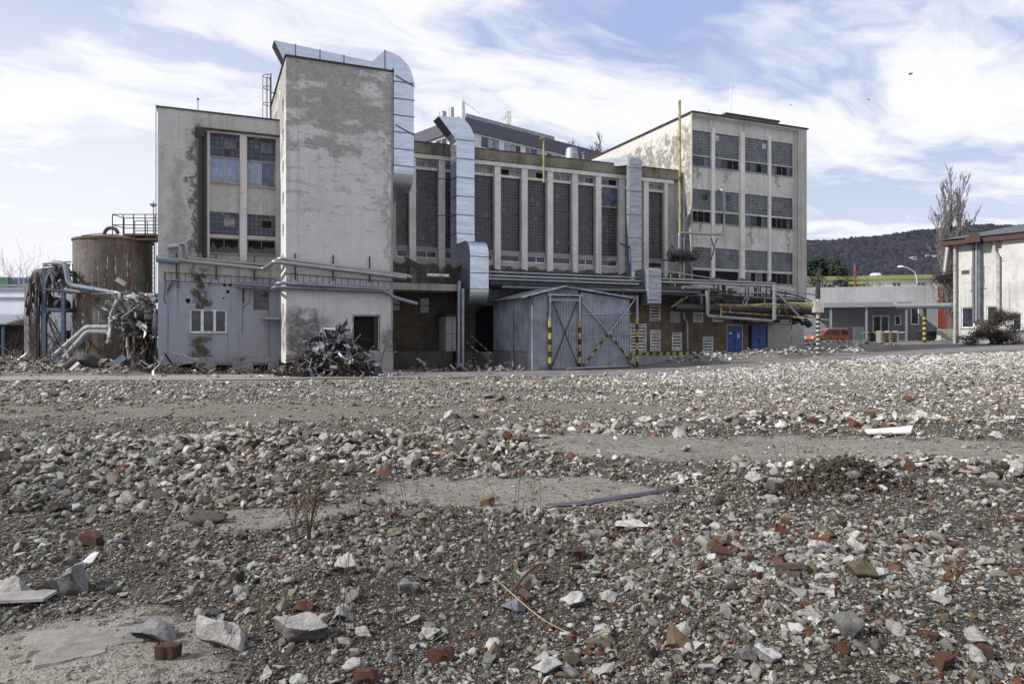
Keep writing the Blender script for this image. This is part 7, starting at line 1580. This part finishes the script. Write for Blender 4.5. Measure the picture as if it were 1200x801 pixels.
X, Y, S = build_band(11, YMAX, .0019, .9, 120000, P1, rs); parts_.append(scatter('a2', X, Y, S, P1, rs, .15))
X, Y, S = build_band(2.3, 9, .0019, .7, 90000, P1, rs); parts_.append(scatter('a3', X, Y, S, P1, rs, .15))
X, Y, S = build_band(2.3, YMAX, .0066, 1.0, 92000, P2, rs); parts_.append(scatter('b', X, Y, S, P2, rs, .36))
off = 0; cs, fs_, ks = [], [], []
for c_, f_, k_ in parts_: cs.append(c_); fs_.append(f_+off); ks.append(k_); off += len(c_)
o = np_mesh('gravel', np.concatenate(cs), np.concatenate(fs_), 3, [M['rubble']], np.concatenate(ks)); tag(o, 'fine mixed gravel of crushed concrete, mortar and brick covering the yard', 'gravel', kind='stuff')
X, Y, S = build_band(2.3, 34, .0132, 1.0, 11500, P3, rs); c_, f_, k_ = scatter('c', X, Y, S, P3, rs, .38)
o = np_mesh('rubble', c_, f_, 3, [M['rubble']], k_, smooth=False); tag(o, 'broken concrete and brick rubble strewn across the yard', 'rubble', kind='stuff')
XS, YS, SS = [], [], []
for cx_, cy_, sx_, sy_, n in ((-2.6, 10.7, 2.1, .75, 950), (.1, 12.2, 1.5, .6, 520), (-5.2, 9.4, 1.6, .8, 620), (-3.4, 7.6, 1.0, .5, 240), (6.6, 9.1, 1.6, .45, 330), (5.5, 14.3, 2.4, .5, 260), (-.6, 5.2, .8, .5, 110), (3.2, 5.2, 1.2, .8, 220)):
    XS.append(rs.normal(cx_, sx_, n)); YS.append(rs.normal(cy_, sy_, n)); SS.append((.0068+.0125*rs.random(n)**1.6)*cy_)
X, Y, S = map(np.concatenate, (XS, YS, SS)); m = (rs.random(len(X)) > bare(X, Y)*.97) & (Y > 2.5); X, Y, S = X[m], Y[m], S[m]; c_, f_, k_ = scatter('r', X, Y, S, P3, rs, .3, .5)
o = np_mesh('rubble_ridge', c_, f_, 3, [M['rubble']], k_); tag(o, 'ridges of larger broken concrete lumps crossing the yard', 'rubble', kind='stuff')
# stones of the banks beyond the road
n = 52000; X = rs.uniform(-30, 38, n); Y = rs.uniform(30, 72, n); hv = np.maximum(np.maximum(ridge_right(X, Y), ridge_left(X, Y)), heap_van(X, Y)*1.3); m = (rs.random(n) < np.clip(hv*1.7-.2, 0, 1)) & clear(X, Y); X, Y = X[m], Y[m]; S = .08+.32*rs.random(len(X))**2
def bankcol(X, Y, rng, S):
    n = len(X); t = rng.random((n, 1)); c = np.where(t < .62, np.array([.58, .565, .545]), np.where(t < .85, np.array([.36, .35, .33]), np.where(t < .93, np.array([.2, .16, .12]), np.array([.1, .09, .08])))); c = c*(.75+.45*rng.random((n, 1))); dk = sstep(-14, -19, X)[:, None]; c = c*(1-.45*dk); return c, None
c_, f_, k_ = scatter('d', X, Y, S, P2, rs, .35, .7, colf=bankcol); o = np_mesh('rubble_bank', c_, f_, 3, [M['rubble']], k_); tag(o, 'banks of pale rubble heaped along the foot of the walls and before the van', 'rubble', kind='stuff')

# ---------------------------------------------------------------- individual chunks
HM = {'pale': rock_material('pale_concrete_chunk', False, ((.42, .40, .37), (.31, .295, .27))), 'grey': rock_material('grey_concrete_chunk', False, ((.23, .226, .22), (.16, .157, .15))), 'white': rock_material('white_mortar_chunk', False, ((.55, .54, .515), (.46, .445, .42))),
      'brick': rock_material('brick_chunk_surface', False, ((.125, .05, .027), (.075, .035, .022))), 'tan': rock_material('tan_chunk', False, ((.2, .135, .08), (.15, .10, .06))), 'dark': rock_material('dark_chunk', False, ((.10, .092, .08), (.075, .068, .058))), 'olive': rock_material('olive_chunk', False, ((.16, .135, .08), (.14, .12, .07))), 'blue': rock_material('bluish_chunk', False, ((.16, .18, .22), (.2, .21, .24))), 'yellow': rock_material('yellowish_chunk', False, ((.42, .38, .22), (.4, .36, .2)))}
HP = [proto(4, rs, 10, (1, .8, .62), rough=.75) for _ in range(12)]; HB = [proto(4, rs, 0, brick=True, rough=.6) for _ in range(6)]
meshes = {}; HC = [0]
def chunk_mesh(kind, i):
    if (kind, i) not in meshes:
        v, f = (HB if kind in ('brick', 'tan') else HP)[i]; me = bpy.data.meshes.new('chunk'); me.from_pydata(v.tolist(), [], f.tolist()); me.materials.append(HM[kind]); me.polygons.foreach_set('use_smooth', [True]*len(me.polygons)); me.set_sharp_from_angle(angle=math.radians(26)); meshes[(kind, i)] = me
    return meshes[(kind, i)]
def chunk(pos, w_, h_, kind, label, group=None, rz=None, tilt=.15, i=None, d_=None):
    L = HB if kind in ('brick', 'tan') else HP; i = (int(rs.integers(0, len(L))) if group else (HC[0]*5+3) % len(L)) if i is None else i; HC[0] += 0 if group else 1; me = chunk_mesh(kind, int(i)); v = L[int(i)][0]
    name = 'brick_chunk' if kind in ('brick', 'tan') else 'concrete_chunk'
    o = bpy.data.objects.new(name, me); C.objects.link(o); ext = np.ptp(v, axis=0)
    rz = float(rs.uniform(-.5, .5)) if rz is None else rz
    o.scale = (w_/ext[0], (d_ or w_*.8)/ext[1], h_/ext[2]); o.rotation_euler = (float(rs.normal(0, tilt)), float(rs.normal(0, tilt)), rz); o.location = (pos.x, pos.y, pos.z+h_*.22); return tag(o, label, 'brick' if name[0] == 'b' else 'rubble chunk', group)
hand = [(14, 702, 44, 32, 'pale', 'big pale block cut by the left edge of the foreground'), (76, 697, 54, 38, 'grey', 'grey flat sided slab beside the big pale block at the left edge'), (262, 757, 70, 40, 'pale', 'largest pale boulder of concrete at the bottom left'), (353, 749, 68, 36, 'pale', 'wedge shaped pale block right of the largest boulder'),
 (182, 748, 66, 24, 'grey', 'low grey lump left of the largest pale boulder'), (243, 613, 46, 16, 'dark', 'dark flat slab lying on the sandy spot at the left'), (110, 640, 25, 19, 'brick', 'lone dark red brick piece beside the white shard at the left'), (197, 773, 24, 24, 'brick', 'brown brick piece standing below the low grey lump'), (516, 776, 32, 20, 'brick', 'dark orange brick piece at the bottom just left of centre'),
 (571, 594, 19, 15, 'tan', 'tan half brick on the edge of the sandy patch in the middle'), (678, 655, 16, 16, 'brick', 'orange brick piece standing in the dark soil right of centre'), (604, 717, 30, 21, 'blue', 'smooth bluish grey stone beside the bent rusty bar'), (741, 620, 40, 14, 'white', 'long white slab right of the middle sandy patch'), (708, 748, 19, 9, 'yellow', 'small yellowish flat stone near the bottom centre'),
 (1009, 680, 38, 30, 'olive', 'olive brown mossy block in the right foreground'), (906, 576, 22, 19, 'pale', 'round pale stone set in the dark soil mound'), (1152, 772, 22, 20, 'brick', 'orange brick lump in the lower right corner area'), (993, 745, 32, 34, 'grey', 'tall grey leaning slab in the lower right rubble'), (846, 653, 24, 13, 'brick', 'flat dark red tile fragment below the soil mound'),
 (1146, 755, 38, 22, 'pale', 'broad flat pale slab above the orange lump in the lower right'), (589, 516, 15, 12, 'blue', 'small dark bluish stone on the rubble ridge in the middle distance'), (1166, 516, 16, 13, 'white', 'lone white stone at the right side of the sandy track'), (954, 497, 12, 9, 'brick', 'small orange brick on the far side of the sandy track'), (428, 797, 28, 16, 'brick', 'brown brick piece cut by the bottom edge left of centre'),
 (408, 672, 28, 30, 'pale', 'upright pale lump left of the tall weed stalks'), (1106, 781, 24, 18, 'brick', 'dark orange brick left of the lower right orange lump'), (640, 790, 40, 24, 'white', 'whitish lump at the bottom edge right of centre'), (250, 505, 20, 12, 'pale', 'pale lump on top of the far left rubble ridge'), (575, 468, 14, 8, 'grey', 'grey block on the far gravel in line with the big duct'), (700, 630, 22, 12, 'grey', 'grey sharp edged lump left of the long white slab'),
 (148, 590, 30, 20, 'pale', 'pale lump at the left end of the nearest stone ridge'), (485, 545, 22, 16, 'pale', 'pale boulder at the front of the middle stone ridge')]
for px_, py_, w_, h_, kind, lab in hand:
    p = gpt(px_, py_-h_*.12); s = p.y/F; chunk(p, w_*s, h_*s*1.05, kind, lab)
zones = {'left': 'in the grey stone field on the left', 'right': 'in the brick strewn field on the right', 'far': 'on the far gravel toward the factory'}
cnt = 0; tries = 0
while cnt < 250 and tries < 9000:
    tries += 1
    py_ = 470+330*rs.random()**.85; px_ = rs.uniform(-10, 1210); p = gpt(px_, py_); X, Y = np.array([p.x]), np.array([p.y])
    if rs.random() > (1-bare(X, Y)[0])*(.25+.75*sstep(.3, .6, fbm(X*.55+20, Y*.75+4, 4))[0]): continue
    if bare(X, Y)[0] > .3 or rs.random() > .15+stony(X, Y)[0]: continue
    s = p.y/F; w_ = ((7+13*rs.random()**2) if py_ < 640 else (10+20*rs.random()**2))*(.75+.5*rs.random())*s; w_ = min(w_, .34)
    z = 'far' if py_ < 500 else 'left' if px_ < 560 else 'right'; u = rs.random()
    kind = ('pale' if u < .5 else 'grey' if u < .8 else 'brick' if u < .86 else 'dark' if u < .93 else 'white') if z == 'left' else ('pale' if u < .38 else 'white' if u < .58 else 'grey' if u < .68 else 'brick' if u < .95 else 'tan')
    if kind == 'brick': w_ *= .75
    nm = {'pale': 'pale grey concrete lump', 'grey': 'mid grey concrete lump', 'brick': 'orange red broken brick', 'dark': 'dark grimy lump', 'white': 'whitish mortar lump', 'tan': 'tan broken brick'}[kind]
    chunk(p, w_, w_*rs.uniform(.45, .8), kind, f'ordinary {nm} {zones[z]}', f'{nm}s {zones[z]}', rz=float(rs.uniform(0, 6.28)), tilt=.3, d_=w_*rs.uniform(.6, 1.1)); cnt += 1
# boards, bars and other finds
p = gpt(28, 709); mb = MB(); mb.add([(-.32, -.03, 0), (.16, -.05, .03), (.19, .05, .05), (.1, .07, .05), (-.32, .06, .02), (-.32, -.03, .02), (.16, -.05, .05), (.19, .05, .07), (.1, .07, .07), (-.32, .06, .04)], [(4, 3, 2, 1, 0), (5, 6, 7, 8, 9), (0, 1, 6, 5), (1, 2, 7, 6), (2, 3, 8, 7), (3, 4, 9, 8), (4, 0, 5, 9)])
wsingle('wood_plank', mb, simple('weathered_plank', (.25, .235, .215), .9, var=.35, scale=5), 'pale splintered plank under the big block at the left edge', 'plank', (0, 0, 0)).location = p+Vector((0, 0, .015))
p = gpt(1042, 509); mb = MB(); mb.add([(-.42, -.12, 0), (.3, -.14, .02), (.46, .08, .10), (-.35, .16, .02), (-.42, -.12, .03), (.3, -.14, .05), (.46, .08, .13), (-.35, .16, .05)], [(3, 2, 1, 0), (4, 5, 6, 7), (0, 1, 5, 4), (1, 2, 6, 5), (2, 3, 7, 6), (3, 0, 4, 7)]); wsingle('white_board', mb, simple('white_board_surface', (.66, .64, .60), .8), 'curled white board lying on the edge of the sandy track', 'board', (0, 0, 0)).location = p+Vector((0, 0, .02))
p = gpt(105, 659); mb = MB(); mb.add([(-.05, -.03, 0), (.03, -.02, .0), (.06, .03, .07), (.0, .03, .06), (-.05, -.035, .008), (.03, -.025, .008), (.06, .025, .078), (.0, .025, .068)], [(3, 2, 1, 0), (4, 5, 6, 7), (0, 1, 5, 4), (1, 2, 6, 5), (2, 3, 7, 6), (3, 0, 4, 7)]); wsingle('white_shard', mb, simple('white_tile', (.62, .58, .58), .4), 'white tile shard leaning beside the lone dark red brick', 'tile shard', (0, 0, 0)).location = p+Vector((0, 0, .0))
A_ = gpt(597, 702); q = [A_+Vector((0, 0, .03)), gpt(612, 690)+Vector((0, 0, .08)), gpt(632, 682)+Vector((0, .0, .14)), gpt(652, 684)+Vector((0, 0, .12)), gpt(668, 690)+Vector((0, 0, .04))]; mb = MB(); mb.tube(q, .011, 7, bend=.12); wsingle('rusty_bar', mb, M['rust'], 'bent rusty bar arching over the stones near the bottom centre', 'bar', A_, smooth=True)
A_ = gpt(608, 694); mb = MB(); mb.beam(A_+Vector((0, 0, .03)), gpt(622, 706)+Vector((0, 0, .03)), .05, .02); wsingle('rusty_bar', mb, M['rust'], 'short flat rusty bar beside the bluish grey stone', 'bar', A_)
A_ = gpt(582, 700); mb = MB(); mb.tube([A_+Vector((0, 0, .12)), gpt(615, 722)+Vector((0, 0, .07)), gpt(640, 738)+Vector((0, 0, .05)), gpt(672, 748)+Vector((0, 0, .02))], .004, 5, bend=.2); wsingle('dry_stalk', mb, M['drygrass'], 'straw coloured stalk lying bent across the bluish grey stone', 'stalk', A_)
A_ = gpt(908, 672); mb = MB(); mb.beam(A_+Vector((0, 0, .05)), gpt(943, 672)+Vector((0, 0, .06)), .05, .03); mb.beam(A_+Vector((.0, -.05, .02)), gpt(938, 676)+Vector((0, 0, .02)), .04, .03); wsingle('wood_lath', mb, simple('dark_wet_wood', (.06, .045, .035), .8), 'two dark laths lying left of the olive brown block', 'lath', A_)
A_ = gpt(640, 592); mb = MB(); pts = [gpt(a, b)+Vector((0, 0, .015)) for a, b in ((640, 594), (675, 592), (700, 588), (735, 583), (775, 577), (800, 574))]
vs = []
for k, q in enumerate(pts): w_ = .06*math.sin(.35+2.5*k/5); vs += [q+Vector((0, -w_, .0)), q+Vector((0, -w_*.3, .025)), q+Vector((0, w_*.8, .02)), q+Vector((0, w_, .0))]
mb.add(vs, [(4*k+j, 4*k+j+1, 4*k+5+j, 4*k+4+j) for k in range(5) for j in range(3)]); wsingle('tar_sheet', mb, simple('grey_tar_sheet', (.10, .10, .115), .8), 'long grey strip of roofing sheet edging the middle sandy patch', 'sheet', (0, 0, 0), smooth=True)
p = gpt(95, 752); n = 44; mb = MB(); rr = [(1+.22*math.sin(3*t)+.12*math.sin(7*t+1)+.06*math.sin(17*t)+.04*math.sin(29*t+2)) for t in [k*2*math.pi/n for k in range(n)]]; vs = [(0, 0, .012)]+[(.30*rr[k]*math.cos(k*2*math.pi/n), .22*rr[k]*math.sin(k*2*math.pi/n), .008) for k in range(n)]+[(.33*rr[k]*math.cos(k*2*math.pi/n), .24*rr[k]*math.sin(k*2*math.pi/n), -.05) for k in range(n)]
mb.add(vs, [(0, 1+k, 1+(k+1) % n) for k in range(n)]+[(1+k, 1+n+k, 1+n+(k+1) % n, 1+(k+1) % n) for k in range(n)]); o = wsingle('concrete_slab', mb, plaster('dusty_slab', (.23, .22, .20), (.19, .168, .135), peel=(.235, .205, .165), peel_t=(.5, .58), peel_scale=3, blotch=.8), 'flat dusty concrete slab showing through the sand at the bottom left', 'slab', (0, 0, 0)); o.location = p+Vector((0, 0, .0))
n = 2600; X = rs.normal(3.7, .42, n); Y = rs.normal(8.2, .16, n); S = .012+.09*rs.random(n)**3
def claycol(X, Y, rng, S): t = rng.random((len(X), 1)); return np.where(t < .8, np.array([.045, .036, .026]), np.where(t < .9, np.array([.12, .10, .075]), np.array([.40, .38, .34])))*(.6+.8*rng.random((len(X), 1))), None
c_, f_, k_ = scatter('m', X, Y, S, P1, rs, .2, .7, colf=claycol); o = np_mesh('soil_clods', c_, f_, 3, [M['rubble']], k_); tag(o, 'dark crumbly soil of the low mound right of centre', 'soil', kind='stuff')
# ---------------------------------------------------------------- weeds
M['stalk'] = simple('dead_stalk_brown', (.085, .055, .035), .9, bump=0); M['seed'] = simple('rust_brown_seeds', (.14, .085, .045), .9, bump=0)
def stalk_mesh(R, hgt, tuft):
    mb = MB(); pts = [Vector((0, 0, -.02))]; dx, dy = R.gauss(0, .12), R.gauss(0, .12)
    for k in range(1, 6): t = k/5; pts.append(Vector((dx*t*t*hgt*2, dy*t*t*hgt*2, hgt*t)))
    mb.tube(pts, .0025, 4, 0, rads=[.0027-.0014*k/5 for k in range(6)])
    for k in range(tuft):
        t = R.uniform(.45, 1.0); q = pts[min(4, int(t*5))].lerp(pts[min(5, int(t*5)+1)], t*5-int(t*5)); d_ = Vector((R.gauss(0, 1), R.gauss(0, 1), 1.3)).normalized()*R.uniform(.02, .07); e_ = q+d_; twig(mb, q, e_, .0015, .001, 0)
        for j in range(3): c = q.lerp(e_, .4+.3*j); s = .007; mb.add([c+Vector((R.gauss(0, s), R.gauss(0, s), R.gauss(0, s))) for _ in range(3)], [(0, 1, 2)], 1)
    me = bpy.data.meshes.new('weed_stalk'); me.from_pydata(mb.v, [], mb.f)
    for m in (M['stalk'], M['seed']): me.materials.append(m)
    me.polygons.foreach_set('material_index', mb.mi); return me
R8 = random.Random(8); SM = [stalk_mesh(R8, h_, t_) for h_, t_ in ((.62, 0), (.5, 4), (.75, 0), (.42, 6), (.6, 3), (.5, 0))]
spots = [(R8.uniform(430, 720), R8.uniform(575, 690)) for _ in range(30)]+[(R8.uniform(380, 470), R8.uniform(640, 780)) for _ in range(12)]+[(R8.uniform(800, 1050), R8.uniform(530, 600)) for _ in range(16)]+[(R8.uniform(250, 330), R8.uniform(730, 790)) for _ in range(5)]+[(R8.uniform(700, 860), R8.uniform(590, 760)) for _ in range(10)]
for px_, py_ in spots:
    p = gpt(px_, py_); o = bpy.data.objects.new('weed_stalk', SM[R8.randrange(6)]); C.objects.link(o); o.location = p; o.rotation_euler = (R8.gauss(0, .06), R8.gauss(0, .06), R8.uniform(0, 6.28)); s = R8.uniform(.55, 1.05); o.scale = (1.2, 1.2, s)
    far_ = px_ > 790 and py_ < 605
    tag(o, 'thin dead weed stalk standing on the dark soil mound' if far_ else 'thin leafless dead weed stalk standing upright in the foreground rubble', 'weed', 'dead weed stalks on the soil mound' if far_ else 'dead weed stalks in the foreground')
def weed_plant(px_, py_, hgt, n, spread, label, seed):
    R = random.Random(seed); p = gpt(px_, py_); t = empty('dead_weed', p, 0, label, 'weed'); mb = MB(); ms = MB()
    for k in range(n):
        a = R.uniform(0, 6.28); lean = R.uniform(.05, spread); H_ = hgt*R.uniform(.55, 1); pts = [Vector((R.gauss(0, .02), R.gauss(0, .02), -.02))]
        for j in range(1, 7): f_ = j/6; pts.append(Vector((math.cos(a)*lean*f_**1.4, math.sin(a)*lean*f_**1.4, H_*f_)))
        mb.tube(pts, .003, 4, 0, rads=[.0034-.002*j/6 for j in range(7)])
        for j in range(16):
            f_ = R.uniform(.35, 1)*6; i = min(5, int(f_)); q = pts[i].lerp(pts[i+1], f_-i); d_ = (Vector((R.gauss(0, .8), R.gauss(0, .8), 1.0))).normalized()*R.uniform(.02, .08); twig(mb, q, q+d_, .0013, .001)
            for _ in range(2): c = q+d_*R.uniform(.3, 1.1); s = .006; ms.add([c+Vector((R.gauss(0, s), R.gauss(0, s), R.gauss(0, s*1.4))) for _ in range(3)], [(0, 1, 2)])
    mb.build('stem', M['stalk'], t); ms.build('seed_head', M['seed'], t)
weed_plant(362, 634, .74, 16, .20, 'tall rust brown dead weed with branching seed heads left of centre', 1)
weed_plant(345, 622, .38, 6, .15, 'smaller brown dead weed close beside the tall rust brown one', 4)
weed_plant(1118, 690, .30, 7, .08, 'short straw coloured weed tuft among bricks at the right', 2)
weed_plant(930, 592, .26, 9, .2, 'low dead weed tuft growing from the dark soil mound', 3)
